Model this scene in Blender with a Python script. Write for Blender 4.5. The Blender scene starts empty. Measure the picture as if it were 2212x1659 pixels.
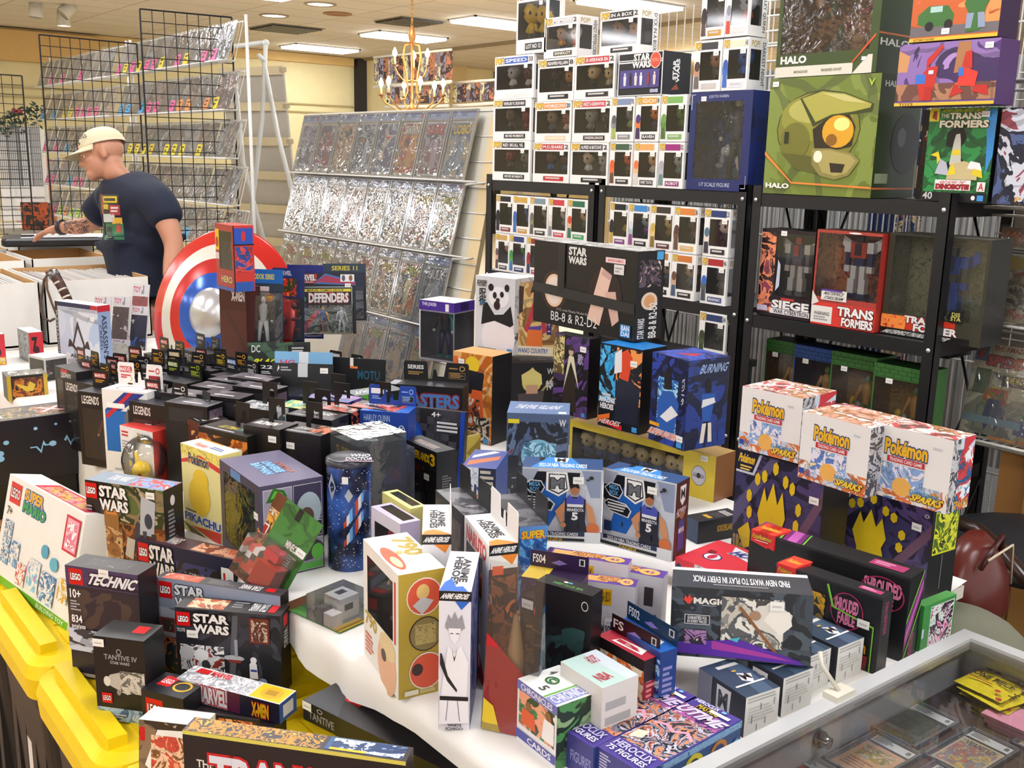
import bpy, bmesh, math, random
from mathutils import Vector, Matrix
random.seed(7)
PI = math.pi
scene = bpy.context.scene
COL = scene.collection
# ------------------------------------------------------------------ camera
cd = bpy.data.cameras.new('camera'); cam = bpy.data.objects.new('camera', cd); COL.objects.link(cam)
RX = Vector((0.7812, -0.6239, 0.0220)).normalized()
DN = Vector((-0.1180, -0.1820, -0.9762)); DN = (DN - RX * DN.dot(RX)).normalized()
FW = RX.cross(-DN) * -1
RM = Matrix((RX, -DN, -FW)).transposed()
cam.matrix_world = Matrix.Translation((0, 0, 1.6)) @ RM.to_4x4()
cd.sensor_width = 36; cd.lens = 2201 * 36 / 2212; cd.clip_start = .02; cd.clip_end = 200
scene.camera = cam
# ------------------------------------------------------------------ world, exposure
wd = bpy.data.worlds.new('world'); scene.world = wd; wd.use_nodes = True
wd.node_tree.nodes['Background'].inputs[0].default_value = (1, .99, .98, 1)
wd.node_tree.nodes['Background'].inputs[1].default_value = 1.5
scene.view_settings.view_transform = 'Standard'; scene.view_settings.look = 'None'
scene.view_settings.exposure = -0.1; scene.view_settings.gamma = 1
scene.cycles.use_denoising = True
scene.cycles.max_bounces = 6; scene.cycles.transparent_max_bounces = 24; scene.cycles.diffuse_bounces = 3
scene.cycles.sample_clamp_indirect = 4
scene.cycles.caustics_reflective = False; scene.cycles.caustics_refractive = False

# ------------------------------------------------------------------ materials
def lin(c): return c / 12.92 if c <= .04045 else ((c + .055) / 1.055) ** 2.4
def rgb(h):
    if len(h) == 3: h = ''.join(a + a for a in h)
    return tuple(lin(int(h[i:i + 2], 16) / 255) for i in (0, 2, 4)) + (1,)
MATS = {}
def newmat(n):
    m = bpy.data.materials.new(n); m.use_nodes = True
    nt = m.node_tree; b = nt.nodes['Principled BSDF']; return m, nt, b
def mat(c, rough=.38, metal=0, kind='card'):
    """plain procedural material: colour with a faint surface variation"""
    k = (c, rough, metal, kind)
    if k in MATS: return MATS[k]
    m, nt, b = newmat(kind + '_' + c)
    N = nt.nodes; L = nt.links
    col = rgb(c)
    tc = N.new('ShaderNodeTexCoord'); nz = N.new('ShaderNodeTexNoise'); nz.inputs['Scale'].default_value = 14 if kind == 'card' else 5
    nz.inputs['Detail'].default_value = 3
    mx = N.new('ShaderNodeMix'); mx.data_type = 'RGBA'
    s = .93
    mx.inputs[6].default_value = (col[0] * s, col[1] * s, col[2] * s, 1); mx.inputs[7].default_value = (min(1, col[0] * 1.05), min(1, col[1] * 1.05), min(1, col[2] * 1.05), 1)
    L.new(tc.outputs['Object'], nz.inputs['Vector']); L.new(nz.outputs[0], mx.inputs[0]); L.new(mx.outputs[2], b.inputs['Base Color'])
    b.inputs['Roughness'].default_value = rough; b.inputs['Metallic'].default_value = metal
    b.inputs['Specular IOR Level'].default_value = .45
    MATS[k] = m; return m
def art(spec, scale=26.):
    """printed abstract artwork: warped noise posterised into the listed colours, with ink lines"""
    k = ('art', spec, scale)
    if k in MATS: return MATS[k]
    m, nt, b = newmat('artwork'); N = nt.nodes; L = nt.links
    tc = N.new('ShaderNodeTexCoord'); oi = N.new('ShaderNodeObjectInfo')
    va = N.new('ShaderNodeVectorMath'); va.operation = 'MULTIPLY_ADD'
    va.inputs[1].default_value = (1, 1, 1); sc = N.new('ShaderNodeVectorMath'); sc.operation = 'SCALE'; sc.inputs[0].default_value = (7, 5, 3)
    L.new(oi.outputs['Random'], sc.inputs['Scale']); L.new(tc.outputs['Object'], va.inputs[0]); L.new(sc.outputs[0], va.inputs[2])
    nz = N.new('ShaderNodeTexNoise'); nz.inputs['Scale'].default_value = scale; nz.inputs['Detail'].default_value = 3.5; nz.inputs['Distortion'].default_value = 1.6
    L.new(va.outputs[0], nz.inputs['Vector'])
    cr = N.new('ShaderNodeValToRGB'); cr.color_ramp.interpolation = 'CONSTANT'
    cs = spec.split(','); n = len(cs)
    el = cr.color_ramp.elements
    while len(el) < n: el.new(.5)
    for i, c in enumerate(cs):
        el[i].position = 0 if i == 0 else .36 + .3 * (i - 1) / max(1, n - 2) if n > 2 else .5
        el[i].color = rgb(c)
    L.new(nz.outputs[0], cr.inputs[0])
    vo = N.new('ShaderNodeTexVoronoi'); vo.feature = 'DISTANCE_TO_EDGE'; vo.inputs['Scale'].default_value = scale * 1.3
    n2 = N.new('ShaderNodeTexNoise'); n2.inputs['Scale'].default_value = scale * 1.5
    ad = N.new('ShaderNodeVectorMath'); ad.operation = 'MULTIPLY_ADD'; ad.inputs[1].default_value = (.06, .06, .06)
    L.new(va.outputs[0], n2.inputs['Vector']); L.new(n2.outputs['Color'], ad.inputs[0]); L.new(va.outputs[0], ad.inputs[2]); L.new(ad.outputs[0], vo.inputs['Vector'])
    lt = N.new('ShaderNodeMath'); lt.operation = 'LESS_THAN'; lt.inputs[1].default_value = .035
    L.new(vo.outputs['Distance'], lt.inputs[0])
    mx = N.new('ShaderNodeMix'); mx.data_type = 'RGBA'; mx.inputs[7].default_value = (.02, .02, .025, 1)
    ml = N.new('ShaderNodeMath'); ml.operation = 'MULTIPLY'; ml.inputs[1].default_value = .4; L.new(lt.outputs[0], ml.inputs[0])
    L.new(ml.outputs[0], mx.inputs[0]); L.new(cr.outputs[0], mx.inputs[6]); L.new(mx.outputs[2], b.inputs['Base Color'])
    b.inputs['Roughness'].default_value = .35
    MATS[k] = m; return m
def clear(tint='fff', alpha=.06, rough=.06, kind='clear_plastic', bump=0):
    k = ('clr', tint, alpha, rough, bump)
    if k in MATS: return MATS[k]
    m = bpy.data.materials.new(kind); m.use_nodes = True; nt = m.node_tree; N = nt.nodes; L = nt.links
    for n in list(N): N.remove(n)
    o = N.new('ShaderNodeOutputMaterial'); tr = N.new('ShaderNodeBsdfTransparent'); gl = N.new('ShaderNodeBsdfGlossy'); df = N.new('ShaderNodeBsdfDiffuse')
    tr.inputs[0].default_value = rgb(tint); gl.inputs['Roughness'].default_value = rough
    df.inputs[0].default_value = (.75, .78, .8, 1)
    fr = N.new('ShaderNodeFresnel'); fr.inputs[0].default_value = 1.5
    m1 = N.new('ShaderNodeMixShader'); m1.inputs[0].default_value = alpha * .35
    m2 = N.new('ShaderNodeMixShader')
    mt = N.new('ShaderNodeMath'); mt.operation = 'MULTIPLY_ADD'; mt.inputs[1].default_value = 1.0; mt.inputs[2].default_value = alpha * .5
    L.new(fr.outputs[0], mt.inputs[0]); L.new(mt.outputs[0], m2.inputs[0])
    L.new(tr.outputs[0], m1.inputs[1]); L.new(df.outputs[0], m1.inputs[2]); L.new(m1.outputs[0], m2.inputs[1]); L.new(gl.outputs[0], m2.inputs[2]); L.new(m2.outputs[0], o.inputs[0])
    if bump:
        tc = N.new('ShaderNodeTexCoord'); nz = N.new('ShaderNodeTexNoise'); nz.inputs['Scale'].default_value = 18; nz.inputs['Distortion'].default_value = 2
        bp = N.new('ShaderNodeBump'); bp.inputs['Strength'].default_value = bump; bp.inputs['Distance'].default_value = .01
        L.new(tc.outputs['Object'], nz.inputs['Vector']); L.new(nz.outputs[0], bp.inputs['Height']); L.new(bp.outputs[0], gl.inputs['Normal'])
    MATS[k] = m; return m
def emit(c, s):
    k = ('em', c, s)
    if k in MATS: return MATS[k]
    m, nt, b = newmat('lamp_glow'); b.inputs['Base Color'].default_value = (.8, .8, .8, 1)
    b.inputs['Emission Color'].default_value = rgb(c); b.inputs['Emission Strength'].default_value = s
    MATS[k] = m; return m
CLR = clear(); CLRB = clear(alpha=.08, bump=.2, rough=.08)
# ------------------------------------------------------------------ mesh builder
class MB:
    def __init__(s): s.v = []; s.f = []; s.m = []; s.mats = []; s.sm = []
    def mi(s, m):
        if m not in s.mats: s.mats.append(m)
        return s.mats.index(m)
    def add(s, vs, fs, m, smooth=False):
        o = len(s.v); s.v += [tuple(v) for v in vs]; i = s.mi(m)
        for f in fs: s.f.append(tuple(o + a for a in f)); s.m.append(i); s.sm.append(smooth)
    def box(s, a, b, m, M=None):
        x0, y0, z0 = a; x1, y1, z1 = b
        vs = [Vector(p) for p in ((x0, y0, z0), (x1, y0, z0), (x1, y1, z0), (x0, y1, z0), (x0, y0, z1), (x1, y0, z1), (x1, y1, z1), (x0, y1, z1))]
        if M: vs = [M @ v for v in vs]
        s.add(vs, [(0, 3, 2, 1), (4, 5, 6, 7), (0, 1, 5, 4), (1, 2, 6, 5), (2, 3, 7, 6), (3, 0, 4, 7)], m)
    def tube(s, pts, r, m, n=8, caps=True):
        pts = [Vector(p) for p in pts]; rs = r if isinstance(r, (list, tuple)) else [r] * len(pts)
        vs = []; fs = []; up = None
        for i, p in enumerate(pts):
            t = (pts[min(i + 1, len(pts) - 1)] - pts[max(i - 1, 0)]).normalized()
            if up is None:
                up = Vector((0, 0, 1)) if abs(t.z) < .9 else Vector((1, 0, 0))
            a = (up - t * up.dot(t)).normalized(); up = a; b = t.cross(a)
            for k in range(n):
                an = 2 * PI * k / n; vs.append(p + (a * math.cos(an) + b * math.sin(an)) * rs[i])
        for i in range(len(pts) - 1):
            for k in range(n):
                fs.append((i * n + k, i * n + (k + 1) % n, (i + 1) * n + (k + 1) % n, (i + 1) * n + k))
        if caps: fs.append(tuple(range(n - 1, -1, -1))); fs.append(tuple((len(pts) - 1) * n + k for k in range(n)))
        s.add(vs, fs, m, True)
    def lathe(s, prof, m, n=20, M=None):
        vs = []; fs = []
        for r, z in prof:
            for k in range(n): vs.append(Vector((r * math.cos(2 * PI * k / n), r * math.sin(2 * PI * k / n), z)))
        for i in range(len(prof) - 1):
            for k in range(n): fs.append((i * n + k, i * n + (k + 1) % n, (i + 1) * n + (k + 1) % n, (i + 1) * n + k))
        if M: vs = [M @ v for v in vs]
        s.add(vs, fs, m, True)
    def ball(s, c, r, m, n=12, k=8):
        r = r if isinstance(r, (list, tuple)) else (r, r, r)
        vs = []; fs = []
        for i in range(k + 1):
            a = PI * i / k
            for j in range(n):
                b = 2 * PI * j / n; vs.append((c[0] + r[0] * math.sin(a) * math.cos(b), c[1] + r[1] * math.sin(a) * math.sin(b), c[2] + r[2] * math.cos(a)))
        for i in range(k):
            for j in range(n): fs.append((i * n + j, (i + 1) * n + j, (i + 1) * n + (j + 1) % n, i * n + (j + 1) % n))
        s.add(vs, fs, m, True)
    def prism(s, poly, y0, y1, m):
        """polygon in x,z (counter-clockwise) extruded along y"""
        n = len(poly); vs = [(p[0], y0, p[1]) for p in poly] + [(p[0], y1, p[1]) for p in poly]
        from mathutils.geometry import tessellate_polygon
        tr = tessellate_polygon([[Vector((p[0], p[1], 0)) for p in poly]])
        fs = [tuple(t) for t in tr] + [tuple(n + a for a in reversed(t)) for t in tr]
        fs += [(i, (i + 1) % n, n + (i + 1) % n, n + i) for i in range(n)]
        s.add(vs, fs, m)
    def build(s, name, parent=None, M=None):
        me = bpy.data.meshes.new(name); me.from_pydata([tuple(v) for v in s.v], [], s.f)
        for m in s.mats: me.materials.append(m)
        me.polygons.foreach_set('material_index', s.m); me.polygons.foreach_set('use_smooth', s.sm)
        me.update()
        o = bpy.data.objects.new(name, me); COL.objects.link(o)
        if parent: o.parent = parent
        if M is not None: o.matrix_basis = M
        return o
def tag(o, label, cat, group=None):
    o['label'] = label; o['category'] = cat
    if group: o['group'] = group
    return o
def struct(o): o['kind'] = 'structure'; return o
def empty(name, M):
    o = bpy.data.objects.new(name, None); o.empty_display_size = .05; COL.objects.link(o)
    o.matrix_basis = M if isinstance(M, Matrix) else Matrix.Translation(M); return o
# ------------------------------------------------------------------ lettering
TXT = {}
def text_geo(s, off=.02, spacing=1.0):
    k = (s, off, spacing)
    if k in TXT: return TXT[k]
    cu = bpy.data.curves.new('t', 'FONT'); cu.body = s; cu.offset = off; cu.resolution_u = 2; cu.space_character = spacing; cu.space_line = .8; cu.align_x = 'CENTER'
    o = bpy.data.objects.new('t', cu); me = o.to_mesh()
    vs = [(v.co.x, v.co.y) for v in me.vertices]; fs = [tuple(p.vertices) for p in me.polygons]
    o.to_mesh_clear(); bpy.data.objects.remove(o); bpy.data.curves.remove(cu)
    TXT[k] = (vs, fs); return TXT[k]
def bbox(vs):
    return min(v[0] for v in vs), min(v[1] for v in vs), max(v[0] for v in vs), max(v[1] for v in vs)
EPS = .00018
class Face:
    """flat printing surface: origin, u and v edge vectors (full size), normal"""
    def __init__(s, mb, o, u, v, n): s.mb = mb; s.o = Vector(o); s.u = Vector(u); s.v = Vector(v); s.n = Vector(n).normalized(); s.k = 1
    def P(s, a, b, k=None): return s.o + s.u * a + s.v * b + s.n * (EPS * (k or s.k))
    def poly(s, pts, m, k=None):
        from mathutils.geometry import tessellate_polygon
        vs = [s.P(a, b, k) for a, b in pts]
        if len(pts) == 4: s.mb.add(vs, [(0, 1, 2, 3)], m)
        else: s.mb.add(vs, [tuple(t) for t in tessellate_polygon([[Vector((a, b, 0)) for a, b in pts]])], m)
    def rect(s, a, b, c, d, m): s.poly([(a, b), (c, b), (c, d), (a, d)], m)
    def ell(s, cu, cv, ru, rv, m, n=20): s.poly([(cu + ru * math.cos(2 * PI * i / n), cv + rv * math.sin(2 * PI * i / n)) for i in range(n)], m)
    def ring(s, cu, cv, ru, rv, t, m, n=24):
        vs = []
        for i in range(n):
            c, q = math.cos(2 * PI * i / n), math.sin(2 * PI * i / n); vs += [s.P(cu + ru * c, cv + rv * q), s.P(cu + ru * (1 - t) * c, cv + rv * (1 - t) * q)]
        s.mb.add(vs, [(2 * i, 2 * ((i + 1) % n), 2 * ((i + 1) % n) + 1, 2 * i + 1) for i in range(n)], m)
    def text(s, a, b, c, d, t, m, rot=0, ital=0, out=None, off=.02):
        t = t.replace('_', ' ').replace('|', '\n')
        base, _ = text_geo(t, off); x0, y0, x1, y1 = bbox(base)
        def mp(x, y):
            p = (x - x0) / max(1e-6, x1 - x0); q = (y - y0) / max(1e-6, y1 - y0)
            p += ital * (q - .5)
            if rot == 90: p, q = 1 - q, p
            elif rot == 270: p, q = q, 1 - p
            elif rot == 180: p, q = 1 - p, 1 - q
            return a + (c - a) * p, b + (d - b) * q
        if out is not None:
            vs, fs = text_geo(t, off + .06); s.mb.add([s.P(*mp(*v)) for v in vs], fs, out); s.k += 1
        vs, fs = text_geo(t, off); s.mb.add([s.P(*mp(*v)) for v in vs], fs, m)
def cm(c): return art(c[1:]) if c[0] == '@' else mat(c)
def draw(fc, cmd):
    a = cmd.split(); o = a[0]
    g = lambda i, j: [float(x) for x in a[i:j]]
    if o == 'r': fc.rect(*g(1, 5), cm(a[5]))
    elif o == 'q':
        p = g(2, len(a)); fc.poly(list(zip(p[::2], p[1::2])), cm(a[1]))
    elif o == 'e': fc.ell(*g(1, 5), cm(a[5]))
    elif o == 'o': fc.ring(*g(1, 6), cm(a[6]))
    elif o == 'a': fc.rect(*g(1, 5), art(a[5], float(a[6]) if len(a) > 6 else 26.))
    elif o == 't':
        rot = 0; it = 0; out = None; off = .02
        for x in a[7:]:
            if x[0] == '^': rot = int(x[1:])
            elif x == '/': it = .12
            elif x == 'thin': off = 0
            elif x == 'bold': off = .045
            else: out = cm(x)
        fc.text(*g(1, 5), a[6], cm(a[5]), rot, it, out, off)
    elif o == 'n':
        x0, y0, x1, y1 = g(1, 5); n = int(a[6]); rr = random.Random(cmd)
        for i in range(n):
            h = (y1 - y0) / n; yy = y1 - h * i
            fc.rect(x0, yy - h * .6, x0 + (x1 - x0) * rr.uniform(.55, 1), yy - h * .05, cm(a[5]))
    elif o == 's':   # price sticker of real size
        cu, cv = g(1, 3); hw = .011 / fc.u.length; hh = .0075 / fc.v.length
        fc.rect(cu - hw, cv - hh, cu + hw, cv + hh, mat('f4f2ec')); fc.k += 1
        fc.rect(cu - hw * .7, cv - hh * .3, cu + hw * .6, cv + hh * .1, mat('c8c6c0'))
    elif o == 'm':   # ink strokes: thin dark bars scattered
        pass
    fc.k += 1
def at(px, py, dp): return Vector((0, 0, 1.6)) + (RX * ((px - 1106) / 2201) + DN * ((py - 829.5) / 2201) + FW) * dp
def near(t, s): return [t[0] * s, t[1] * s, 1.6 + s * (t[2] - 1.6)] + list(t[3:6]) + [a * s for a in t[6:]]
def TM(t):
    x, y, z, ya, ti, ro = t[:6]
    return Matrix.Translation((x, y, z)) @ Matrix.Rotation(math.radians(ya), 4, 'Z') @ Matrix.Rotation(-math.radians(ti), 4, 'X') @ Matrix.Rotation(math.radians(ro), 4, 'Y')
def faces_of(mb, w, d, h):
    return dict(F=Face(mb, (0, 0, 0), (w, 0, 0), (0, 0, h), (0, -1, 0)), R=Face(mb, (w, 0, 0), (0, d, 0), (0, 0, h), (1, 0, 0)),
                L=Face(mb, (0, d, 0), (0, -d, 0), (0, 0, h), (-1, 0, 0)), T=Face(mb, (0, 0, h), (w, 0, 0), (0, d, 0), (0, 0, 1)),
                B=Face(mb, (w, d, 0), (-w, 0, 0), (0, 0, h), (0, 1, 0)), U=Face(mb, (0, d, 0), (w, 0, 0), (0, -d, 0), (0, 0, -1)))
def carton_mesh(w, d, h, cols, decals, wins, liner):
    mb = MB(); fs = faces_of(mb, w, d, h); c = {}
    cs = cols.split(); base = cs[0]
    for x in cs[1:]: k, v = x.split(':'); c[k] = v
    for k, f in fs.items():
        m = cm(c.get(k, base)); f.k = 0
        if k in wins:
            a, b, e, g = wins[k]
            for q in ((0, 0, 1, b), (0, g, 1, 1), (0, b, a, g), (e, b, 1, g)):
                if q[2] - q[0] > 1e-4 and q[3] - q[1] > 1e-4:
                    f.mb.add([f.o + f.u * p[0] + f.v * p[1] for p in ((q[0], q[1]), (q[2], q[1]), (q[2], q[3]), (q[0], q[3]))], [(0, 1, 2, 3)], m)
        else: f.mb.add([f.o, f.o + f.u, f.o + f.u + f.v, f.o + f.v], [(0, 1, 2, 3)], m)
        f.k = 1
    if wins:
        i = .0025; lm = cm(liner)
        L = faces_of(mb, w - 2 * i, d - 2 * i, h - 2 * i)
        for k, f in L.items():
            if k in wins: continue
            o = f.o + Vector((i, i, i)); mb.add([o, o + f.v, o + f.u + f.v, o + f.u], [(0, 1, 2, 3)], lm)
    for dd in decals:
        fs[dd[0]] and draw(fs[dd[0]], dd[1:].strip())
    return mb
def pane_mesh(w, d, h, wins, m=None):
    mb = MB(); fs = faces_of(mb, w, d, h)
    for k, (a, b, e, g) in wins.items():
        f = fs[k]; vs = [f.o + f.u * p + f.v * q - f.n * .0006 for p, q in ((a, b), (e, b), (e, g), (a, g))]
        mb.add(vs, [(0, 1, 2, 3)], m or CLR)
    return mb
# ------------------------------------------------------------------ toy figurines (plain generic shapes)
def fig_mesh(kind, h, cs):
    mb = MB(); c = [mat(x, .4, 0, 'plastic') for x in cs]
    while len(c) < 4: c.append(c[-1])
    if kind == 'chibi':      # big round head, small body
        mb.ball((0, 0, h * .68), (h * .30, h * .26, h * .29), c[0], 14, 9)
        mb.ball((0, h * .05, h * .76), (h * .315, h * .25, h * .27), c[1], 14, 8)
        for sx in (-1, 1):
            mb.ball((sx * h * .12, -h * .235, h * .66), (h * .045, h * .03, h * .055), mat('111', .2, 0, 'plastic'), 8, 6)
            mb.tube([(sx * h * .13, 0, h * .38), (sx * h * .22, -h * .03, h * .2)], [h * .05, h * .045], c[2])
            mb.tube([(sx * h * .08, 0, h * .2), (sx * h * .09, 0, 0)], [h * .07, h * .075], c[3])
        mb.tube([(0, 0, h * .42), (0, 0, h * .16)], [h * .11, h * .14], c[2], 10)
    elif kind == 'hero':
        mb.ball((0, 0, h * .92), (h * .055, h * .06, h * .075), c[0], 10, 8)
        mb.tube([(0, 0, h * .86), (0, 0, h * .8), (0, 0, h * .68), (0, 0, h * .52), (0, 0, h * .46)], [h * .03, h * .10, h * .10, h * .07, h * .085], c[1], 10)
        for sx in (-1, 1):
            mb.tube([(sx * h * .1, 0, h * .8), (sx * h * .17, 0, h * .64), (sx * h * .2, -h * .06, h * .5)], [h * .045, h * .036, h * .025], c[1] if sx < 0 else c[2])
            mb.ball((sx * h * .205, -h * .07, h * .475), h * .03, c[0], 8, 6)
            mb.tube([(sx * h * .05, 0, h * .48), (sx * h * .08, 0, h * .26), (sx * h * .1, .0, h * .03)], [h * .06, h * .045, h * .035], c[3], 8)
            mb.box((sx * h * .1 - h * .03, -h * .09, 0), (sx * h * .1 + h * .03, h * .03, h * .04), c[2])
    elif kind == 'robot':
        B = lambda x0, z0, x1, z1, y, m: mb.box((x0 * h, -y * h, z0 * h), (x1 * h, y * h * .6, z1 * h), m)
        B(-.05, .86, .05, .97, .06, c[3]); B(-.13, .62, .13, .85, .1, c[1]); B(-.05, .66, .05, .84, .13, c[3]); B(-.09, .5, .09, .62, .07, c[2])
        for sx in (-1, 1):
            q = lambda a, b: (min(sx * a, sx * b), max(sx * a, sx * b))
            for (a, b, z0, z1, y, m) in ((.14, .25, .7, .86, .09, c[0]), (.16, .23, .5, .7, .06, c[2]), (.15, .24, .4, .5, .07, c[0]), (.03, .12, .3, .5, .07, c[0]), (.04, .15, .08, .3, .09, c[0]), (.03, .17, 0, .08, .12, c[2])):
                x0, x1 = q(a, b); B(x0, z0, x1, z1, y, m)
            mb.prism([(sx * .1 * h, .6 * h), (sx * .36 * h, .8 * h), (sx * .34 * h, .95 * h), (sx * .16 * h, .84 * h)][::sx], .05 * h, .07 * h, c[0])
    elif kind == 'lumps':    # loose accessories
        rr = random.Random(str(cs))
        for i in range(9): mb.ball((rr.uniform(-.4, .4) * h, rr.uniform(-.1, .1) * h, rr.uniform(.1, .9) * h), (h * rr.uniform(.05, .13), h * .06, h * rr.uniform(.05, .14)), c[i % len(c)], 9, 6)
    return mb
NB = {}
def box(t, name, cat, label, cols, decals='', fig=None, liner='222', pane=None, group=None, top=None):
    """t: x y z yaw tilt roll w d h. decals: 'F cmd ...; T cmd ...'; 'Fw a b c d' opens a window"""
    w, d, h = t[6:]
    wins = {}; dl = []
    for s in [q.strip() for q in decals.split(';') if q.strip()]:
        if s[1:].strip().startswith('w '): wins[s[0]] = tuple(float(x) for x in s[1:].split()[1:5])
        else: dl.append(s)
    mb = carton_mesh(w, d, h, cols, dl, wins, liner)
    M = TM(t)
    if not wins and not top:
        o = mb.build(name, None, M); return tag(o, label, cat, group)
    r = empty(name, M); tag(r, label, cat, group)
    mb.build('carton', r)
    if wins: pane_mesh(w, d, h, wins, pane).build('clear_window', r)
    if fig:
        for i, (kind, fx, fh, *cs) in enumerate(fig):
            fm = fig_mesh(kind, fh * h, cs)
            zb = wins['F'][1] * h if 'F' in wins else .01
            k = min(1, d * .8 / (fh * h * .55))
            S = Matrix.Diagonal((1, k, 1, 1))
            fm.build('figurine', r, Matrix.Translation((fx * w, d * .42, zb + .002)) @ S)
    if top: top(r, w, d, h)
    return r
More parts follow.
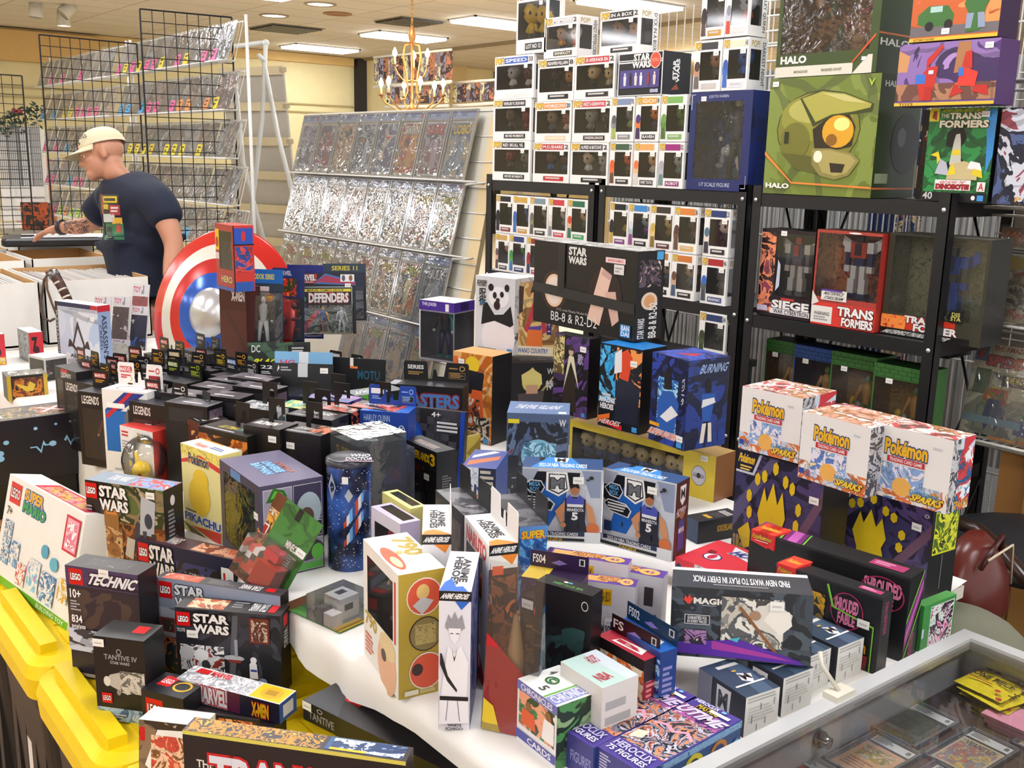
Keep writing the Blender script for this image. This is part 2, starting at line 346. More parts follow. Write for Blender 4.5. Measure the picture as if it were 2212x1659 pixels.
# x y z yaw lean roll width depth height of every boxed thing, metres and degrees
TR = dict(
    mario=[0.4722,2.5586,0.5876,-81.5,13.7,0.0,0.3996,0.0747,0.2566], atst=[0.6065,2.219,0.7075,-57.8,0.0,0.0,0.2023,0.0646,0.1933], technic=[0.488,1.9609,0.5874,-54.3,0.0,0.0,0.1611,0.0588,0.2323], 
    sw8=[0.6702,2.1032,0.5875,-63.2,0.0,0.0,0.2622,0.0514,0.2003], swgrey=[0.6309,1.8733,0.5874,-55.2,-0.0,0.0,0.2702,0.0316,0.2017], swblack=[0.6251,1.7638,0.624,-47.2,0.0,0.0,0.2061,0.0505,0.1451], 
    tantive=[0.4775,1.7701,0.5874,-49.8,0.0,0.0,0.1003,0.0665,0.1645], wolv=[0.5936,1.6829,0.6316,-61.1,-0.0,0.0,0.2212,0.0513,0.0383], tf=[0.4658,1.3093,0.5874,-50.3,-0.0,0.0,0.3328,0.0356,0.2063], 
    tantflat=[0.7263,1.4507,0.6515,-76.1,0.0,-0.0,0.3469,0.0819,0.0358], pikakit=[0.8033,2.1728,0.76,-79.0,0.0,0.0,0.1489,0.0536,0.2033], riddler=[0.8296,2.021,0.76,-93.2,0.0,0.0,0.2227,0.1363,0.198], 
    nend=[0.8239,1.4106,0.76,-102.0,0.0,0.0,0.1687,0.0782,0.2109], ichigo=[0.7919,1.1402,0.76,-41.5,0.0,-0.0,0.0472,0.1541,0.2232], naruto=[0.8938,1.1591,0.7599,-21.2,-0.0,0.0,0.0476,0.133,0.2636], 
    mos1=[1.2815,1.5483,0.8244,-43.1,-0.9,-0.0,0.1655,0.077,0.1577], mos2=[1.4269,1.4568,0.8133,-74.7,-4.5,0.0,0.1673,0.0576,0.1644], magic1=[0.968,1.1642,0.76,-74.2,0.0,0.0,0.1103,0.0413,0.161], 
    magic2=[0.9664,1.1275,0.76,-72.3,-0.0,0.0,0.1002,0.033,0.1995], bigmagic=[1.1488,1.0062,0.8285,-48.9,5.0,-1.4,0.2185,0.1019,0.1144], booster1=[1.6505,1.2925,1.0271,-87.0,-0.0,-0.0,0.1427,0.12,0.1317], 
    booster2=[1.5864,1.0986,1.0494,-93.1,-0.0,-0.0,0.1487,0.12,0.1284], booster3=[1.6158,0.9732,1.0345,-89.8,-0.0,0.0,0.1548,0.0725,0.1301], spark2=[1.8506,1.2049,0.76,-95.6,-0.0,-0.0,0.2581,0.0895,0.1889], 
    bb8=[1.9885,2.1883,1.1257,-88.4,-0.0,0.0,0.4088,0.0809,0.2257], bb8k=[1.8778,2.0757,1.1295,-90.5,0.0,0.0,0.4,0.0806,0.25], vegeta=[1.8164,1.7028,0.9229,-95.7,-0.0,-0.0,0.13,0.1342,0.2211], 
    case1=[1.0546,1.9439,0.76,-90.3,-0.0,0.0,0.1176,0.1239,0.2499], case2=[1.2618,2.2188,0.76,-90.8,-0.0,-0.0,0.1474,0.0921,0.1222], border3=[1.2897,2.015,0.7599,-91.0,-0.0,0.0,0.1483,0.0523,0.1742], 
    goldb=[1.4911,2.1997,0.76,-81.6,0.0,0.0,0.1262,0.07,0.1257], purplef=[0.984,1.6525,0.76,-93.7,-0.0,0.0,0.118,0.0433,0.1666], yellowf=[1.0476,1.7151,0.76,-94.4,-0.0,0.0,0.12,0.0348,0.1666], 
    ahsmall=[0.8697,1.3015,0.76,-34.6,-0.0,0.0,0.0475,0.1473,0.2419], ahbig=[0.9164,1.1833,0.76,-20.3,-0.0,-0.0,0.0474,0.143,0.2501], hookA=[1.0144,1.3855,0.76,-15.2,-0.0,0.0,0.0506,0.1519,0.22], 
    hookB=[1.3005,1.5792,0.7599,-20.6,-0.0,-0.0,0.0623,0.2208,0.0781], mini=[1.2384,1.7029,0.8504,-49.2,-0.0,-0.0,0.0762,0.1385,0.1004], pres1=[1.118,1.2832,0.76,-57.7,-0.0,0.0,0.151,0.031,0.159], 
    pres2=[1.1674,1.2534,0.76,-62.4,0.0,0.0,0.1597,0.0335,0.1391], pres3=[1.1185,1.1932,0.76,-54.2,-0.0,0.0,0.0982,0.0347,0.1388], fs04=[0.9872,1.1893,0.76,-57.7,0.0,-0.0,0.0993,0.05,0.1798], 
    fsred=[1.0292,1.051,0.76,-90.8,-0.0,0.0,0.1036,0.0305,0.12], fsblue=[1.0636,1.0575,0.76,-96.1,-0.0,0.0,0.1204,0.033,0.1299], chron=[0.8687,1.0476,0.76,-93.5,0.0,0.0,0.0943,0.0759,0.099], 
    hoops=[0.9268,1.0202,0.76,-92.5,-0.0,0.0,0.0937,0.0682,0.1197], clixA=[0.8812,0.9805,0.76,-88.3,0.0,-0.0,0.0812,0.2182,0.055], clixB=[0.8909,0.9001,0.76,-87.5,0.0,-0.0,0.0848,0.2112,0.055], 
    mosb1=[1.1595,0.9413,0.76,-97.9,0.0,-0.0,0.0999,0.069,0.064], mosb3=[1.3271,0.9682,0.76,-92.4,-0.0,-0.0,0.12,0.0774,0.049], mosb4=[1.4056,0.9584,0.76,-93.1,-0.0,-0.0,0.12,0.0734,0.0503], 
    nbared=[1.4759,1.2923,0.7597,-85.8,-0.0,0.0,0.1582,0.1463,0.0637], borderflat=[1.702,1.4696,0.76,-101.2,-0.0,0.0,0.05,0.1228,0.0529], spark1=[1.6828,1.3183,0.76,-87.4,0.0,-0.0,0.2095,0.1,0.2499], 
    shroudF=[1.4618,1.0413,0.76,-85.0,-0.0,-0.0,0.2043,0.0365,0.1393], shroudB=[1.5221,1.1495,0.76,-83.6,0.0,-0.0,0.3162,0.0561,0.1567], green=[1.6169,0.8367,0.76,-3.3,0.0,-0.0,0.0995,0.02,0.0878], 
    vault=[1.8925,2.0787,0.76,-83.8,0.0,-0.0,0.4925,0.0871,0.1212], todo=[1.8141,1.8851,0.9194,-84.5,-0.0,-0.0,0.1382,0.1,0.2206], kanao=[1.8153,2.069,0.9191,-86.1,-0.0,-0.0,0.13,0.0427,0.2195], 
    armor=[1.8829,2.3878,0.76,-25.0,-0.0,-0.0,0.1764,0.1142,0.2306], narutob=[1.7547,2.46,0.7601,-73.4,0.0,0.0,0.1457,0.1,0.2716], villain=[1.5435,1.9306,0.76,-42.5,-0.0,-0.0,0.156,0.126,0.2204], 
    luffy=[1.9359,2.3952,1.0131,-48.5,0.0,0.0,0.1251,0.1,0.2205], panda=[1.8849,2.5274,1.0142,-75.1,-0.0,-0.0,0.1522,0.12,0.2321], joker=[2.1394,3.2245,0.8399,-71.2,-0.0,0.0,0.1631,0.1338,0.2299], 
    defend=[2.0916,4.1587,0.7971,-26.1,-0.0,-0.0,0.2713,0.05,0.2766], modok=[1.7222,3.8876,0.8375,-56.4,0.0,0.0,0.1001,0.06,0.3181], xman=[1.8579,4.4494,0.7512,-64.0,-0.0,0.0,0.1339,0.06,0.2241], 
    spidey=[1.6213,3.8998,1.0717,-89.5,0.0,0.0,0.1653,0.0856,0.2551], assn=[1.1023,4.2777,0.76,-68.1,-0.0,0.0,0.25,0.0588,0.2488], seven=[0.9954,4.4487,0.7599,-87.1,0.0,0.0,0.1454,0.0524,0.1242], 
    gold=[0.786,3.7219,0.7479,-4.8,-0.0,0.0,0.1281,0.1,0.0874], legX=[0.8296,2.9364,0.76,-80.6,0.0,-0.0,0.1254,0.07,0.2023], legW=[0.8194,2.7255,0.76,-83.1,0.0,0.0,0.1067,0.07,0.2069], 
    sw5=[0.8359,2.6246,0.76,-63.6,-0.0,0.0,0.0846,0.069,0.1799], chucky1=[0.9085,2.5155,0.76,-88.1,-0.0,0.0,0.1767,0.0749,0.1947], chucky2=[0.868,2.2293,0.76,-70.9,-0.0,-0.0,0.1582,0.08,0.2194], 
    lastronin=[0.9762,2.0593,0.7599,-63.5,0.0,-0.0,0.1255,0.08,0.2346], harley=[1.2137,2.0867,0.76,-49.1,0.0,-0.0,0.1206,0.07,0.2396], fallout=[1.3225,2.2931,0.76,-1.3,0.0,-0.0,0.1474,0.07,0.2202], 
    masters=[1.5374,2.3639,0.7599,-54.4,0.0,-0.0,0.0924,0.07,0.2186], bigblack=[0.6735,3.9653,0.38,0.1,-0.0,0.0,0.4,0.2042,0.2428], pA1=[2.66,3.46,1.512,-90,0,0,0.245,0.095,0.16], 
    pA2=[2.66,3.46,1.673,-90,0,0,0.245,0.095,0.163], pA3=[2.66,3.455,1.837,-90,0,0,0.25,0.095,0.166], pB1=[2.66,3.195,1.512,-90,0,0,0.215,0.095,0.153], pB2=[2.66,3.19,1.666,-90,0,0,0.212,0.095,0.153], 
    pB3=[2.66,3.18,1.82,-90,0,0,0.212,0.095,0.157], pC1=[2.66,2.972,1.512,-90,0,0,0.205,0.095,0.153], pC2=[2.66,2.968,1.666,-90,0,0,0.208,0.095,0.155], pC3=[2.66,2.965,1.822,-90,0,0,0.215,0.095,0.155], 
    pD0=[2.66,2.758,1.512,-90,0,0,0.115,0.09,0.155], pE0=[2.66,2.758,1.669,-90,0,0,0.115,0.09,0.155], pD1=[2.66,2.636,1.512,-90,0,0,0.115,0.09,0.155], pE1=[2.66,2.636,1.669,-90,0,0,0.115,0.09,0.155], 
    pD2=[2.66,2.514,1.512,-90,0,0,0.115,0.09,0.155], pE2=[2.66,2.514,1.669,-90,0,0,0.115,0.09,0.155], cat=[2.66,3.3196,2.005,-90,0,0,0.1848,0.09,0.2478], wendy=[2.66,3.1478,1.979,-90,0,0,0.1896,0.105,0.148], 
    dick=[2.72,2.9,1.979,-90,0,0,0.2,0.1,0.155], retro=[2.66,2.7331,1.826,-90,0,0,0.217,0.14,0.1456], bluefig=[2.66,2.3812,1.512,-90,0,0,0.2576,0.15,0.3163], 
    popBL=[2.66,2.3767,1.8293,-90,0,0,0.1153,0.09,0.16], popBR=[2.66,2.2556,1.8293,-90,0,0,0.1014,0.09,0.16], popTL=[2.66,2.3575,1.9943,-90,0,0,0.1014,0.09,0.16], 
    popTR=[2.66,2.2542,1.9943,-90,0,0,0.0914,0.09,0.16], helmet=[2.66,2.0596,1.512,-90,0,0,0.3804,0.22,0.3459], halotop=[2.66,2.0461,1.8599,-90,0,0,0.3457,0.2,0.2527], 
    dino=[2.7,1.5451,1.512,-90,0,0,0.1882,0.07,0.2476], jur=[2.78,1.611,1.512,-90,0,0,0.1021,0.07,0.2492], micro=[2.63,1.613,1.7636,-90,0,0,0.2784,0.1,0.1611], 
    jeep=[2.63,1.5877,1.9287,-90,0,0,0.2416,0.1,0.1236], siege=[2.68,2.064,1.125,-90,0,0,0.2005,0.1,0.2765], star=[2.675,1.8551,1.125,-90,0,0,0.2193,0.1,0.2872], 
    thun=[2.7,1.6294,1.125,-90,0,0,0.3,0.12,0.2918], tm0=[2.74,2.0609,0.8,-90,0,0,0.1269,0.1,0.2393], tm1=[2.72,1.9346,0.8,-90,0,0,0.1471,0.1,0.2418], tm2=[2.7,1.7835,0.8,-90,0,0,0.1545,0.1,0.2473], 
    tm3=[2.68,1.6246,0.8,-90,0,0,0.1731,0.1,0.2401], pF0=[2.66,3.4304,1.296,-90,0,0,0.1146,0.09,0.158], pF1=[2.66,3.3154,1.296,-90,0,0,0.1063,0.09,0.158], 
    pF2=[2.66,3.2072,1.296,-90,0,0,0.1115,0.09,0.158], pF3=[2.66,3.0932,1.296,-90,0,0,0.1097,0.09,0.158], pF4=[2.66,2.9797,1.296,-90,0,0,0.1135,0.09,0.158], 
    pG0=[2.66,3.4297,1.136,-90,0,0,0.0922,0.09,0.158], pG1=[2.66,3.3351,1.136,-90,0,0,0.1111,0.09,0.158], pG2=[2.66,3.2215,1.136,-90,0,0,0.1074,0.09,0.158], 
    pG3=[2.66,3.1101,1.136,-90,0,0,0.1171,0.09,0.158], pG4=[2.66,2.9906,1.136,-90,0,0,0.1129,0.09,0.158], pH0=[2.66,2.7445,1.296,-90,0,0,0.0948,0.09,0.158], 
    pI0=[2.66,2.7445,1.136,-90,0,0,0.0948,0.09,0.158], pH1=[2.66,2.6465,1.296,-90,0,0,0.1056,0.09,0.158], pI1=[2.66,2.6465,1.136,-90,0,0,0.1056,0.09,0.158], 
    pH2=[2.66,2.5387,1.296,-90,0,0,0.1105,0.09,0.158], pI2=[2.66,2.5387,1.136,-90,0,0,0.1105,0.09,0.158], pH3=[2.66,2.4263,1.296,-90,0,0,0.108,0.09,0.158], 
    pI3=[2.66,2.4263,1.136,-90,0,0,0.108,0.09,0.158], pH4=[2.66,2.2901,1.296,-90,0,0,0.1086,0.09,0.158], pI4=[2.66,2.2901,1.136,-90,0,0,0.1086,0.09,0.158], 
    hulk=[2.66,2.2851,0.9532,-90,0,0,0.1157,0.09,0.158], com1=[2.86,1.4109,1.1859,-90,12,0,0.17,0.004,0.262], com1b=[2.86,1.3506,1.1847,-90,12,0,0.17,0.004,0.262], 
    com2=[2.86,1.4393,0.8507,-90,12,0,0.17,0.004,0.262], com3=[2.86,1.3543,0.8419,-90,12,0,0.17,0.004,0.262], com4=[2.86,1.2669,0.839,-90,12,0,0.17,0.004,0.262], 
    dare=[2.86,1.411,1.5058,-90,12,0,0.17,0.004,0.262], dare0=[2.86,1.4923,1.5124,-90,12,0,0.17,0.004,0.262], ball=[0.805,2.6,0.76,-70,0,0,0.125,0.08,0.15], 
    )
# ------------------------------------------------------------------ the room
HC = 3.4
def tile_mat():
    m, nt, b = newmat('ceiling_tile'); N = nt.nodes; L = nt.links
    tc = N.new('ShaderNodeTexCoord'); mp = N.new('ShaderNodeMapping'); mp.inputs['Location'].default_value = (.15, .35, 0)
    br = N.new('ShaderNodeTexBrick'); br.offset = 0; br.inputs['Scale'].default_value = 1; br.inputs['Brick Width'].default_value = 1.22; br.inputs['Row Height'].default_value = .61
    br.inputs['Mortar Size'].default_value = .009; br.inputs['Color1'].default_value = rgb('e2d8c8'); br.inputs['Color2'].default_value = rgb('dacfbd'); br.inputs['Mortar'].default_value = rgb('a89680')
    nz = N.new('ShaderNodeTexNoise'); nz.inputs['Scale'].default_value = .6; mx = N.new('ShaderNodeMix'); mx.data_type = 'RGBA'; mx.blend_type = 'MULTIPLY'; mx.inputs[0].default_value = .25
    L.new(tc.outputs['Object'], mp.inputs[0]); L.new(mp.outputs[0], br.inputs[0]); L.new(tc.outputs['Object'], nz.inputs[0]); L.new(br.outputs[0], mx.inputs[6]); L.new(nz.outputs[0], mx.inputs[7]); L.new(mx.outputs[2], b.inputs['Base Color'])
    b.inputs['Roughness'].default_value = .8; return m
def floor_mat(kind):
    m, nt, b = newmat(kind); N = nt.nodes; L = nt.links
    tc = N.new('ShaderNodeTexCoord'); nz = N.new('ShaderNodeTexNoise'); cr = N.new('ShaderNodeValToRGB')
    if kind == 'carpet':
        nz.inputs['Scale'].default_value = 160; nz.inputs['Detail'].default_value = 4; cs = [('1a1a1c', .35), ('3d3c3e', .5), ('6c6a68', .68)]; b.inputs['Roughness'].default_value = .95
    else:
        mp = N.new('ShaderNodeMapping'); mp.inputs['Scale'].default_value = (9, .8, 1); L.new(tc.outputs['Object'], mp.inputs[0]); nz.inputs['Scale'].default_value = 3; nz.inputs['Detail'].default_value = 5; cs = [('7a5430', .3), ('a87a4c', .5), ('c09868', .7)]; b.inputs['Roughness'].default_value = .4
    el = cr.color_ramp.elements; el.new(.5)
    for i, (c, p) in enumerate(cs): el[i].position = p; el[i].color = rgb(c)
    L.new(tc.outputs['Object'] if kind == 'carpet' else mp.outputs[0], nz.inputs[0]); L.new(nz.outputs[0], cr.inputs[0]); L.new(cr.outputs[0], b.inputs['Base Color'])
    if kind == 'carpet':
        bp = N.new('ShaderNodeBump'); bp.inputs['Strength'].default_value = .4; L.new(nz.outputs[0], bp.inputs['Height']); L.new(bp.outputs[0], b.inputs['Normal'])
    return m
def slab(name, a, b, m):
    mb = MB(); mb.box(a, b, m); return struct(mb.build(name))
slab('floor', (-9, -3, -.1), (2.15, 18, 0), floor_mat('wood_floor'))
slab('floor_2', (-9, 6.5, 0), (31, 17.7, .004), mat('e0d4bc', .5, 0, 'tile'))  # unseen pale floor, added to bounce light up onto the ceiling
slab('floor_1', (2.15, -3, -.1), (31, 18, 0), floor_mat('carpet'))
slab('ceiling', (-9, -3, HC), (31, 18, HC + .1), tile_mat())
WALL = mat('dccf9f', .75, 0, 'paint'); WALLT = mat('cfae6f', .7, 0, 'paint')
slab('wall_back', (-9, 17.7, 0), (31, 17.9, HC), WALL)
slab('wall_left', (-9.2, -3, 0), (-9, 18, HC), WALL)
slab('wall_right', (31, -3, 0), (31.2, 18, HC), WALL)
slab('trim_1', (-9, 17.62, 3.24), (10.2, 17.7, 3.39), WALLT)
for i, z in enumerate((2.36, 2.50)): slab('trim_%d' % (2 + i), (-9, 17.66, z), (10.2, 17.7, z + .02), mat('b3a477', .7))
slab('trim_4', (10.24, 17.56, 0), (10.44, 17.7, 3.38), mat('1c1a1a', .6))
slab('trim_5', (10.34, -6, HC - .05), (10.42, 17.5, HC), mat('8d7a5c', .6))
slab('trim_6', (13.6, 17.6, 0), (13.76, 17.7, 3.38), mat('1c1a1a', .6))
slab('trim_7', (12.2, 17.5, 0), (12.75, 17.69, HC), mat('cdb583', .6))
slab('trim_8', (14.3, 17.5, 0), (14.8, 17.69, 3.3), mat('ded8c6', .6))
slab('trim_9', (3.9, 17.5, 2.9), (5.5, 17.69, 3.35), mat('cda868', .7))
# wooden slat ceiling band over the far right bay
def troffer(x, y, lab):
    r = empty('ceiling_light', (x, y, HC)); tag(r, lab, 'light', 'fluorescent ceiling lights')
    mb = MB(); a, b = .62, .31
    for q in ((-a, -b, a, -b + .03), (-a, b - .03, a, b), (-a, -b, -a + .03, b), (a - .03, -b, a, b)): mb.box((q[0], q[1], -.02), (q[2], q[3], .0), mat('e8e6e0'))
    mb.build('frame', r); mb = MB(); mb.box((-a + .03, -b + .03, -.05), (a - .03, b - .03, -.004), emit('fbfbff', 23)); mb.build('diffuser', r)
LT = 'white fluorescent ceiling panel '
for y, l in ((16.45, 'farthest back, left of the chandelier'), (13.8, 'directly behind the chandelier'), (11.45, 'right of the chandelier'), (8.95, 'above the white window boxes at the top edge')): troffer(8.86, y, LT + l)
for x, ys in ((5.2, (11.4, 8.9, 6.4, 3.9, 1.4, -1.1)), (8.86, (6.4, 3.9, 1.4)), (1.6, (8.9, 6.4, 3.9, 1.4, -1.1)), (-2, (16.4, 13.9, 11.4, 8.9, 6.4, 3.9, 1.4, -1.1)), (-5.6, (16.4, 13.9, 11.4, 8.9, 6.4, 3.9, 1.4, -1.1)), (21, (20.5,))):  # out of view; the two left rows added for fill and slab reflections
    for y in ys:
        if y < 18: troffer(x, y, LT + 'of the unseen rows overhead')
# recessed downlights, vents, sprinkler
for x, y, l in ((6.44, 13.22, 'left one of the two round recessed downlights beside the ceiling vent'), (6.36, 11.79, 'round recessed downlight near the top edge, right of its twin'), (9.62, 9.73, 'round recessed downlight above the black box with white lettering')):
    r = empty('recessed_downlight', (x, y, HC)); tag(r, l, 'light')
    mb = MB(); mb.lathe([(.20, 0), (.20, -.012), (.165, -.016), (.16, 0)], mat('8a7a63')); mb.build('trim_ring', r)
    mb = MB(); mb.lathe([(.158, -.006), (.0, -.007)], emit('fff3cf', 4)); mb.build('lens', r)
mb = MB(); mb.lathe([(.19, 0), (.19, -.012), (.15, -.014), (.14, -.004), (0, -.004)], mat('8a5a2c')); tag(mb.build('recessed_downlight', None, Matrix.Translation((6.94, 12.4, HC))), 'unlit brown round recessed downlight in the ceiling', 'light')
for x, y, s, l in ((7.2, 14.4, .42, 'dark square ceiling vent with a sagging pale panel'), (8.0, 12.3, .36, 'grey square ceiling vent above the chandelier')):
    r = empty('ceiling_vent', (x, y, HC)); tag(r, l, 'vent'); mb = MB(); mb.box((-s, -s, -.01), (s, s, 0), mat('77705f')); mb.build('backing', r); mb = MB()
    for i in range(7): mb.box((-s + .03, -s + .05 + i * s * .28, -.03), (s - .03, -s + .12 + i * s * .28, -.01), mat('3a342e'))
    mb.build('louvre', r)
for i, (x, y, l) in enumerate(((4.29, 15.15, 'round glass spotlight hanging below the ceiling, lit'), (3.78, 14.49, 'white cylinder spotlight at the top edge, left one'), (4.18, 14.34, 'white cylinder spotlight tilted at the top edge, right one'))):
    r = empty('spotlight', (x, y, HC)); tag(r, l, 'light'); mb = MB()
    M = Matrix.Rotation((0, .1, .8)[i], 4, 'Y')
    mb.lathe([(0, 0), (.08, 0), (.09, -.17), (.085, -.18)], mat('cfcabd'), 16, M); mb.build('housing', r)
    mb = MB(); mb.lathe([(.084, -.165), (0, -.165)], emit('fff0d0', 6) if i == 0 else mat('b9b2a2'), 16, M); mb.build('lens', r)
# warm light of the far right bay
for x, y in ((14, 12.5), (19, 15)):
    l = bpy.data.lights.new('bay_lamp', 'POINT'); l.energy = 130; l.color = (1, .72, .36); l.shadow_soft_size = .3
    o = bpy.data.objects.new('bay_lamp', l); o.location = (x, y, 3.0); COL.objects.link(o)
# ------------------------------------------------------------------ tables and totes
CL = mat('eceae4', .85, 0, 'cloth')
def cloth():
    mb = MB(); x0, x1, y0, y1, z = .8, 2.0, .79, 4.63, .76
    n = 120; prof = lambda yy: .74 if not (1.25 < yy < 1.75 or yy > 2.75) else (.60 if yy < 2 else .5)
    vs = []; fs = []
    for i in range(n + 1):
        yy = y0 + (y1 - y0) * i / n; zb = .76 - .04
        k = max(0, min(1, 1 - abs(yy - 1.5) / .28)) if yy < 2 else max(0, min(1, (yy - 2.75) / .1)); zb -= .05 * k + .10 * k * (yy > 2)
        w = .006 * math.sin(yy * 37) * k
        vs += [(1.73 if yy < .95 else x1, yy, z), (x0 + .012, yy, z), (x0, yy, z - .01), (x0 - .004 - w, yy, (z + zb) / 2), (x0 - .006 - w * 1.6, yy, zb)]
    for i in range(n):
        for j in range(4): fs.append((i * 5 + j, i * 5 + j + 1, i * 5 + 6 + j, i * 5 + 5 + j))
    mb.add(vs, fs, CL, True)
    e = [(x0, y0, .757), (1.73, y0, .757), (1.73, y0, .7), (x0, y0, .7)]; mb.add(e, [(0, 1, 2, 3)], CL)
    return mb
r = empty('folding_table', (1.4, 2.7, 0)); tag(r, 'long folding table under the white cloth carrying the piled boxes', 'table')
mb = MB(); mb.box((-.59, -1.75, .725), (.59, 1.92, .752), mat('d8d4c8')); mb.build('tabletop', r)
for x in (-.5, .5):
    for y in (-1.8, 0, 1.8): mb = MB(); mb.tube([(x, y, 0), (x, y, .725)], .014, mat('4a4a4c', .4, .6)); mb.build('leg', r)
tag(cloth().build('tablecloth'), 'white cloth over the long table of boxes, rumpled along its near edge', 'tablecloth')
YEL = mat('f2d413', .45, 0, 'plastic'); BLK = mat('2a2926', .5, 0, 'plastic')
def rrect(x0, y0, x1, y1, r, n=6):
    p = []
    for cx, cy, a in ((x1 - r, y0 + r, -90), (x1 - r, y1 - r, 0), (x0 + r, y1 - r, 90), (x0 + r, y0 + r, 180)):
        for i in range(n + 1): t = math.radians(a + 90 * i / n); p.append((cx + r * math.cos(t), cy + r * math.sin(t)))
    return p
def loft(mb, rings, m, cap=True, smooth=False):
    n = len(rings[0]); vs = [v for r_ in rings for v in r_]; fs = []
    for i in range(len(rings) - 1):
        for k in range(n): fs.append((i * n + k, i * n + (k + 1) % n, (i + 1) * n + (k + 1) % n, (i + 1) * n + k))
    if cap: fs += [tuple(range(n - 1, -1, -1)), tuple((len(rings) - 1) * n + k for k in range(n))]
    mb.add(vs, fs, m, smooth)
def tote(y0, lab, lid_extra=0):
    x0, L, W = .525, .78, .50
    r = empty('storage_tote', Matrix.Translation((x0 * .83, y0 * .83, 0)) @ Matrix.Diagonal((.83, .83, .5874 / .38, 1))); tag(r, lab, 'storage box', 'black and yellow storage totes')
    R = lambda g, z: [(a, b, z) for a, b in rrect(g, g, L - g, W - g, .06)]
    mb = MB(); loft(mb, [R(.05, 0), R(.02, .30), R(.012, .30), R(.012, .33)], BLK)
    for i in range(4): yy = .08 + i * .1; mb.box((.028, yy, .02), (.05, yy + .045, .28), BLK)
    for i in range(6): xx = .08 + i * .11; mb.box((xx, .026, .02), (xx + .05, .05, .28), BLK)
    mb.build('tub', r)
    mb = MB(); mb.box((.03, .19, .06), (.034, .3, .2), mat('e9e6de')); mb.box((.029, .2, .07), (.0335, .26, .14), mat('e3c12c')); mb.build('label', r) if lid_extra else None
    mb = MB(); loft(mb, [R(-.008, .325), R(-.012, .355), R(-.004, .372), R(.02, .378)], YEL, True, False)
    # raised plateau with recessed corners and grid
    for a in range(3):
        for b in range(4):
            mb.box((.10 + b * .15, .07 + a * .125, .377), (.10 + b * .15 + .135, .07 + a * .125 + .11, .381), YEL)
    for q in ((.03, .05, .07, .45), (.2, .015, .6, .045), (.2, .455, .6, .485)): mb.box((q[0], q[1], .377), (q[2], q[3], .392), YEL)
    mb.build('lid', r)
    mb = MB()
    for q in ((.12, .03), (.3, .03), (.12, .45)): mb.box((q[0], q[1], .392), (q[0] + .05, q[1] + .008, .3925), BLK)
    mb.build('latch_slot', r)
tote(2.47, 'black tote with yellow lid, farthest left, with a paper label on its end', 1)
tote(1.95, 'black tote with yellow lid, middle of the row, dark boxes standing on it')
tote(1.43, 'black tote with yellow lid nearest the bottom edge, mostly hidden')
tote(2.99, 'black tote with yellow lid under the tilted white box, only its edge showing')
# ------------------------------------------------------------------ display case
CY, CX0, CX1 = 0, -.98, 0
SIL = mat('d4d7d8', .3, .35, 'aluminium')
MC = Matrix.Translation((1.65, .778, 0)) @ Matrix.Rotation(math.radians(-1), 4, 'Z')
r = empty('display_case', MC); tag(r, 'silver framed glass display case with trading cards, bottom right corner', 'display case')
mb = MB()
mb.box((CX0, CY - .026, .80), (CX1, CY, .82), SIL); mb.box((CX1 - .026, -1, .80), (CX1, CY - .026, .82), SIL); mb.box((CX0, CY - .008, .726), (CX1, CY, .80), SIL); mb.box((CX1 - .008, -1, .726), (CX1, CY - .008, .80), SIL)
mb.box((CX0, -1, .80), (CX0 + .026, CY - .026, .82), SIL)
mb.build('metal_frame', r)
mb = MB(); mb.box((CX0, -1, .722), (CX1, CY - .008, .727), mat('4a3a2c', .8)); mb.build('case_floor', r)
mb = MB(); mb.add([(CX0 + .026, -1, .814), (CX1 - .026, -1, .814), (CX1 - .026, CY - .026, .814), (CX0 + .026, CY - .026, .814)], [(0, 1, 2, 3)], clear(alpha=.02, rough=.02)); mb.build('glass_top', r)
mb = MB(); M = Matrix.Translation((-.42, CY - .009, .765)) @ Matrix.Rotation(PI / 2, 4, 'X'); mb.lathe([(0, 0), (.013, 0), (.013, .008), (.009, .014), (.009, .02), (0, .02)], mat('9a9c9e', .2, 1), 14, M); mb.build('lock', r)
mb = MB(); mb.box((-.40, CY - .022, .82), (-.355, CY + .004, .829), mat('d8d4c4', .4)); mb.tube([(-.38, CY - .01, .829), (-.385, CY + .02, .86), (-.385, CY + .025, .88)], .0035, mat('d8d4c4', .4)); mb.build('latch', r)
r = empty('display_table', (1.2, .3, 0)); tag(r, 'low dark table under the glass display case', 'table')
mb = MB(); mb.box((-.6, -.55, .69), (.5, .485, .72), mat('4a3526', .6)); mb.build('tabletop', r)
for x in (-.5, .45): mb = MB(); mb.tube([(x, .42, 0), (x, .42, .69)], .015, mat('39393b')); mb.build('leg', r)
def graded(x, y, ya, cover, lab, grade='8', w=.082, h=.136, z=.7275, title=''):
    r = empty('graded_card', Matrix.Translation((x, y, z)) @ Matrix.Rotation(math.radians(ya), 4, 'Z')); tag(r, lab, 'trading card')
    mb = MB(); mb.box((0, 0, 0), (w, h, .006), clear(alpha=.2, rough=.08))
    for q in ((0, 0, w, .004), (0, h - .004, w, h), (0, 0, .004, h), (w - .004, 0, w, h)): mb.box((q[0], q[1], 0), (q[2], q[3], .007), clear(alpha=.5, rough=.15, tint='dde'))
    mb.build('plastic_slab', r)
    mb = MB(); f = Face(mb, (.008, .008, .003), (w - .016, 0, 0), (0, h * .7, 0), (0, 0, 1))
    for s in cover.split(';'): draw(f, s.strip())
    mb.build('card', r)
    mb = MB(); f = Face(mb, (.008, h * .8, .003), (w - .016, 0, 0), (0, h * .15, 0), (0, 0, 1)); draw(f, 'r 0 0 1 1 e8ebe6'); draw(f, 'n .05 .2 .6 .9 666 3'); draw(f, 't .85 .3 .95 .8 222 ' + grade); mb.build('grade_label', r)
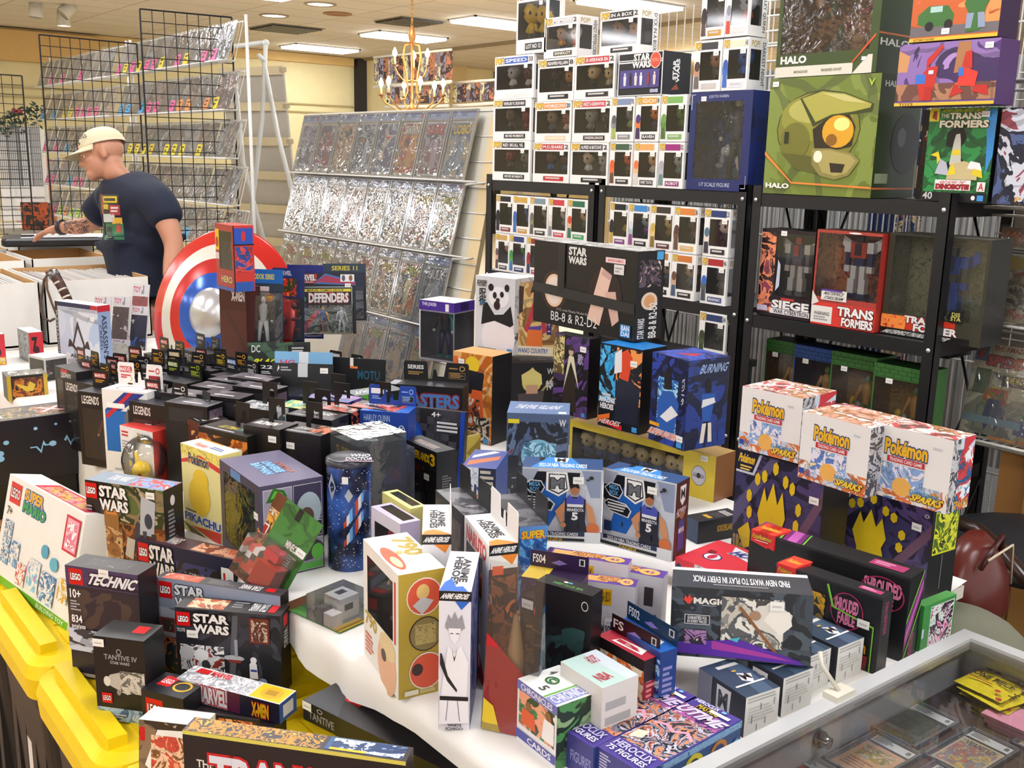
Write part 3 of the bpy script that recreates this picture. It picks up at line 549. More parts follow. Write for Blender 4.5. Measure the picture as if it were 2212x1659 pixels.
graded(1.234, 0.769, -92, 'r 0 0 1 1 e9b78c; a .12 .5 .88 .9 9fb8d0,e8e0c8,c8a860,7c8c5c,e8e0c8 60; n .12 .1 .8 .42 a5714c 4', 'graded orange bordered trading card lying in the glass case, nearest the lock')
graded(1.372, 0.782, -92, 'r 0 0 1 1 30382f; a .05 .1 .95 .95 222a22,4c5a48,30402c,111,5c6c60 50', 'graded dark green trading card lying in the glass case beside the yellow packs')
graded(1.368, 0.684, -92, 'r 0 0 1 1 d8c8a8; a .05 .05 .95 .95 e8d8b0,c87858,8c98a8,e8c860,b04838 50; t .15 .8 .85 .95 444 WANTED', 'graded pale trading card with red print in the glass case, under the yellow packs')
graded(1.234, 0.669, -92, 'r 0 0 1 1 d8d43c; a .1 .35 .9 .9 c8d860,e8e070,88a848,f0e890 50', 'graded yellow green trading card cut by the bottom edge of the picture')
graded(1.509, 0.619, -92, 'r 0 0 1 1 c8b898; a .05 .1 .95 .9 b8a880,e8d890,8c7850,d8c060 50', 'graded tan and gold trading card at the right edge of the glass case')
graded(1.094, 0.809, -92, 'r 0 0 1 1 b8442c; a .1 .3 .9 .9 b8442c,e8a060,702010,f0c080 50', 'graded red trading card at the bottom edge of the glass case, leftmost')
for i in range(6):
    mb = MB(); w, h = .084, .145; n = 6; vs = []; fs = []
    for a in range(n + 1):
        for b in range(n + 1):
            u, v = a / n, b / n; vs.append((u * w, v * h, .007 * math.sin(PI * u) * math.sin(PI * v)))
    for a in range(n):
        for b in range(n): fs.append((a * (n + 1) + b, (a + 1) * (n + 1) + b, (a + 1) * (n + 1) + b + 1, a * (n + 1) + b + 1))
    mb.add(vs, fs, mat('f0dc30' if i < 5 else 'f0dc34', .25), True)
    f = Face(mb, (0, 0, .0073), (w, 0, 0), (0, h, 0), (0, 0, 1))
    for s in ('q @c83c28,f0c890,5c2018,e88858 .12 .5 .9 .5 .85 .9 .2 .92', 'e .62 .62 .26 .13 f2d8bc', 't .08 .28 .92 .4 3a2a14 ONE_PIECE', 'r .08 .2 .6 .22 c84a3c', 'e .8 .12 .06 .03 d8463c'): draw(f, s)
    tag(mb.build('card_pack', None, Matrix.Translation((1.565 - .003 * (i % 3), .745 - .007 * i, .728 + (5 - i) * .007)) @ Matrix.Rotation(math.radians((-95, -102, -92, -98, -104, -96)[i]), 4, 'Z')), ['yellow foil card pack with a red hat print, topmost of its pile', 'yellow foil card pack second in the pile in the glass case', 'yellow foil card pack third in the pile in the glass case', 'yellow foil card pack fourth in the pile in the glass case', 'yellow foil card pack second from the bottom of the pile', 'yellow foil card pack at the bottom of the pile in the glass case'][i], 'card pack', 'yellow card packs')
for i in range(3):
    mb = MB(); mb.box((0, 0, 0), (.066, .118, .006), mat('e8a0b4', .3)); tag(mb.build('card_pack', None, Matrix.Translation((1.53, .56 - i * .006, .728 + (2 - i) * .007))), ['pink card pack on top of its pile at the right edge of the case', 'pink card pack in the middle of its pile at the right edge', 'pink card pack lowest of its pile at the right edge'][i], 'card pack', 'pink card packs')
# ------------------------------------------------------------------ black shelving
def shelving(y0, y1, lab, zs, back=.36):
    r = empty('shelving_unit', (2.66, (y0 + y1) / 2, 0)); tag(r, lab, 'shelf', 'black bolt-together shelving units')
    K = mat('17171a', .45, 0, 'metal'); w = (y1 - y0) / 2
    for sx in (0, back):
        for sy in (-w, w):
            mb = MB(); s = -1 if sy > 0 else 1
            mb.box((sx, sy, 0), (sx + .003, sy + s * .035, 1.535), K); mb.box((sx, sy, 0), (sx + .035, sy + s * .003, 1.535), K); mb.build('post', r)
    for z in zs:
        mb = MB(); mb.box((.002, -w + .003, z - .04), (back + .03, w - .003, z), K); mb.build('shelf', r)
    for z in zs[:3]:
        for sy in (-1, 1): mb = MB(); mb.ball((-.002, sy * (w - .017), z - .02), (.004, .007, .007), mat('d8d8d8', .3, .8), 8, 6); mb.build('bolt', r)
    for sy in (-1, 1):
        for z0, z1 in zip(zs[1:], zs[:-1]):
            for q in (0, 1): mb = MB(); mb.tube([(back + q * .003, sy * w, z0 if q else z1 - .05), (back + q * .003, sy * (w - .12), z1 - .04 if q else z0)], .005, K, 6); mb.build('brace', r)
shelving(2.83, 3.50, 'black shelving unit on the left, rows of white window boxes on it', (1.51, 1.134, .72, .2))
shelving(2.12, 2.81, 'black shelving unit in the middle, partly behind the black box of robots', (1.51, 1.134, .72, .2))
shelving(1.435, 2.10, 'black shelving unit on the right under the big green helmet box', (1.51, 1.123, .72, .2))
# ------------------------------------------------------------------ boxed goods
def B(key, name, cat, label, cols, decals='', **kw): return box(TR[key], name, cat, label, cols, decals, **kw)
LEGO = lambda a, b, c, d, x='': 'F r %g %g %g %g d01012; F t %g %g %g %g fff LEGO 111 bold' % (a, b, c, d, a + (c - a) * .12, b + (d - b) * .28, c - (c - a) * .12, d - (d - b) * .28)
SW = lambda a, b, c, d, col='f2f0ec': 'F t %g %g %g %g %s STAR 111 bold; F t %g %g %g %g %s WARS 111 bold' % (a, (b + d) / 2 + .01, c, d, col, a, b, c, (b + d) / 2 - .01, col)
# --- totes in the foreground
B('mario', 'toy_box', 'box', 'big tilted white building set box with a green stripe along its foot, far left', 'f0efe8 T:f0efe8',
  'F r 0 0 1 .07 6cb52d; F t .6 .015 .95 .055 e8f2d8 BUILDING_TOY; F r .05 .76 .2 .95 d01012; F t .065 .81 .185 .9 fff LEGO 111; F t .25 .85 .5 .95 e8b21c SUPER 1a4fa0 bold; F t .25 .74 .55 .84 2f9e44 MARIO 1a4fa0 bold; F t .05 .64 .12 .72 444 7+; F r .8 .62 .97 .93 c8203a; F r .82 .64 .955 .91 f2a8bc; F a .83 .66 .94 .88 f2a8bc,e87898,fff,c84a70 40; '
  'F a .06 .2 .17 .6 8cc8dc,5898b8,f0efe8,2a5a8c,f0efe8 40; F a .18 .22 .3 .45 e0a828,f0efe8,4c8cc0,88c8e0 45; F a .3 .1 .42 .3 d87848,f0efe8,c84a38,f0e0c8 45; F e .5 .3 .07 .1 e898b8; F a .45 .12 .6 .4 f2b0c8,f0efe8,88c8e0,d84a88 40; F a .62 .1 .8 .36 68b0d8,f0efe8,3870a8,a8e0f0 40; F e .62 .52 .045 .06 48a0c0; F e .75 .46 .05 .06 58b0c8; F a .84 .2 .96 .4 3a68b0,f0efe8,e0b030,68a8d8 40; '
  'T r .3 .1 .95 .9 d8304c; T a .35 .15 .9 .8 e8304c,f0a0b0,f0c860,c81838,fff 30; L r 0 0 1 1 ecebe4')
B('atst', 'toy_box', 'box', 'building set box with brown forest scene and a red round 4+ badge', '22201e T:8090a0 F:2a2018 R:1a1a1c',
  'F a .18 .02 1 .7 8a4f22,6b3a18,a8652e,3c2412,c88848 16; F a .3 .55 1 1 5a6a38,8c7a58,2c3a1c,b8a888,44301c 14; F r 0 0 .17 1 1c1a18; F a .1 .1 .45 .5 7a4a24,a06a34,d8b078,44301c 30; F e .66 .4 .05 .2 3c4048; F q b8bcc0 .68 .45 .86 .45 .9 .85 .72 .9; F e .8 .62 .05 .09 38404c; F r .72 .2 .77 .5 444a52; F r .83 .18 .88 .48 3a4048; F q c8c0b0 .48 .18 .58 .14 .62 .38 .52 .4; F q 9a6a34 .22 .5 .42 .46 .42 .78 .24 .8; F r .26 .64 .4 .75 d88838; F e .1 .12 .15 .17 fff; F e .1 .12 .135 .15 c8161c; F t .03 .04 .17 .2 fff 4+;'
  + LEGO(.01, .8, .16, .98) + ';' + SW(.19, .68, .56, .97) + ';F n .02 .4 .13 .72 999 8; R n .2 .1 .7 .75 888 14; R e .45 .85 .12 .06 e8e0e0; T a .5 .1 1 .9 4868c8,88a0d8,c84838,e8e8f0 25; T t .2 .3 .45 .8 eee STAR_WARS; F s .85 .93')
B('technic', 'toy_box', 'box', 'tall dark building set box marked 10+ with a blue racing car, on the middle tote', '1c1a1e T:2a2420 F:2c2630',
  'F a 0 .3 1 .8 3a3034,4a3c38,2a2430,5a4a44 5; F r 0 .83 1 1 4a3a5c; F r .3 .84 1 .87 241c34;' + LEGO(.05, .84, .24, .98) + '; F t .32 .86 .98 .96 e8e8ec TECHNIC 111 bold /; F t .05 .72 .2 .8 fff 10+; F n .05 .6 .2 .7 aaa 4; F t .05 .5 .2 .57 fff 834; F t .05 .44 .24 .49 fff pcs/pzs; F n .05 .32 .22 .42 888 4; F q 2f6fd0 .45 .12 .8 .2 .9 .42 .62 .52 .42 .35; F q 101418 .55 .3 .85 .36 .82 .5 .6 .5; F e .58 .2 .07 .08 0a0a0c; F e .58 .2 .035 .04 9ab; F e .85 .3 .06 .08 0a0a0c; F a .0 .25 .4 .45 8a90a0,c8d0e0,3a3a44,5a6070 8; F r .08 .02 .62 .05 b0aa98; T a .2 .2 .8 .8 6a6450,2a2420,8c8468 30; F s .55 .98')
B('sw8', 'toy_box', 'box', 'building set box with orange stripe and 8+ mark, behind the other dark sets', '1a1c2a T:4a3038 F:1c2240 R:16161c',
  'F q c8643a .12 .3 .16 .3 .34 .8 .3 .8; F a .2 .1 1 .85 1c2240,2c3460,141828,3a4070,101420 7; F a .5 .45 .85 .75 8a8c90,4a4c50,c8cacc,1c2240,6a3c2c 30; F a .02 .02 .12 .3 c8902c,3a2a14,8a5c24,e0b050 50;' + LEGO(.02, .76, .13, .97) + ';' + SW(.14, .62, .4, .97) + '; F t .02 .66 .07 .73 ddd 8+; F n .02 .4 .09 .63 999 8; F r .88 .55 1 .9 f4f4f0; F r .9 .74 .92 .84 c8161c; F e .94 .66 .02 .05 5aa832; F r .95 .6 .985 .78 5a2c8c; F e .91 .64 .015 .04 2a8ac8; T a .55 .1 1 .9 e8784c,f0b090,8a3018,c8502c 24; T t .15 .2 .38 .85 e8e4dc STAR_WARS; F s .86 .6')
B('swgrey', 'toy_box', 'box', 'grey blue building set box between two darker sets, tilted top with orange panel', '20222c T:3a3a40 F:8a94a8 R:1a1a1e',
  'F a 0 0 1 .7 7a8698,a8b0c0,4a5468,2c3448,c8ced8 6; F r 0 0 .3 .35 1c2230; F a .25 .1 .9 .6 5a3a38,8a94a8,b8bcc4,3a3c48,7a2c28 14;' + LEGO(.02, .8, .13, .97) + ';' + SW(.15, .72, .4, .96, 'd8dce2') + '; F r .02 .45 .14 .6 7a3028; F a .03 .46 .13 .58 c8ccd0,4a3a38,8a8c90 60; F n .16 .62 .3 .7 888 4; F a .02 .02 .3 .4 1c2a4c,c88060,2a3c60,e8a880 20; T a .04 .1 .34 .9 f0a080,e0684c,c8482c,f8d0b0 22; T n .4 .2 .62 .8 777 5; T t .66 .2 .82 .8 eee STAR_WARS ^180; T r .86 .3 .93 .8 c8161c')
B('swblack', 'toy_box', 'box', 'black building set box with white walker scene standing in front of the grey one', '1c1c22 T:2a2624 F:24262e R:18181c',
  'F a 0 .1 1 1 24262e,30343e,1c1e26,3c404a,121418 5; F q 5a5c64 .5 .1 .56 .1 .6 .95 .55 .95; F e .55 .36 .1 .04 b8bcc4; F r .56 .38 .59 .62 98a0a8; F a .04 .12 .46 .5 8a3428,d8d8dc,2a2a30,f0f0f0,6a6c74 24; F e .1 .38 .07 .1 c8c8cc; F e .24 .36 .07 .09 e8e8ec; F e .28 .24 .04 .06 3a3a40; F r .5 .3 .62 .34 8a3428; F q f0f0f2 .7 .1 .78 .1 .77 .3 .74 .38 .7 .3; F e .74 .36 .03 .045 f4f4f6; F r .71 .2 .77 .23 2a4a9c; F r .71 .6 .9 .95 6a2418; F r .725 .62 .885 .93 7a3c28; F a .73 .63 .88 .92 8a4c34,c8b0a0,5a2c1c,e8e0d8 40;'
  + LEGO(.02, .76, .15, .95) + ';' + SW(.18, .68, .52, .95) + '; F t .02 .68 .1 .73 ccc 75378; F s .17 .66; F e .83 .08 .04 .05 8a94b8; T a .1 .1 .45 .9 e8a078,b85c34,f0c8a0,8a3c1c 22; T n .5 .3 .66 .85 888 3; T t .68 .2 .84 .85 eee STAR_WARS ^180; T r .86 .2 .93 .8 c8161c; R t .3 .5 .75 .75 ddd WARS ^270; R r .3 .8 .7 .95 c8161c')
B('tantive', 'toy_box', 'box', 'black building set box with a silver spaceship and a grey band at its foot', '141416 T:1c1a1a F:161618',
  'F a 0 0 1 .16 6a90a8,a0b8c8,4a6a80,c8d0d4 20; F t .2 .74 .85 .8 9a9a9c TANTIVE_IV; F t .32 .69 .7 .725 b0b0b2 STAR_WARS; F o .5 .84 .05 .035 .3 a0a0a2; F q b8b4ac .18 .46 .62 .34 .98 .42 .98 .6 .6 .62 .3 .56; F a .5 .36 .98 .62 a8a49c,d0ccc4,6a6862,e8e4dc 40; F e .24 .48 .07 .06 d8d4cc; F e .46 .36 .04 .035 8a8680; F r .12 .22 .32 .34 d01012; F t .14 .25 .3 .31 fff LEGO 111; F n .3 .04 .6 .1 ccc 2; F t .7 .04 .9 .11 ddd 654; T r .6 .4 .85 .8 d01012; F s .12 .93')
B('wolv', 'toy_box', 'box', 'flat silver and white building set box with a yellow square end, lying on the pile', 'e4e4e6 T:dfe0e2 F:c8c8cc R:2858a8',
  'F r .62 0 1 1 1c1830; F r .5 0 .62 1 5a1c3c; F r .01 .15 .17 .9 d01012; F t .025 .35 .155 .75 fff LEGO 111; F t .2 .1 .5 .95 e4e4e8 MARVEL c01820 bold; F t .74 .12 .9 .8 e8b81c X-MEN c02018 bold; T a 0 0 .68 1 e0e1e4,c0c2c8,f2f2f4,a8aab2,fff 30; T r .7 .05 .99 .95 f0c814; T e .85 .5 .1 .36 e0b010; T r .8 .35 .9 .65 b88c10; T r .08 .6 .2 .9 d01012; T t .22 .6 .42 .9 d83038 MARVEL fff bold; R r .2 .2 .8 .8 e0e4f0')
box([0.5312, 1.689, 0.5957, -60, 0, 0, 0.0913, 0.0664, 0.0706], 'toy_box', 'box', 'small black building set box with a yellow oval emblem, under the silver one', '1a1a1e T:202026', 'T e .7 .5 .2 .25 e8b81c; T e .7 .5 .16 .18 1a1a1e; T r .15 .35 .45 .85 d01012; T t .18 .48 .42 .7 fff LEGO; F r .1 .2 .5 .8 d01012; F t .14 .35 .46 .65 fff LEGO 111')
box([0.5644, 1.66, 0.5882, -61, 0, 0, 0.2075, 0.0664, 0.0415], 'toy_box', 'box', 'dark box under the flat silver building set box', '1c1a1c T:26222a', 'F n .1 .2 .5 .8 666 4')
box([0.5436, 1.5604, 0.5882, -50, 14, 0, 0.1411, 0.01, 0.083], 'picture_book', 'book', 'thin dark book with glowing orange cover leaning behind the long toy robot box', '14100e', 'F a .02 .05 .98 .95 a8501c,e08030,4a200c,f0b060,200c06 22; F r .55 .5 .6 .6 f0d8a0; F r 0 0 1 .05 888 ')
box([0.4648, 1.5189, 0.5882, -48, 6, 0, 0.1079, 0.0498, 0.1162], 'toy_box', 'box', 'white box with a hexagon portrait frame at the bottom left edge', 'e8e6e0 F:5a4a3c', 'F a 0 0 1 1 5a4a3c,8a7458,3a2c20,c8b490 12; F q f0f0ea .1 .35 .35 .15 .8 .2 .95 .55 .75 .9 .3 .88; F a .2 .28 .84 .8 e8a080,c84c3c,f0c8a8,8a5a30,e0b060 26; F r .02 .7 .1 .9 c8161c; L r 0 0 1 1 eceae4')
B('tf', 'toy_box', 'box', 'long dark toy robot box with yellow robots on its top, bottom edge of the picture', '1c181c T:3c3234 F:201c22',
  'T a .01 .02 .62 .98 e0a82c,4a3c34,c88c1c,3a3036,f0c850 42; T r .64 .1 .98 .95 2a5a8c; T a .66 .12 .98 .9 3a6aa0,c8d8e8,1c3c6c,88a8c8 26; T r .66 .1 .82 .25 e0b81c; F r 0 .97 1 1 d8cf60; F t .06 .73 .14 .79 e8e4dc THE; F t .12 .58 .62 .84 d8dce8 TRANS c02028 bold; F t .12 .34 .62 .57 e8805c FORMERS d8dce8 bold; F t .04 .52 .11 .56 ccc MORE_THAN; F e .7 .7 .06 .12 c8d0d8; F e .7 .7 .045 .09 8a94a8; F r .78 .55 .98 .9 a8c0d8; F n .8 .6 .96 .85 345 4; F r .75 0 .98 .1 e8d020; F a .3 0 .7 .3 8a3028,2a242c,c87060,4a4450 20')
B('tantflat', 'toy_box', 'box', 'long flat black building set box lying half under the edge of the white cloth', '151517 T:232227 F:18181a',
  'T r .12 .55 .26 .85 d01012; T t .14 .62 .24 .78 fff LEGO; T q 3a3c42 0 0 .25 0 .1 .9 0 .9; F t .04 .2 .22 .6 8a8a8e TANTIVE; F o .12 .8 .02 .12 .35 a0a0a4; F t .46 .2 .7 .6 9a9a9e LEGENDARY; F o .58 .8 .02 .12 .35 a0a0a4; F n .5 .02 .66 .14 888 1; F s .03 .8')
for k, l in (('swblack', 'dark box supporting the black building set with the white walker'), ('swgrey', 'dark box supporting the grey blue building set'), ('sw8', 'dark box supporting the orange striped building set'), ('atst', 'dark box supporting the forest scene building set')):
    t = list(TR[k]); z = t[2]; t[2] = .588; t[8] = z - .589
    if t[8] > .01: box(t, 'toy_box', 'box', l, '16161a')
# --- left end of the white table
TR['bigblack'] = near(TR['bigblack'], .75)
box([.51, 2.975, .588, 0, 0, 0, .28, .14, .096], 'toy_box', 'box', 'dark box under the huge black box with pale blue dots', '16161a')
B('bigblack', 'game_box', 'box', 'huge black box with pale blue dots and pulse lines, far left', '1a1620 T:38302a F:1c1824 R:1a1620',
  'F e .93 .86 .012 .016 9cc8f0; F e .8 .85 .014 .02 8ab8e8; F e .62 .82 .018 .026 9cc8f0; F e .36 .66 .025 .034 8cc0e8; F e .3 .5 .035 .045 8cc0e8; F r 0 .49 .3 .51 8cc0e8; F e .3 .42 .035 .045 8cc0e8; F r 0 .41 .3 .43 8cc0e8; F e .76 .55 .033 .043 9cc8f0; F q 8cc0e8 .56 .54 .62 .54 .65 .47 .68 .62 .7 .55 .74 .55 .74 .53 .69 .53 .675 .55 .655 .42 .61 .52 .56 .52; F q 8cc0e8 .86 .58 .89 .66 .92 .53 .94 .58 1 .59 1 .57 .95 .56 .92 .48 .89 .6 .88 .56; F e .1 .2 .02 .03 6ca0d0; T a .05 .1 .9 .9 5a4a2c,2a2420,a88c48,3c3028,e8e0d0 20; T t .05 .2 .4 .8 eeeae4 GIANT; T t .7 .3 .95 .7 e8e0d8 X c03020')
B('gold', 'toy_box', 'box', 'black box with gold frame and golden bird picture on the huge black box', '15120e T:5a5448 R:2a2820',
  'F r .0 0 1 .12 5a3820; F a .12 .12 .88 .9 3a1c0c,6a3010,c8781c,2a120a,e8b040 20; F q d8b83c .2 .7 .45 .35 .62 .35 .7 .6 .56 .75 .5 .55; F r .0 0 .1 1 c8a838; F r .9 0 1 1 c8a838; T a .1 .1 .9 .9 b8b04a,d8d8d0,5a5448,8a8a80,e8e0a0 22')
B('seven', 'toy_box', 'box', 'red topped box with big black 7 and grey blister side, right one of two', '9a9c9c T:e8e6e2 R:c82c38 F:8c8c88',
  'R t .18 .35 .6 .85 1a1818 7 bold; R e .5 .42 .2 .13 3a1c2c; R a .05 .02 .95 .25 2a4ca0,e8c030,d8d8e0,c82c38 40; F a .1 .1 .9 .9 8c8c88,b0aea8,6a6a68,c8c4bc 30')
box([.86, 4.47, .76, -87, 0, 0, .145, .052, .124], 'toy_box', 'box', 'red topped box with big black 7 and grey blister side, left one of two', '9a9c9c T:e8e6e2 R:c82c38 F:8c8c88',
  'R t .18 .35 .6 .85 1a1818 7 bold; R e .5 .42 .2 .13 3a1c2c; R a .05 .02 .95 .25 2a4ca0,e8c030,d8d8e0,c82c38 40')
box([1.02, 4.28, .76, -87, 0, 0, .2, .16, .002], 'display_tray', 'tray', 'flat colourful printed tray in front of the red topped boxes', '8a7a70', 'T a 0 0 1 1 8a7a70,c87858,e8d8c0,a04838,d8b8a0 30')
box([.93, 4.02, .76, -75, 0, 0, .11, .09, .09], 'plastic_case', 'box', 'clear plastic case with white lid beside the pale blue game box', 'c8cac8 T:e0e0dc', 'F w .05 .05 .95 .9; R w .05 .05 .95 .9', liner='3a3a3c', fig=[('lumps', .5, .7, '8a2c30', '55585c', 'c8c8c8')])
B('assn', 'video_game_box', 'box', 'pale blue collector game box with a dark arrowhead crest', 'c8d0de T:f0f0ee F:c4cddf R:8fa6cc',
  'F a .0 .0 1 1 c8d0de,bcc8dc,d4dae4,b0c0da 3; F r 0 0 .06 1 16181c; F t .012 .08 .048 .85 c8c8cc PLAYSTATION_3 ^270; F r .06 .87 1 .93 b8beca; F t .3 .885 .95 .915 8a8e98 LIMITED_EDITION; F r .06 .93 1 1 20264a; F r .85 .93 1 1 b82030; F q 3a3030 .52 .72 .68 .3 .78 .28 .74 .42 .7 .4 .62 .25 .52 .2 .42 .25 .34 .4 .3 .42 .26 .28 .36 .3; F q c8d0de .52 .6 .63 .33 .58 .28 .52 .26 .46 .28 .41 .33; F t .3 .12 .95 .18 3a3a44 ASSASSIN\'S; F t .42 .06 .85 .1 4a4a54 CREED; R t .3 .15 .7 .85 2c2c38 ASSASSIN\'S ^270; R t .08 .3 .26 .7 3a3a48 CREED ^270; R r 0 .9 1 1 b82030; F r .1 .03 .18 .12 14161a; F s .88 .78')
# --- hanging window boxes, black and white card
def header(r, w, d, h, hh=.048, col='15151a', s=1, tags=None, txt='MARVEL'):
    mb = MB(); m = mat(col)
    mb.prism([(0, -.002), (w, -.002), (w, hh * .9), (w - .004, hh), (w * .66, hh), (w * .62, hh * .25), (w * .52, hh * .25), (w * .5, hh * .6), (w * .46, hh * .6), (w * .44, hh * .1), (w * .38, hh * .1), (w * .36, hh), (.004, hh), (0, hh * .9)], 0, .0012, m)
    f = Face(mb, (0, -.0003, 0), (w, 0, 0), (0, 0, hh), (0, -1, 0))
    t = tags or ('c01c26', 'e0a030')
    draw(f, 'r .05 .55 .32 .82 ' + t[0]); draw(f, 't .06 .58 .31 .79 f0eeea ' + txt); draw(f, 'n .07 .25 .3 .45 %s 2' % t[1])
    draw(f, 'o .9 .72 .045 .14 .35 ' + t[1]); draw(f, 'r .7 .68 .83 .74 ' + t[1]); draw(f, 'r .7 .18 .95 .5 ' + t[1]); draw(f, 'r .705 .2 .945 .48 1a1a1e'); draw(f, 'n .72 .22 .93 .46 %s 3' % t[1])
    mb.build('hang_header', r, Matrix.Translation((0, d - .0012, h)))
def side_header(r, w, d, h, hh=.045, col='17171b', tags=('c01c26', 'b0b0b0')):
    n0 = set(r.children); header(r, d, 0, h, hh, col, tags=tags)
    for o in set(r.children) - n0: o.matrix_basis = Matrix.Translation((w, 0, h)) @ Matrix.Rotation(PI / 2, 4, 'Z')
def hook(r, w, d, h):
    mb = MB(); m = mat('121216')
    mb.prism([(0, 0), (.011, 0), (.011, .012), (.018, .02), (.018, .032), (.024, .036), (.03, .032), (.03, .018), (.038, .018), (.038, .05), (0, .05)], 0, .0012, m)
    mb.build('hanger_hook', r, Matrix.Translation((w * .5 - .019, d * .75, h)) @ Matrix.Diagonal((1.2, 1, 1.15, 1)))
HDK = [('hA', .837, 3.013, -74, 'c01c26,e0a030', 'nearest the pale blue game box'), ('hB', .91, 3.006, -67, 'c01c26,e0a030', 'second from the game box'), ('hC', .944, 3.041, -63, 'c01c26,b0b0b0', 'with grey warning print'), ('hD', 1.018, 3.128, -64, 'c01c26,e0a030', 'under the blister of heroes'),
       ('hE', 1.151, 3.257, -80, 'c01c26,e0c060', 'highest, before the yellow comic blister'), ('hF', 1.10, 3.02, -62, 'c8a860,c8a860', 'with a tan round emblem'), ('hG', 1.177, 3.014, -74, 'c01c26,e0c030', 'below the shield'), ('hH', 1.22, 2.97, -71, 'c01c26,e0a030', 'left of the brown box foot'), ('hI', 1.197, 2.835, -76, '2c7cc8,c8c8c8', 'with a blue logo'),
       ('hJ', .823, 2.826, -60, 'c01c26,e0a030', 'above the white header card'), ('hK', .893, 2.859, -62, 'c01c26,d8d8d8', 'with a white ring mark'), ('hL', 1.042, 2.885, -70, '8aa82c,a8c030', 'with green and yellow print'), ('hM', .898, 2.639, -64, 'c01c26,f0f0f0', 'with the large white ring, right of the white header'), ('hN', 1.277, 3.27, -82, '303036,88888c', 'plain black against the blue shield centre'),
       ('hS', 1.50, 2.76, -76, 'a0a0a0,c0c0c0', 'beside the orange octagon card')]
for n, x, y, ya, tg, l in HDK:
    c = tuple(tg.split(','))
    box([x - .06, y - .02, .761, ya, 0, 0, .145, .06, .205], 'figure_box', 'box', 'black hanging figure box ' + l, '16161a T:26262c', 'Fw .08 .1 .92 .78; T a .3 .2 .7 .8 26262c,3a3a44,16161a,5a5a60 30; F t .1 .84 .5 .95 e8e4e0 LEGENDS', liner='2a2a34', fig=[('hero', .5, .62, 'c8a890', '6a1c1c' if x < 1 else '24406c', '404048', '222')], group='black hanging figure boxes', top=lambda r, w, d, h, c=c: header(r, w, d, h, tags=c))
B('legX', 'figure_box', 'box', 'black window box with blue inside and a yellow strip low down', '141418 T:202026',
  'Fw .1 .24 .95 .86; F t .45 .89 .9 .96 f0ece4 LEGENDS; F r .5 .02 1 .09 e0a020; F t .62 .03 .98 .08 1a1a1a MARVEL; F t .6 .11 .95 .22 e8e4d8 X c8c8c8; F s .12 .3', liner='2c4458', fig=[('hero', .4, .55, '6a6a6c', '5a5c60', 'c82c30', '4a4c50'), ('lumps', .3, .4, 'd8b83c', '3a3c40', '8a8c90')], top=lambda r, w, d, h: header(r, w, d, h))
box([.775, 3.06, .76, -80, 0, 0, .13, .07, .23], 'figure_box', 'box', 'black window box with dark orange figure, leftmost on the table end', '17171b T:24242a', 'Fw .05 .08 .95 .85; F t .3 .88 .75 .95 eee LEGENDS; F r .3 .95 .6 .99 c01c26', liner='3a3438', fig=[('hero', .6, .8, '8a4a30', '6a2c1c', '3a2a3c', 'a85a2c')], top=lambda r, w, d, h: header(r, w, d, h))
TR['legW'] = [.80, 2.715, .76, -56, 0, 0, .14, .07, .225]
B('legW', 'figure_box', 'box', 'white hanging figure box with red lettered header and a blue figure print', 'f0efec T:f0efec F:f0efec',
  'F r .05 .25 .95 .75 1c6cc0; F q 2a3c8c .05 .75 .5 .98 .95 .98 .4 .75; F q c82c38 .05 .68 .6 .98 .7 .98 .1 .64; F q 6a7078 .5 .45 .62 .6 .58 .8 .48 .7; F r .1 .78 .5 .84 fff; F o .6 .14 .2 .1 .2 b82028; F t .45 .08 .75 .19 b82028 A bold; F n .2 .02 .8 .05 999 3; T o .5 .4 .3 .35 .1 c86870',
  top=lambda r, w, d, h: header(r, w, d, h, .06, 'f0efec', tags=('c82c38', 'c82c38')))
B('sw5', 'figure_box', 'box', 'black figure box with glossy lid and grey embossed lettering, before the white one', '141416 T:55555a F:1a1a1c',
  'Fw .08 .05 .95 .72; F t .2 .84 .8 .9 3c3c40 STAR; F t .2 .77 .8 .83 3c3c40 WARS; T a 0 0 1 1 5a5a60,7a7a82,3a3a40,8c8c94 9; R a .05 .5 .95 1 4a3c48,6a5a68,2a2430,8a7c88 14; F s .8 .8', liner='5a5450', fig=[('hero', .5, .85, '8a8070', '6a6458', '9a9284', '5a564c')])
box([.88, 2.74, .76, -62, 0, 0, .13, .06, .19], 'figure_box', 'box', 'black figure box just behind the one with embossed grey lettering', '151517 T:505056', 'Fw .08 .05 .95 .75; F t .2 .82 .8 .92 3c3c40 STAR_WARS; T a 0 0 1 1 5a5a60,82828a,3a3a40 9', liner='5a5450', fig=[('hero', .5, .85, '77726a', '6a6458', '9a9284', '5a564c')])
for i, (x, y, ya) in enumerate(((.906, 2.60, -62), (.877, 2.47, -60), (.994, 2.60, -64), (1.06, 2.64, -66), (.96, 2.47, -60), (1.07, 2.50, -62), (1.10, 2.60, -62))):
    box([x, y, .76, ya, 0, 0, .13, .065, .225 + .003 * i], 'figure_box', 'box', ['leftmost of the grey topped black boxes behind the flames box', 'grey topped black box just above the flames box', 'grey topped black box in the second row from the left', 'grey topped black box beside the dark red dome pack', 'middle grey topped black box with a white lid sticker', 'grey topped black box left of the blue window box', 'farthest grey topped black box, near the red striped pack'][i], '141416 T:4c4c52', 'T a 0 0 1 1 4c4c52,6a6a72,34343a,7c7c84 9; T r .3 .3 .75 .42 d8d8d8; R a .1 .4 .9 .95 4a3c48,6a5a68,2a2430 16; F r .1 .8 .9 .95 2a2a2e', group='grey topped black figure boxes')
FL = 'a04c1c,e08838,3a1c10,5a2814,f0b870'
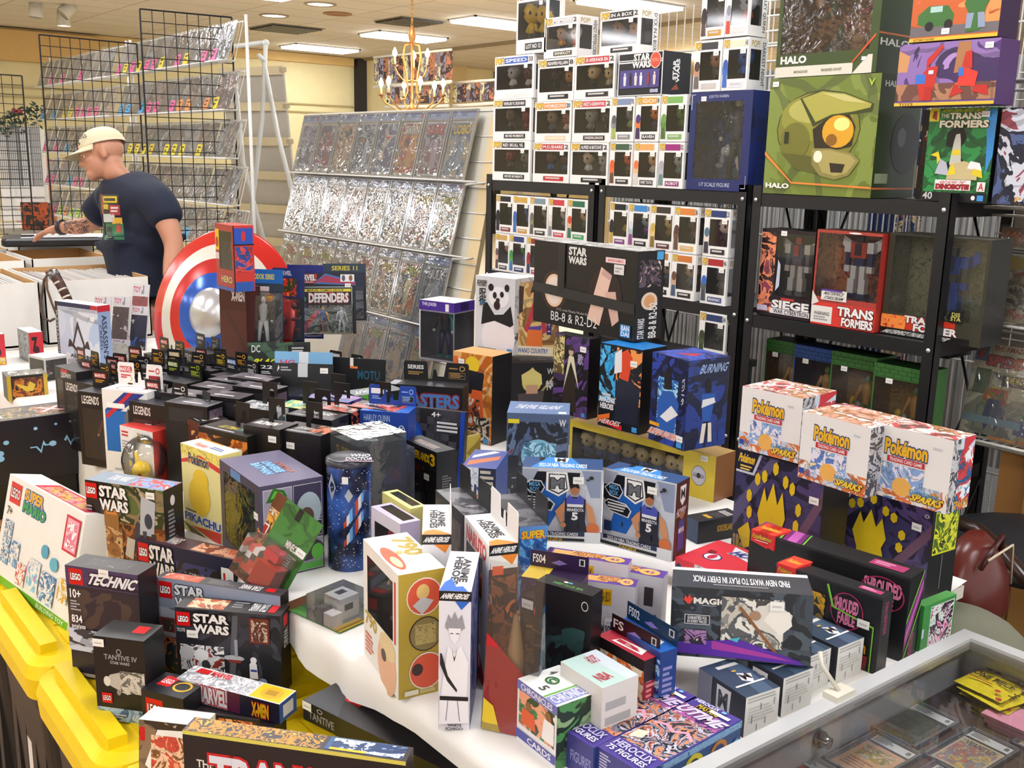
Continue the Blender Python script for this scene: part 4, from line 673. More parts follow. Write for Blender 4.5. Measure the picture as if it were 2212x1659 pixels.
B('chucky1', 'figure_box', 'box', 'dark box with orange flames art and black hook, left of its twin', '15120f T:1e1a18', 'F a 0 .3 1 1 %s 14; F a 0 0 1 .35 2a1a14,5a4a44,8a7868,15120f 12; F s .1 .86; T a .1 .2 .9 .8 1e1a18,3c2c24,e8e0d8,8a4020 14; T t .3 .35 .75 .6 e8e4dc FINAL /; T n .1 .05 .9 .15 bbb 1' % FL, top=hook)
B('chucky2', 'figure_box', 'box', 'dark box with orange swirl art, round portrait on its end and a black hook', '15120f T:1a1816', 'F a 0 0 1 .94 %s 10; F s .82 .82; R e .5 .45 .42 .38 8a7458; R e .5 .45 .37 .33 3a241a; R e .5 .45 .2 .24 b87850; R q 2c1a12 .3 .4 .35 .7 .5 .78 .65 .7 .7 .4 .64 .6 .5 .66 .36 .6; T n .06 .06 .94 .16 ddd 1; T t .25 .3 .7 .55 d8c848 ULTIMATE /; T t .62 .3 .9 .55 58a0b8 EDITION /' % FL, top=hook)
B('lastronin', 'figure_box', 'box', 'tall black box with dark red strip and white torn lettering beside it', '141315 T:1a1718 F:161418', 'F a .3 .1 .95 .9 161418,1e1a20,241c24 6; F s .35 .86; L r 0 0 1 1 3a1418; T n .08 .08 .92 .2 ccc 2; T t .3 .35 .6 .6 e8e4dc LOST_SAGAS /; T a .62 .2 1 .9 3a1c18,e0805c,15120f,f0c0a0 20', top=hook)
box([.93, 2.12, .76, -63, 0, 0, .10, .07, .238], 'figure_box', 'box', 'black box with THE LAST lettering in white and red on its face', '161214 T:1c1818', 'F t .1 .34 .75 .42 f0ece4 THE_LAST 111 bold; F t .1 .2 .9 .33 f0ece4 RONIN b01c20 bold; F q e8e4e0 .05 .5 .5 .58 .95 .72 .5 .56; F s .8 .9; T t .1 .3 .7 .7 f0ece4 RONIN bold /; T a .6 .0 1 .3 a84c34,1c1818,e0a080 20; L r 0 0 1 1 2c1014', top=hook)
for i, (x, y, c, tx) in enumerate(((1.0, 2.33, '8c9aa0,5a6a70,c8c8c8,e0a890', 'NECA'), (1.08, 2.27, '5a6ac0,d8d84c,48a878,f0f0f0', 'TITANS'), (1.06, 2.17, '1c1a1c,3a3438,14120f,5a5458', 'SAVAGE'), (1.13, 2.20, '2a1814,c85c4c,1a1012,e8a090', 'HORROR'), (1.17, 2.29, '241c40,3a4ca0,8a5ca0,16141c', 'GHOST'), (1.21, 2.14, '1c1a1c,2a1a1c,c84c3c,3a3438', 'NIGHT'))):
    box([x, y, .76, -63, 0, 0, .13, .07, .23 + .002 * i], 'figure_box', 'box', ['hooked black box with pale teal lid art', 'hooked black box with green and violet lid lettering', 'hooked black box with white slanted lid lettering, next to the torn lettering box', 'hooked black box with red streaks on the lid', 'hooked black box with dark violet lid', 'hooked black box nearest the blue header card'][i], '141316 T:1c1a1c', 'T a 0 0 1 1 %s 12; T t .2 .5 .8 .8 e8e8e4 %s /; T n .1 .1 .9 .25 bbb 2; R a 0 0 1 1 %s 14' % (c, tx, c), group='hooked black boxes', top=hook)
B('pikakit', 'model_kit_box', 'box', 'narrow pale yellow model kit box with blue lettering at its foot', 'f2e48c T:f4f0d8 F:efe39c',
  'F a 0 .88 1 1 e8d840,f0e070,c8b020 20; F q d83a34 0 .82 .5 .93 1 .86 1 .8 .5 .87 0 .78; F t .2 .8 .72 .93 3a3c5c Pokémon f4e070 bold; F e .45 .45 .28 .22 f0c838; F e .5 .64 .2 .13 f2cc3c; F t .04 .13 .98 .23 1c4c9c PIKACHU fff bold; F r 0 0 1 .1 e0d8a0; F q c83a34 .2 .08 .98 .13 .98 0 .8 0; F q 4a4a4a 0 .1 .3 .06 .6 0 .2 0; F n .08 .24 .5 .27 444 1; T t .2 .2 .5 .6 c83a34 Pokémon; T n .55 .3 .9 .6 3a5ca8 2; T r 0 .9 .6 1 e0a030; L r 0 0 1 1 f0e8c0')
B('riddler', 'statue_box', 'box', 'large purple grey box with a green question mark panel and a leafy window side', '4a4560 T:6a6580 F:3c3850 R:4a4560',
  'F w .1 .12 .88 .9; F s .9 .66; R r .05 .56 .5 .95 f0f0f0; R r .055 .565 .495 .945 9894a8; R t .16 .62 .38 .93 5cb83c ? 2a6a20 bold; R r .52 .56 .97 .95 f0f0f0; R r .525 .565 .965 .945 3a3450; R e .76 .66 .2 .2 a8b8c0; R e .72 .6 .12 .1 5a4438; R r .05 .38 .97 .54 f0f0f0; R r .055 .385 .965 .535 2a2438; R e .32 .45 .2 .07 e4e2ec; R e .75 .46 .2 .07 e4e2ec; R e .42 .47 .02 .015 111; R e .68 .475 .02 .015 111; R r .05 .02 .97 .36 f0f0f0; R r .055 .1 .965 .355 9894a8; R r .055 .025 .965 .1 58a848; R e .7 .24 .28 .12 3a2c40; R e .88 .2 .1 .09 5cb83c; R n .1 .04 .3 .09 bdb 3; T t .3 .3 .7 .45 88c0e8 BATMAN 3a5c90 bold; T t .3 .47 .7 .62 88c0e8 UNIVERSE 3a5c90 bold; T t .38 .66 .75 .74 c86848 COMICS; F r .3 .9 .55 .99 5a88c0',
  liner='@2c5a2c,1c3a20,3c7a34,142818,4a9040', fig=[('lumps', .45, .9, '3c7a34', 'd8c8a0', 'b8c0b0', '2c5a2c')], pane=CLRB)
NEN = 'b8a038'
B('nend', 'figure_box', 'box', 'tall white and gold box numbered 790 with round orange medallions', 'f4f2ea T:f4f2ea F:efeeea R:%s' % NEN,
  'F w .12 .42 .85 .9; F t .05 .3 .4 .42 b89c38 790 bold; F e .68 .16 .26 .24 e8b898; F e .7 .32 .22 .1 e8d0a0; F e .6 .22 .07 .05 5a4a48; F n .06 .06 .3 .24 d86848 5; F r .9 .42 .93 .92 d84838; '
  'R e .55 .8 .38 .15 f4f2ea; R e .55 .8 .36 .14 d8583c; R e .52 .84 .14 .06 e8c87c; R q c8ccd0 .3 .74 .5 .8 .75 .76 .62 .7 .5 .66 .4 .7; R e .58 .5 .36 .14 3a2c20; R e .58 .5 .335 .13 8a7c4c; R a .35 .42 .8 .58 8a7c4c,b8a868,5a5030 40; R e .6 .2 .38 .15 f4f2ea; R e .6 .2 .36 .14 d8583c; R e .4 .22 .12 .05 3a2c28; R r .12 .02 .42 .06 f0ecd8; R n .45 .02 .8 .06 e8e0b0 3; T t .12 .5 .6 .95 b8a038 790 bold; T e .6 .2 .3 .16 e0603c; T e .7 .2 .14 .09 f0d8a8', liner='5a5034', fig=[('hero', .5, .6, 'e8c890', 'c8c4bc', '8a8078', '6a6458')])
B('ichigo', 'figure_box', 'box', 'tall narrow white box with a grey robed figure drawing and blue brush mark', 'e2e2ea T:f4f4f6 F:e4e4ec R:6068a0',
  'F r 0 .93 1 1 16161a; F t .08 .945 .92 .985 f0f0f0 ANIME_HEROES / bold; F q 2a68c8 .5 .93 .95 .93 .7 .87; F e .5 .76 .3 .05 9a98a0; F q 9a98a0 .2 .74 .3 .84 .4 .8 .5 .86 .6 .8 .72 .84 .82 .74; F q f0eef2 .3 .74 .7 .74 .62 .66 .5 .63 .38 .66; F r .36 .7 .46 .706 222; F r .54 .7 .64 .706 222; F q f2f0f4 .08 .25 .3 .62 .5 .56 .7 .62 .95 .5 .9 .25; F q 2a2a30 .42 .6 .5 .5 .58 .6 .56 .56 .5 .53 .44 .56; F q 222 .05 .56 .1 .56 .3 .4 .6 .3 .58 .28 .28 .36 .05 .48; F r .05 .22 .95 .25 1e1e24; F q f4f2f6 .05 .22 .95 .22 .98 .06 .02 .04; F q 55535c .3 .22 .32 .22 .26 .07 .24 .07; F q 55535c .6 .22 .62 .22 .7 .07 .68 .07; F t .3 .03 .75 .05 1a1a20 WHITE; F t .25 .005 .8 .025 1a1a20 ICHIGO; T t .25 .15 .8 .85 1e1e24 ANIME|HEROES ^270 bold; T q 2a68c8 0 0 .9 0 .7 .12 .5 .1 .3 .3 .1 .2; R a .0 0 .7 1 5058a0,8088c0,3a3c70,c8c8e0 20; R w .1 .1 .6 .9', liner='4a4c70')
AH = 'F r 0 .93 1 1 16161a; F t .08 .945 .92 .985 f0f0f0 ANIME_HEROES / bold; T t .25 .2 .8 .8 1e1e24 ANIME|HEROES ^270 bold; T q e8882c 0 0 1 0 .7 .1 .4 .16 .1 .12;'
B('ahbig', 'figure_box', 'box', 'tall white and orange box with a clear side window, right of the robed figure box', 'eeeae6 T:f6f4f2 F:4a3228', AH + 'F r 0 .84 1 .93 f0eee8; F q e8882c .4 .93 1 .93 .8 .86; F r .12 .78 .5 .86 e85c28; F a .05 .05 .95 .8 4a3228,8a4a2c,2a1c18,c8703c 20; L w .1 .25 .75 .85; L t .1 .86 .9 .97 c83a34 NARUTO e8e0d8 bold; L q c83040 0 0 1 0 .6 .25 .0 .25', liner='3a2018', fig=[('hero', .5, .8, 'd8a078', 'd8682c', '24242c', 'c85c28')], top=lambda r, w, d, h: side_header(r, w, d, h, .05, 'eceae8', tags=('c83a34', '888')))
B('ahsmall', 'figure_box', 'box', 'white box with black nameplate and orange brush, beside the purple display box', 'e8e8ec T:f6f4f2', AH + 'F q e8882c .4 .93 .95 .93 .8 .87; F q 1c1c22 .1 .6 .3 .72 .4 .66 .5 .8 .65 .68 .9 .74 .85 .5 .2 .5', top=lambda r, w, d, h: side_header(r, w, d, h, .04, 'eceae8', tags=('c8c8c8', 'aaa')))
B('hookA', 'figure_box', 'box', 'black box with grey ink art lid behind the white hero box', '1a1a1c T:4a4a4e', 'F w .1 .1 .9 .7; T a .02 .02 .98 .98 5a5a60,77777c,3c3c42,929298 8; F r .1 .8 .6 .86 b8902c; L a .1 .1 .9 .9 3a342c,5a5448,242018 14; L r .3 .6 .4 .75 c8902c', liner='2c2a28', top=lambda r, w, d, h: side_header(r, w, d, h, .05))
T_ = list(TR['hookB']); T_[8] = .2; T_[2] = .76; T_[0] -= .16; T_[1] -= .2
box([1.135, 1.375, .76, -21, 0, 0, .055, .19, .175], 'figure_box', 'box', 'grey topped box with bright blue spiky art on its narrow end', '1a1a1e T:48484e F:4a8ccc', 'F a 0 0 1 .88 3a8ad8,68b0e8,2458a0,1c3c78,a8d8f0 20; F t .08 .86 .92 .95 e8c02c SUPER c83020 bold; F r 0 .95 1 1 5a8ccc; T a .02 .02 .98 .98 55555c,707078,3c3c42,8c8c92 8', top=lambda r, w, d, h: side_header(r, w, d, h, .05))
B('mini', 'card_box', 'box', 'small blue and orange striped deck box between the hanging boxes', '2c4ca0 T:3a4c90 F:28304c', 'T q e86c3c .1 .1 .9 .5 .9 .7 .1 .35; T q f0e8e0 .1 .5 .8 .9 .6 .95 .1 .65; F a 0 0 .5 1 2c5cb8,d8e0f0,3a70c8 26; F n .55 .1 .95 .95 c8c0b0 7; F t .1 .1 .5 .4 e86c3c MAX')
box([1.20, 1.68, .76, -49, 0, 0, .13, .14, .088], 'card_box', 'box', 'dark blue box with red lettering under the small striped deck box', '26306c T:2c3c88', 'T t .2 .1 .9 .35 c83030 MASTERS; F r 0 0 1 1 20285c', )
B('border3', 'figure_box', 'box', 'black window box with yellow lettering and maroon inside, right of the clear cases', '17171a T:1e1e22', 'F w .1 .08 .97 .72; F t .1 .8 .8 .92 e8c01c BORDERLANDS 111 bold; F t .82 .78 .96 .95 e8c01c 3 111 bold; F s .72 .6; R n .3 .3 .8 .66 777 10; T a .2 .2 .8 .6 6a5450,8a7c74,3a3030 14', liner='4a1c1c', fig=[('hero', .4, .6, 'c8a088', '3a3438', 'd8b048', '5a2c24')])
B('goldb', 'figure_box', 'box', 'clear topped gold yellow box behind the black one with yellow lettering', 'c8a83c T:b8a470', 'T w .05 .05 .95 .95; F a 0 0 1 1 c8a83c,e0c868,8a742c,d8c890 10; R a 0 0 1 1 c8a83c,d8c058,a88c30 8', liner='d8bc4c', pane=CLRB)
B('purplef', 'figure_box', 'box', 'pale lilac figure display box with a long top window', 'd8d4e4 T:c8c0e0', 'F w .12 .1 .9 .85; T w .1 .3 .9 .9; R r 0 0 1 1 c8bce0; R t .15 .3 .85 .5 2a2440 FIGUARTS; R t .15 .1 .85 .25 2a2440 MASUMI', liner='5a5458', fig=[('hero', .5, .8, 'c89080', 'a83c44', '3a343c', '2a2830')])
B('yellowf', 'figure_box', 'box', 'pale yellow figure display box behind the lilac one', 'ece48c T:f0ea98', 'F w .12 .1 .9 .85; T w .1 .3 .9 .9; R r 0 0 1 1 ece490; R t .15 .3 .85 .5 3a3420 FIGUARTS', liner='5a5848', fig=[('hero', .5, .8, 'c8a080', '3a4c3c', '3a343c', '2a2830')])
for k, l, fc in (('case1', 'clear plastic protector case, the left farther one of two', ('8a8c90', '3c4048', 'c8c8c8')), ('case2', 'clear plastic protector case with a dark box inside, nearer one of two', ('2c8a4c', '1c3c28', '5ac878'))):
    t = list(TR[k])
    if k == 'case2': t[8] = .19; t[0] -= .12; t[1] -= .2; t[6] = .13; t[7] = .1
    r = empty('protector_case', TM(t)); tag(r, l, 'case', None)
    w, d, h = t[6:]; mb = MB(); mb.box((0, 0, 0), (w, d, h), clear(alpha=.2, bump=.07, tint='eef4f2')); mb.build('clear_shell', r)
    mb = carton_mesh(w - .012, d - .012, h - .02, '1c2022 T:2a3032', ['F r .05 .05 .95 .8 20282c', 'F a .1 .1 .9 .75 2c3438,3a4a4c,1c2426,4c605c 14', 'F t .1 .84 .7 .94 c8a02c SUPER', 'T t .2 .3 .8 .6 d8d8d8 POP'], {}, '111'); mb.build('inner_box', r, Matrix.Translation((.006, .006, .002)))
# --- trading card end of the table
def mosaic(key, lab):
    t = list(TR[key]); t[4] = 0
    box(t, 'trading_card_box', 'box', lab, '20304c T:2c4c7c R:4a1c24 F:c8ccd4',
      'F q 101420 0 .95 0 .62 .25 .4 .5 .95; F q 1c5cb0 .1 .2 .35 .2 .6 .7 .62 .95 .35 .95 .2 .6; F q 14161c .5 .95 .45 .7 .7 .78 .72 .95; F q 8a94ac .74 .98 .98 .98 .98 .62 .86 .62; F q a0a8b8 .0 .8 .0 .98 .2 .98 .12 .8; F q b8bec8 .55 .55 .78 .5 .8 .72 .66 .8 .56 .72; F q c4c8d0 .8 .5 .98 .48 .98 .25 .84 .28; '
      'F q f0f0ee .3 .95 .56 .95 .6 .72 .46 .62 .3 .7; F q 14161c .33 .93 .54 .93 .57 .73 .46 .65 .33 .71; F q f0f0ee .345 .915 .53 .915 .555 .74 .46 .67 .345 .72; F t .36 .73 .52 .87 6a6c70 M 14161c bold; F t .36 .925 .54 .96 f0f0f0 MOSAIC; '
      'F q d8dce0 .02 .76 .1 .84 .24 .83 .29 .74 .24 .64 .1 .66; F q 0c1018 .035 .76 .11 .825 .235 .815 .275 .74 .23 .655 .11 .675; F t .09 .75 .23 .81 6ab0e8 MEGA; F t .1 .68 .22 .74 6ab0e8 BOX; '
      'F q d8dce0 .02 .56 .08 .62 .34 .6 .42 .52 .38 .42 .1 .46; F q 0c1018 .035 .56 .09 .605 .33 .585 .4 .52 .365 .435 .11 .475; F n .08 .47 .36 .58 d8d8d8 3; '
      'F q c88a60 .42 .42 .5 .52 .56 .56 .58 .5 .52 .4 .54 .3 .5 .26; F q c88a60 .8 .56 .88 .5 .94 .3 .9 .24 .84 .3 .82 .42; F e .66 .72 .055 .065 a86c48; F q 1a1410 .6 .73 .61 .79 .66 .8 .71 .79 .72 .74 .66 .765; F q 1c1c2c .54 .6 .6 .63 .72 .63 .8 .6 .8 .3 .84 .1 .54 .1 .55 .3; F q 4850a8 .56 .62 .6 .66 .63 .61 .69 .61 .72 .66 .78 .61 .78 .52 .56 .52; F r .57 .49 .77 .53 e8e8ec; F t .57 .43 .78 .475 e8e8ec MINNESOTA; F t .63 .31 .71 .42 f2f2f4 5 bold; F e .9 .2 .08 .08 c86a38; F e .53 .24 .035 .035 c08058; '
      'F r 0 0 1 .15 e8eaee; F r .04 .09 .8 .15 20284c; F t .1 .095 .72 .14 f2f2f4 2023-24_NBA_TRADING_CARDS; F r 0 .02 .8 .06 14161c; F t .28 .022 .52 .055 d8a820 PANINI; F r .05 .2 .15 .34 1c2c4c; '
      'F r .8 .86 .84 .88 14161c; F r .3 .3 .32 .36 14161c; F r .7 .2 .72 .28 0c0e14; F e .86 .9 .03 .025 2a2420; F s .7 .86; T q 3c8cd8 .1 0 .8 0 .6 1 .3 1; T t .2 .1 .8 .45 e8f0f8 2023-24_NBA_TRADING_CARDS; T q f0f0f0 .4 .55 .55 .55 .57 .95 .38 .95; T t .42 .58 .53 .92 222 M bold; T r .2 .7 .26 .95 111; R q f0f0ee .3 .94 .75 .94 .7 .74 .5 .68 .32 .76; R t .36 .77 .66 .9 222 M; R t .1 .55 .8 .66 e8d8d8 HOBBY / ; R q 3c448c .25 .1 .75 .1 .7 .5 .3 .5; R t .3 .33 .7 .4 eee MINN; R e .5 .56 .16 .05 a86c48; R q 6a2430 0 0 .25 0 .1 .4 0 .4')
mosaic('mos1', 'silver and blue trading card box with a basketball player, left one'); mosaic('mos2', 'silver and blue trading card box with a basketball player, right one with a red side')
PR = 'T r .08 .2 .5 .8 f0a860; T r .3 .3 .7 .9 f0a860; T t .32 .3 .68 .85 6a3c1c PRESTIGE /; T e .82 .45 .12 .4 f0b060; T t .76 .3 .88 .6 5a3c8c 42; T r .02 .1 .06 .9 2a1a40; F r .02 .66 .1 .92 20222c; F t .03 .72 .09 .86 f0f0f0 NFL; F r .18 .72 .22 .95 111; F r .34 .72 .6 .93 e8b01c; F t .36 .76 .58 .9 3a2c14 MEGA_BOX; F e .3 .3 .1 .12 5a3c8c; '
B('pres1', 'trading_card_box', 'box', 'silver card box with purple and orange top, farthest of three before the basketball boxes', 'd8d6dc T:5c3c94', PR)
B('pres2', 'trading_card_box', 'box', 'silver card box with purple and orange top, middle and widest of the three', 'd8d6dc T:5c3c94', PR + 'F r .8 .6 .9 .85 3a2c30; F t .6 .36 .95 .5 2a2a30 SOME_OF_THE; F t .62 .22 .95 .34 2a2a30 HOTTEST_PLAYERS!')
B('pres3', 'trading_card_box', 'box', 'silver card box with purple and orange top, nearest of the three', 'd8d6dc T:5c3c94', PR + 'F s .6 .5; F t .3 .33 .95 .46 2a2a30 FROM_SOME_OF_THE; F t .35 .18 .95 .3 2a2a30 HOTTEST_PLAYERS!')
def backcard(col, txt, hh=.03):
    def f(r, w, d, h):
        mb = MB(); mb.prism([(0, 0), (w, 0), (w, hh), (0, hh)], 0, .0012, mat(col)); fc = Face(mb, (0, -.0003, 0), (w, 0, 0), (0, 0, hh), (0, -1, 0))
        draw(fc, 't .04 .3 .26 .8 f0f0f0 ' + txt); draw(fc, 'q 8a78c0 .36 .4 .5 .62 .64 .45 .5 .3'); draw(fc, 'r .84 .45 .94 .85 ddd'); draw(fc, 'r .86 .5 .92 .8 222'); mb.build('hang_header', r, Matrix.Translation((0, d, h - .002)))
    return f
B('fs04', 'card_deck_box', 'box', 'purple deck box with a yellow lid corner and a header reading FS04', '3a2050 T:e0c03c', 'F a .05 .05 .95 .95 4a2868,6a3c90,2a1838,a878c8 20; T r .4 0 1 1 2a1838', top=backcard('301c44', 'FS04'))
B('fsred', 'card_deck_box', 'box', 'dark red deck box with pale flame art beside the mint card box', '8c2030 T:a82838', 'F a 0 0 1 .9 f0c890,d86c2c,f0e0c0,c84c30 18; F r 0 .85 1 1 1c1418; T q e8e4dc .25 .2 .85 .3 .8 .85 .3 .7; T t .3 .35 .78 .65 a82838 B bold; R n .2 .1 .8 .8 d88 10; R r 0 .7 1 1 20141a', top=backcard('2a1218', 'FS'))
B('fsblue', 'card_deck_box', 'box', 'blue deck box with a header reading FS02, behind the dark red one', '1c3c80 T:1c5cb0', 'F a 0 0 1 .9 58a0d8,1c3c80,a8d0f0,2858a8 18; T q e8e8ec .25 .2 .85 .3 .8 .85 .3 .7; T t .3 .35 .78 .65 1c5cb0 B bold; R n .2 .1 .8 .8 88b 10', top=backcard('14304c', 'FS02'))
MAG = 'F q e0502c .22 .86 .24 .93 .26 .88 .28 .97 .3 .88 .33 .93 .34 .86 .29 .79; F t .36 .79 .86 .9 eceae4 MAGIC 111 bold; '
B('magic1', 'card_deck_box', 'box', 'black deck box with white lettering and a dim robed figure, front of two', '161518 T:1c1b1e F:18161a', MAG + 'F o .88 .93 .06 .04 .2 ddd; F t .84 .915 .92 .945 ddd 13+; F a .1 .02 .9 .72 241c14,5a4428,18140f,8a6a34,2c2018 14; F e .48 .6 .14 .05 6a4a2c; F e .48 .54 .08 .06 8a5c34; F s .12 .93; T t .25 .25 .75 .45 58a050 DESERT_BLOOM; T e .42 .65 .04 .08 c84c30; T e .5 .65 .04 .08 58a050; T e .6 .65 .05 .1 e8e0c0')
B('magic2', 'card_deck_box', 'box', 'black deck box with green and blue lettering on the lid, behind its twin', '161518 T:1c1b1e F:18161a', 'F o .88 .9 .06 .04 .2 ddd; T t .25 .25 .78 .45 58a050 DEEP_CLUE_SEA; T e .42 .65 .04 .08 e8e0c0; T e .5 .65 .04 .08 5898c8; F a .1 .1 .9 .7 1c2c30,18161a,2c4a4c,101014 14')
t = TR['bigmagic']
box(t, 'trading_card_box', 'box', 'big black shrink wrapped card box with a white bearded warrior', '25272c T:3a3e44 F:30343a R:2a2c30',
    'F a 0 0 1 1 2c3036,3c444c,202428,4c5660,181a1e 7; F q e04030 .09 .82 .1 .88 .115 .84 .13 .9 .145 .84 .16 .86 .14 .77 .12 .76; F t .16 .77 .4 .86 e8e4da MAGIC 111 bold; F n .22 .74 .34 .76 999 1; F a .36 .2 .8 .9 8a8a84,c8c0b0,5a5c5c,e8e4d8,4a4844,d8ccb0 16; F q dcd8cc .55 .62 .62 .8 .75 .84 .86 .7 .84 .5 .74 .42 .62 .48; F q f0ece0 .66 .6 .72 .8 .84 .74 .86 .55 .78 .4; F q 8a5c34 .48 .76 .5 .78 .78 .12 .76 .1; F e .6 .66 .04 .07 a88468; '
    'F q 5a2ca0 0 .2 .5 .3 .92 .06 .95 0 0 .06; F q a83c9c .3 .26 .72 .12 .9 .04 .3 .14; F q 4cb8c8 .42 .3 .5 .34 .48 .26; F r .1 .48 .28 .62 d8d8d8; F r .105 .49 .275 .61 16181c; F t .12 .55 .26 .6 e8e8e8 GUARANTEED_FOIL; F t .12 .5 .26 .545 e8e8e8 IN_EVERY_PACK!; F a .1 .2 .26 .4 4a2c60,a87ca8,241c30,e0c8a8 40; F s .75 .82; T t .15 .3 .85 .62 e8e8e8 FIND_NEW_WAYS_TO_PLAY_IN_EVERY_PACK ^180; T r 0 .85 1 1 e8e8e6; T n .3 .12 .9 .22 888 1; R a 0 0 1 1 30343a,4a5058,202428 12')
B('nbared', 'trading_card_box', 'box', 'flat bright red box with a white and blue round badge on its lid', 'd83440 T:dc3a46', 'T e .3 .4 .13 .13 20305c; T e .3 .4 .11 .11 e8e4e8; T e .3 .4 .05 .1 c83048; T q e8e8ec .3 .95 .4 .7 1 .5 1 .75; T t .4 .66 .95 .85 2a3c8c HOOPS c8c8d0 / bold; T r .15 .5 .25 .6 8a1c28; F e .06 .5 .06 .35 20305c; F a .3 0 1 1 d83440,e8e8ec,20305c 12')
B('borderflat', 'game_box', 'box', 'flat black box with yellow side lettering under the yellow cardboard shelf', '20222c T:2e2e34 R:1a1b20 F:243c5c', 'R t .45 .4 .85 .7 d8a820 BORDERLANDS; R t .87 .38 .93 .75 d8a820 3; T t .2 .7 .9 .86 e8e8e4 XXXXXXX; T r .3 .3 .8 .4 d8a83c; T a .3 .45 .9 .65 2e2e34,44444a,1c1c20 10')
t = list(TR['chron'])
B('chron', 'trading_card_box', 'box', 'white card box with green and violet band and basketball players, beside the purple twin boxes', 'eceae6 T:eef0ec R:2c4a34 F:e8e6ea', 'F a .05 .3 .95 .85 c8603c,3c7a4c,e8a080,28482c,f0e8e0 16; F e .3 .68 .08 .07 8a5a3c; F q d85c30 .1 .35 .5 .35 .45 .6 .15 .6; F e .8 .75 .08 .07 8a5a3c; F q f0f0f0 .65 .35 .95 .35 .95 .68 .7 .68; F r 0 .86 1 1 6a70b8; F t .1 .88 .9 .98 f0f0f8 CHRONICLES; F r 0 .08 1 .22 4a4c9c; F t .3 .1 .9 .2 f0f0f0 CARDS; T q 8a90c8 .7 0 .95 0 .95 1 .7 1; T q 6cb050 .64 0 .68 0 .68 1 .64 1; T t .72 .05 .93 .95 f0f0f8 CHRONICLES ^90; T t .12 .6 .2 .8 555 4; T t .4 .1 .52 .3 555 5; T o .35 .5 .12 .14 .3 2c6c34; T t .3 .42 .4 .58 2c6c34 C bold; R a 0 0 1 1 2c4a34,4c8a4c,1c3020,88a878 16')
B('hoops', 'trading_card_box', 'box', 'mint green and white card box behind the violet banded one', 'dcd8d4 T:b4cfc8', 'T q c8d4dc 0 .6 1 .7 1 1 0 1; T t .1 .5 .35 .75 b02c3c HOOPS ^90 /; T t .62 .15 .85 .5 b02c3c NBA ^90; R n .1 .2 .9 .8 aaa 3; F r 0 .1 1 .3 e8c8c8')
CLX = 'T a .03 .2 .97 .74 3c3c48,e89060,88889a,20202c,c0c0d0,b86848,2c3448 34; T q f0d8c0 .1 .25 .3 .3 .26 .4 .08 .36; T a .03 .72 .97 .88 5a3c8c,e8c0d8,b060a0,3c2c6c 20; T q e89cb0 .1 .5 .3 .54 .5 .5 .7 .56 .9 .5 .9 .53 .7 .59 .5 .53 .3 .57 .1 .53; T t .05 .76 .95 .87 e0ccee UTIME 3c3468 / bold; T t .25 .88 .7 .94 c8b030 MASTERS 2c2810; T r .5 .9 .9 .935 f0f0f0; T t .1 .945 .6 .985 e8e8f8 HEROCLIX; T e .7 .965 .05 .015 7ab8e8; T t .1 .1 .9 .17 c8c8f0 HEROCLIX; T t .1 .03 .9 .085 e8e8f4 75_FIGURES; '
B('clixA', 'miniatures_box', 'box', 'flat purple box with dark battle art, left of its badged twin', '3c3c88 T:4c3c90 F:38387c R:28407c', CLX + 'F n .06 .1 .35 .9 b8b8d8 10; F t .45 .3 .95 .6 8c8cc0 FIGURES')
B('clixB', 'miniatures_box', 'box', 'flat purple box with battle art and yellow badges on its end', '3c3c88 T:4c3c90 F:38387c R:2c5088', CLX + 'F n .06 .1 .35 .9 b8b8d8 10; R e .2 .4 .1 .36 e8d83c; R e .2 .4 .06 .22 3a3c44; R e .5 .42 .1 .36 e8d83c; R e .5 .42 .06 .22 3a3c44; R e .76 .46 .09 .32 c88830; R e .76 .46 .06 .2 2c3c6c; R e .95 .4 .035 .14 7ab8e8; R a 0 .8 1 1 3c6ca8,88b0d8,28407c 30')
for k, x, y, ya, l in (('mosb1', 1.159, .952, -98, 'with a silver letter badge, nearest the left'), ('mosb1', 1.247, .955, -95, 'second along the glass case'), ('mosb3', 1.322, .975, -92, 'third along the glass case, behind the latch'), ('mosb4', 1.402, .965, -93, 'fourth, against the black display boxes')):
    t = list(TR['mosb1']); t[0] = x; t[1] = y; t[3] = ya; t[6] = .105; t[8] = .066
    box(t, 'trading_card_box', 'box', 'small slate blue and white card box ' + l, 'e4e2dc T:34465a F:2a2c34', 'T q 4a6078 0 .6 1 .4 1 .8 0 1; T r .12 .3 .2 .9 e8e8e4; T q e8e8e6 .4 .55 .6 .45 .72 .65 .5 .85; T t .44 .52 .62 .75 444 M ^90; T r .7 .1 .74 .95 e8e8e4; T r .32 .5 .36 .62 d8b040; F q e8e8ea .4 .9 .7 .9 .68 .3 .55 .1 .4 .3; F t .44 .35 .64 .8 3a3c40 M bold; F r 0 0 .3 1 8a8a98; R n .06 .8 .94 .95 b0aea8 2; R n .1 .3 .9 .7 c8c6c0 5; R r .2 .3 .215 .5 222; R r .45 .6 .465 .75 222; R r .6 .2 .615 .36 222; R r .84 .62 .855 .8 222; R r .35 .1 .365 .26 222', group='slate blue and white card boxes')
SHR = 'F r 0 .97 1 1 2a2a2c; F t .42 .74 .66 .9 d87ca0 SHROUDED 2a1020 bold; F t .46 .58 .62 .73 d87ca0 FABLE 2a1020 bold; F o .54 .75 .2 .3 .06 a8305c; '
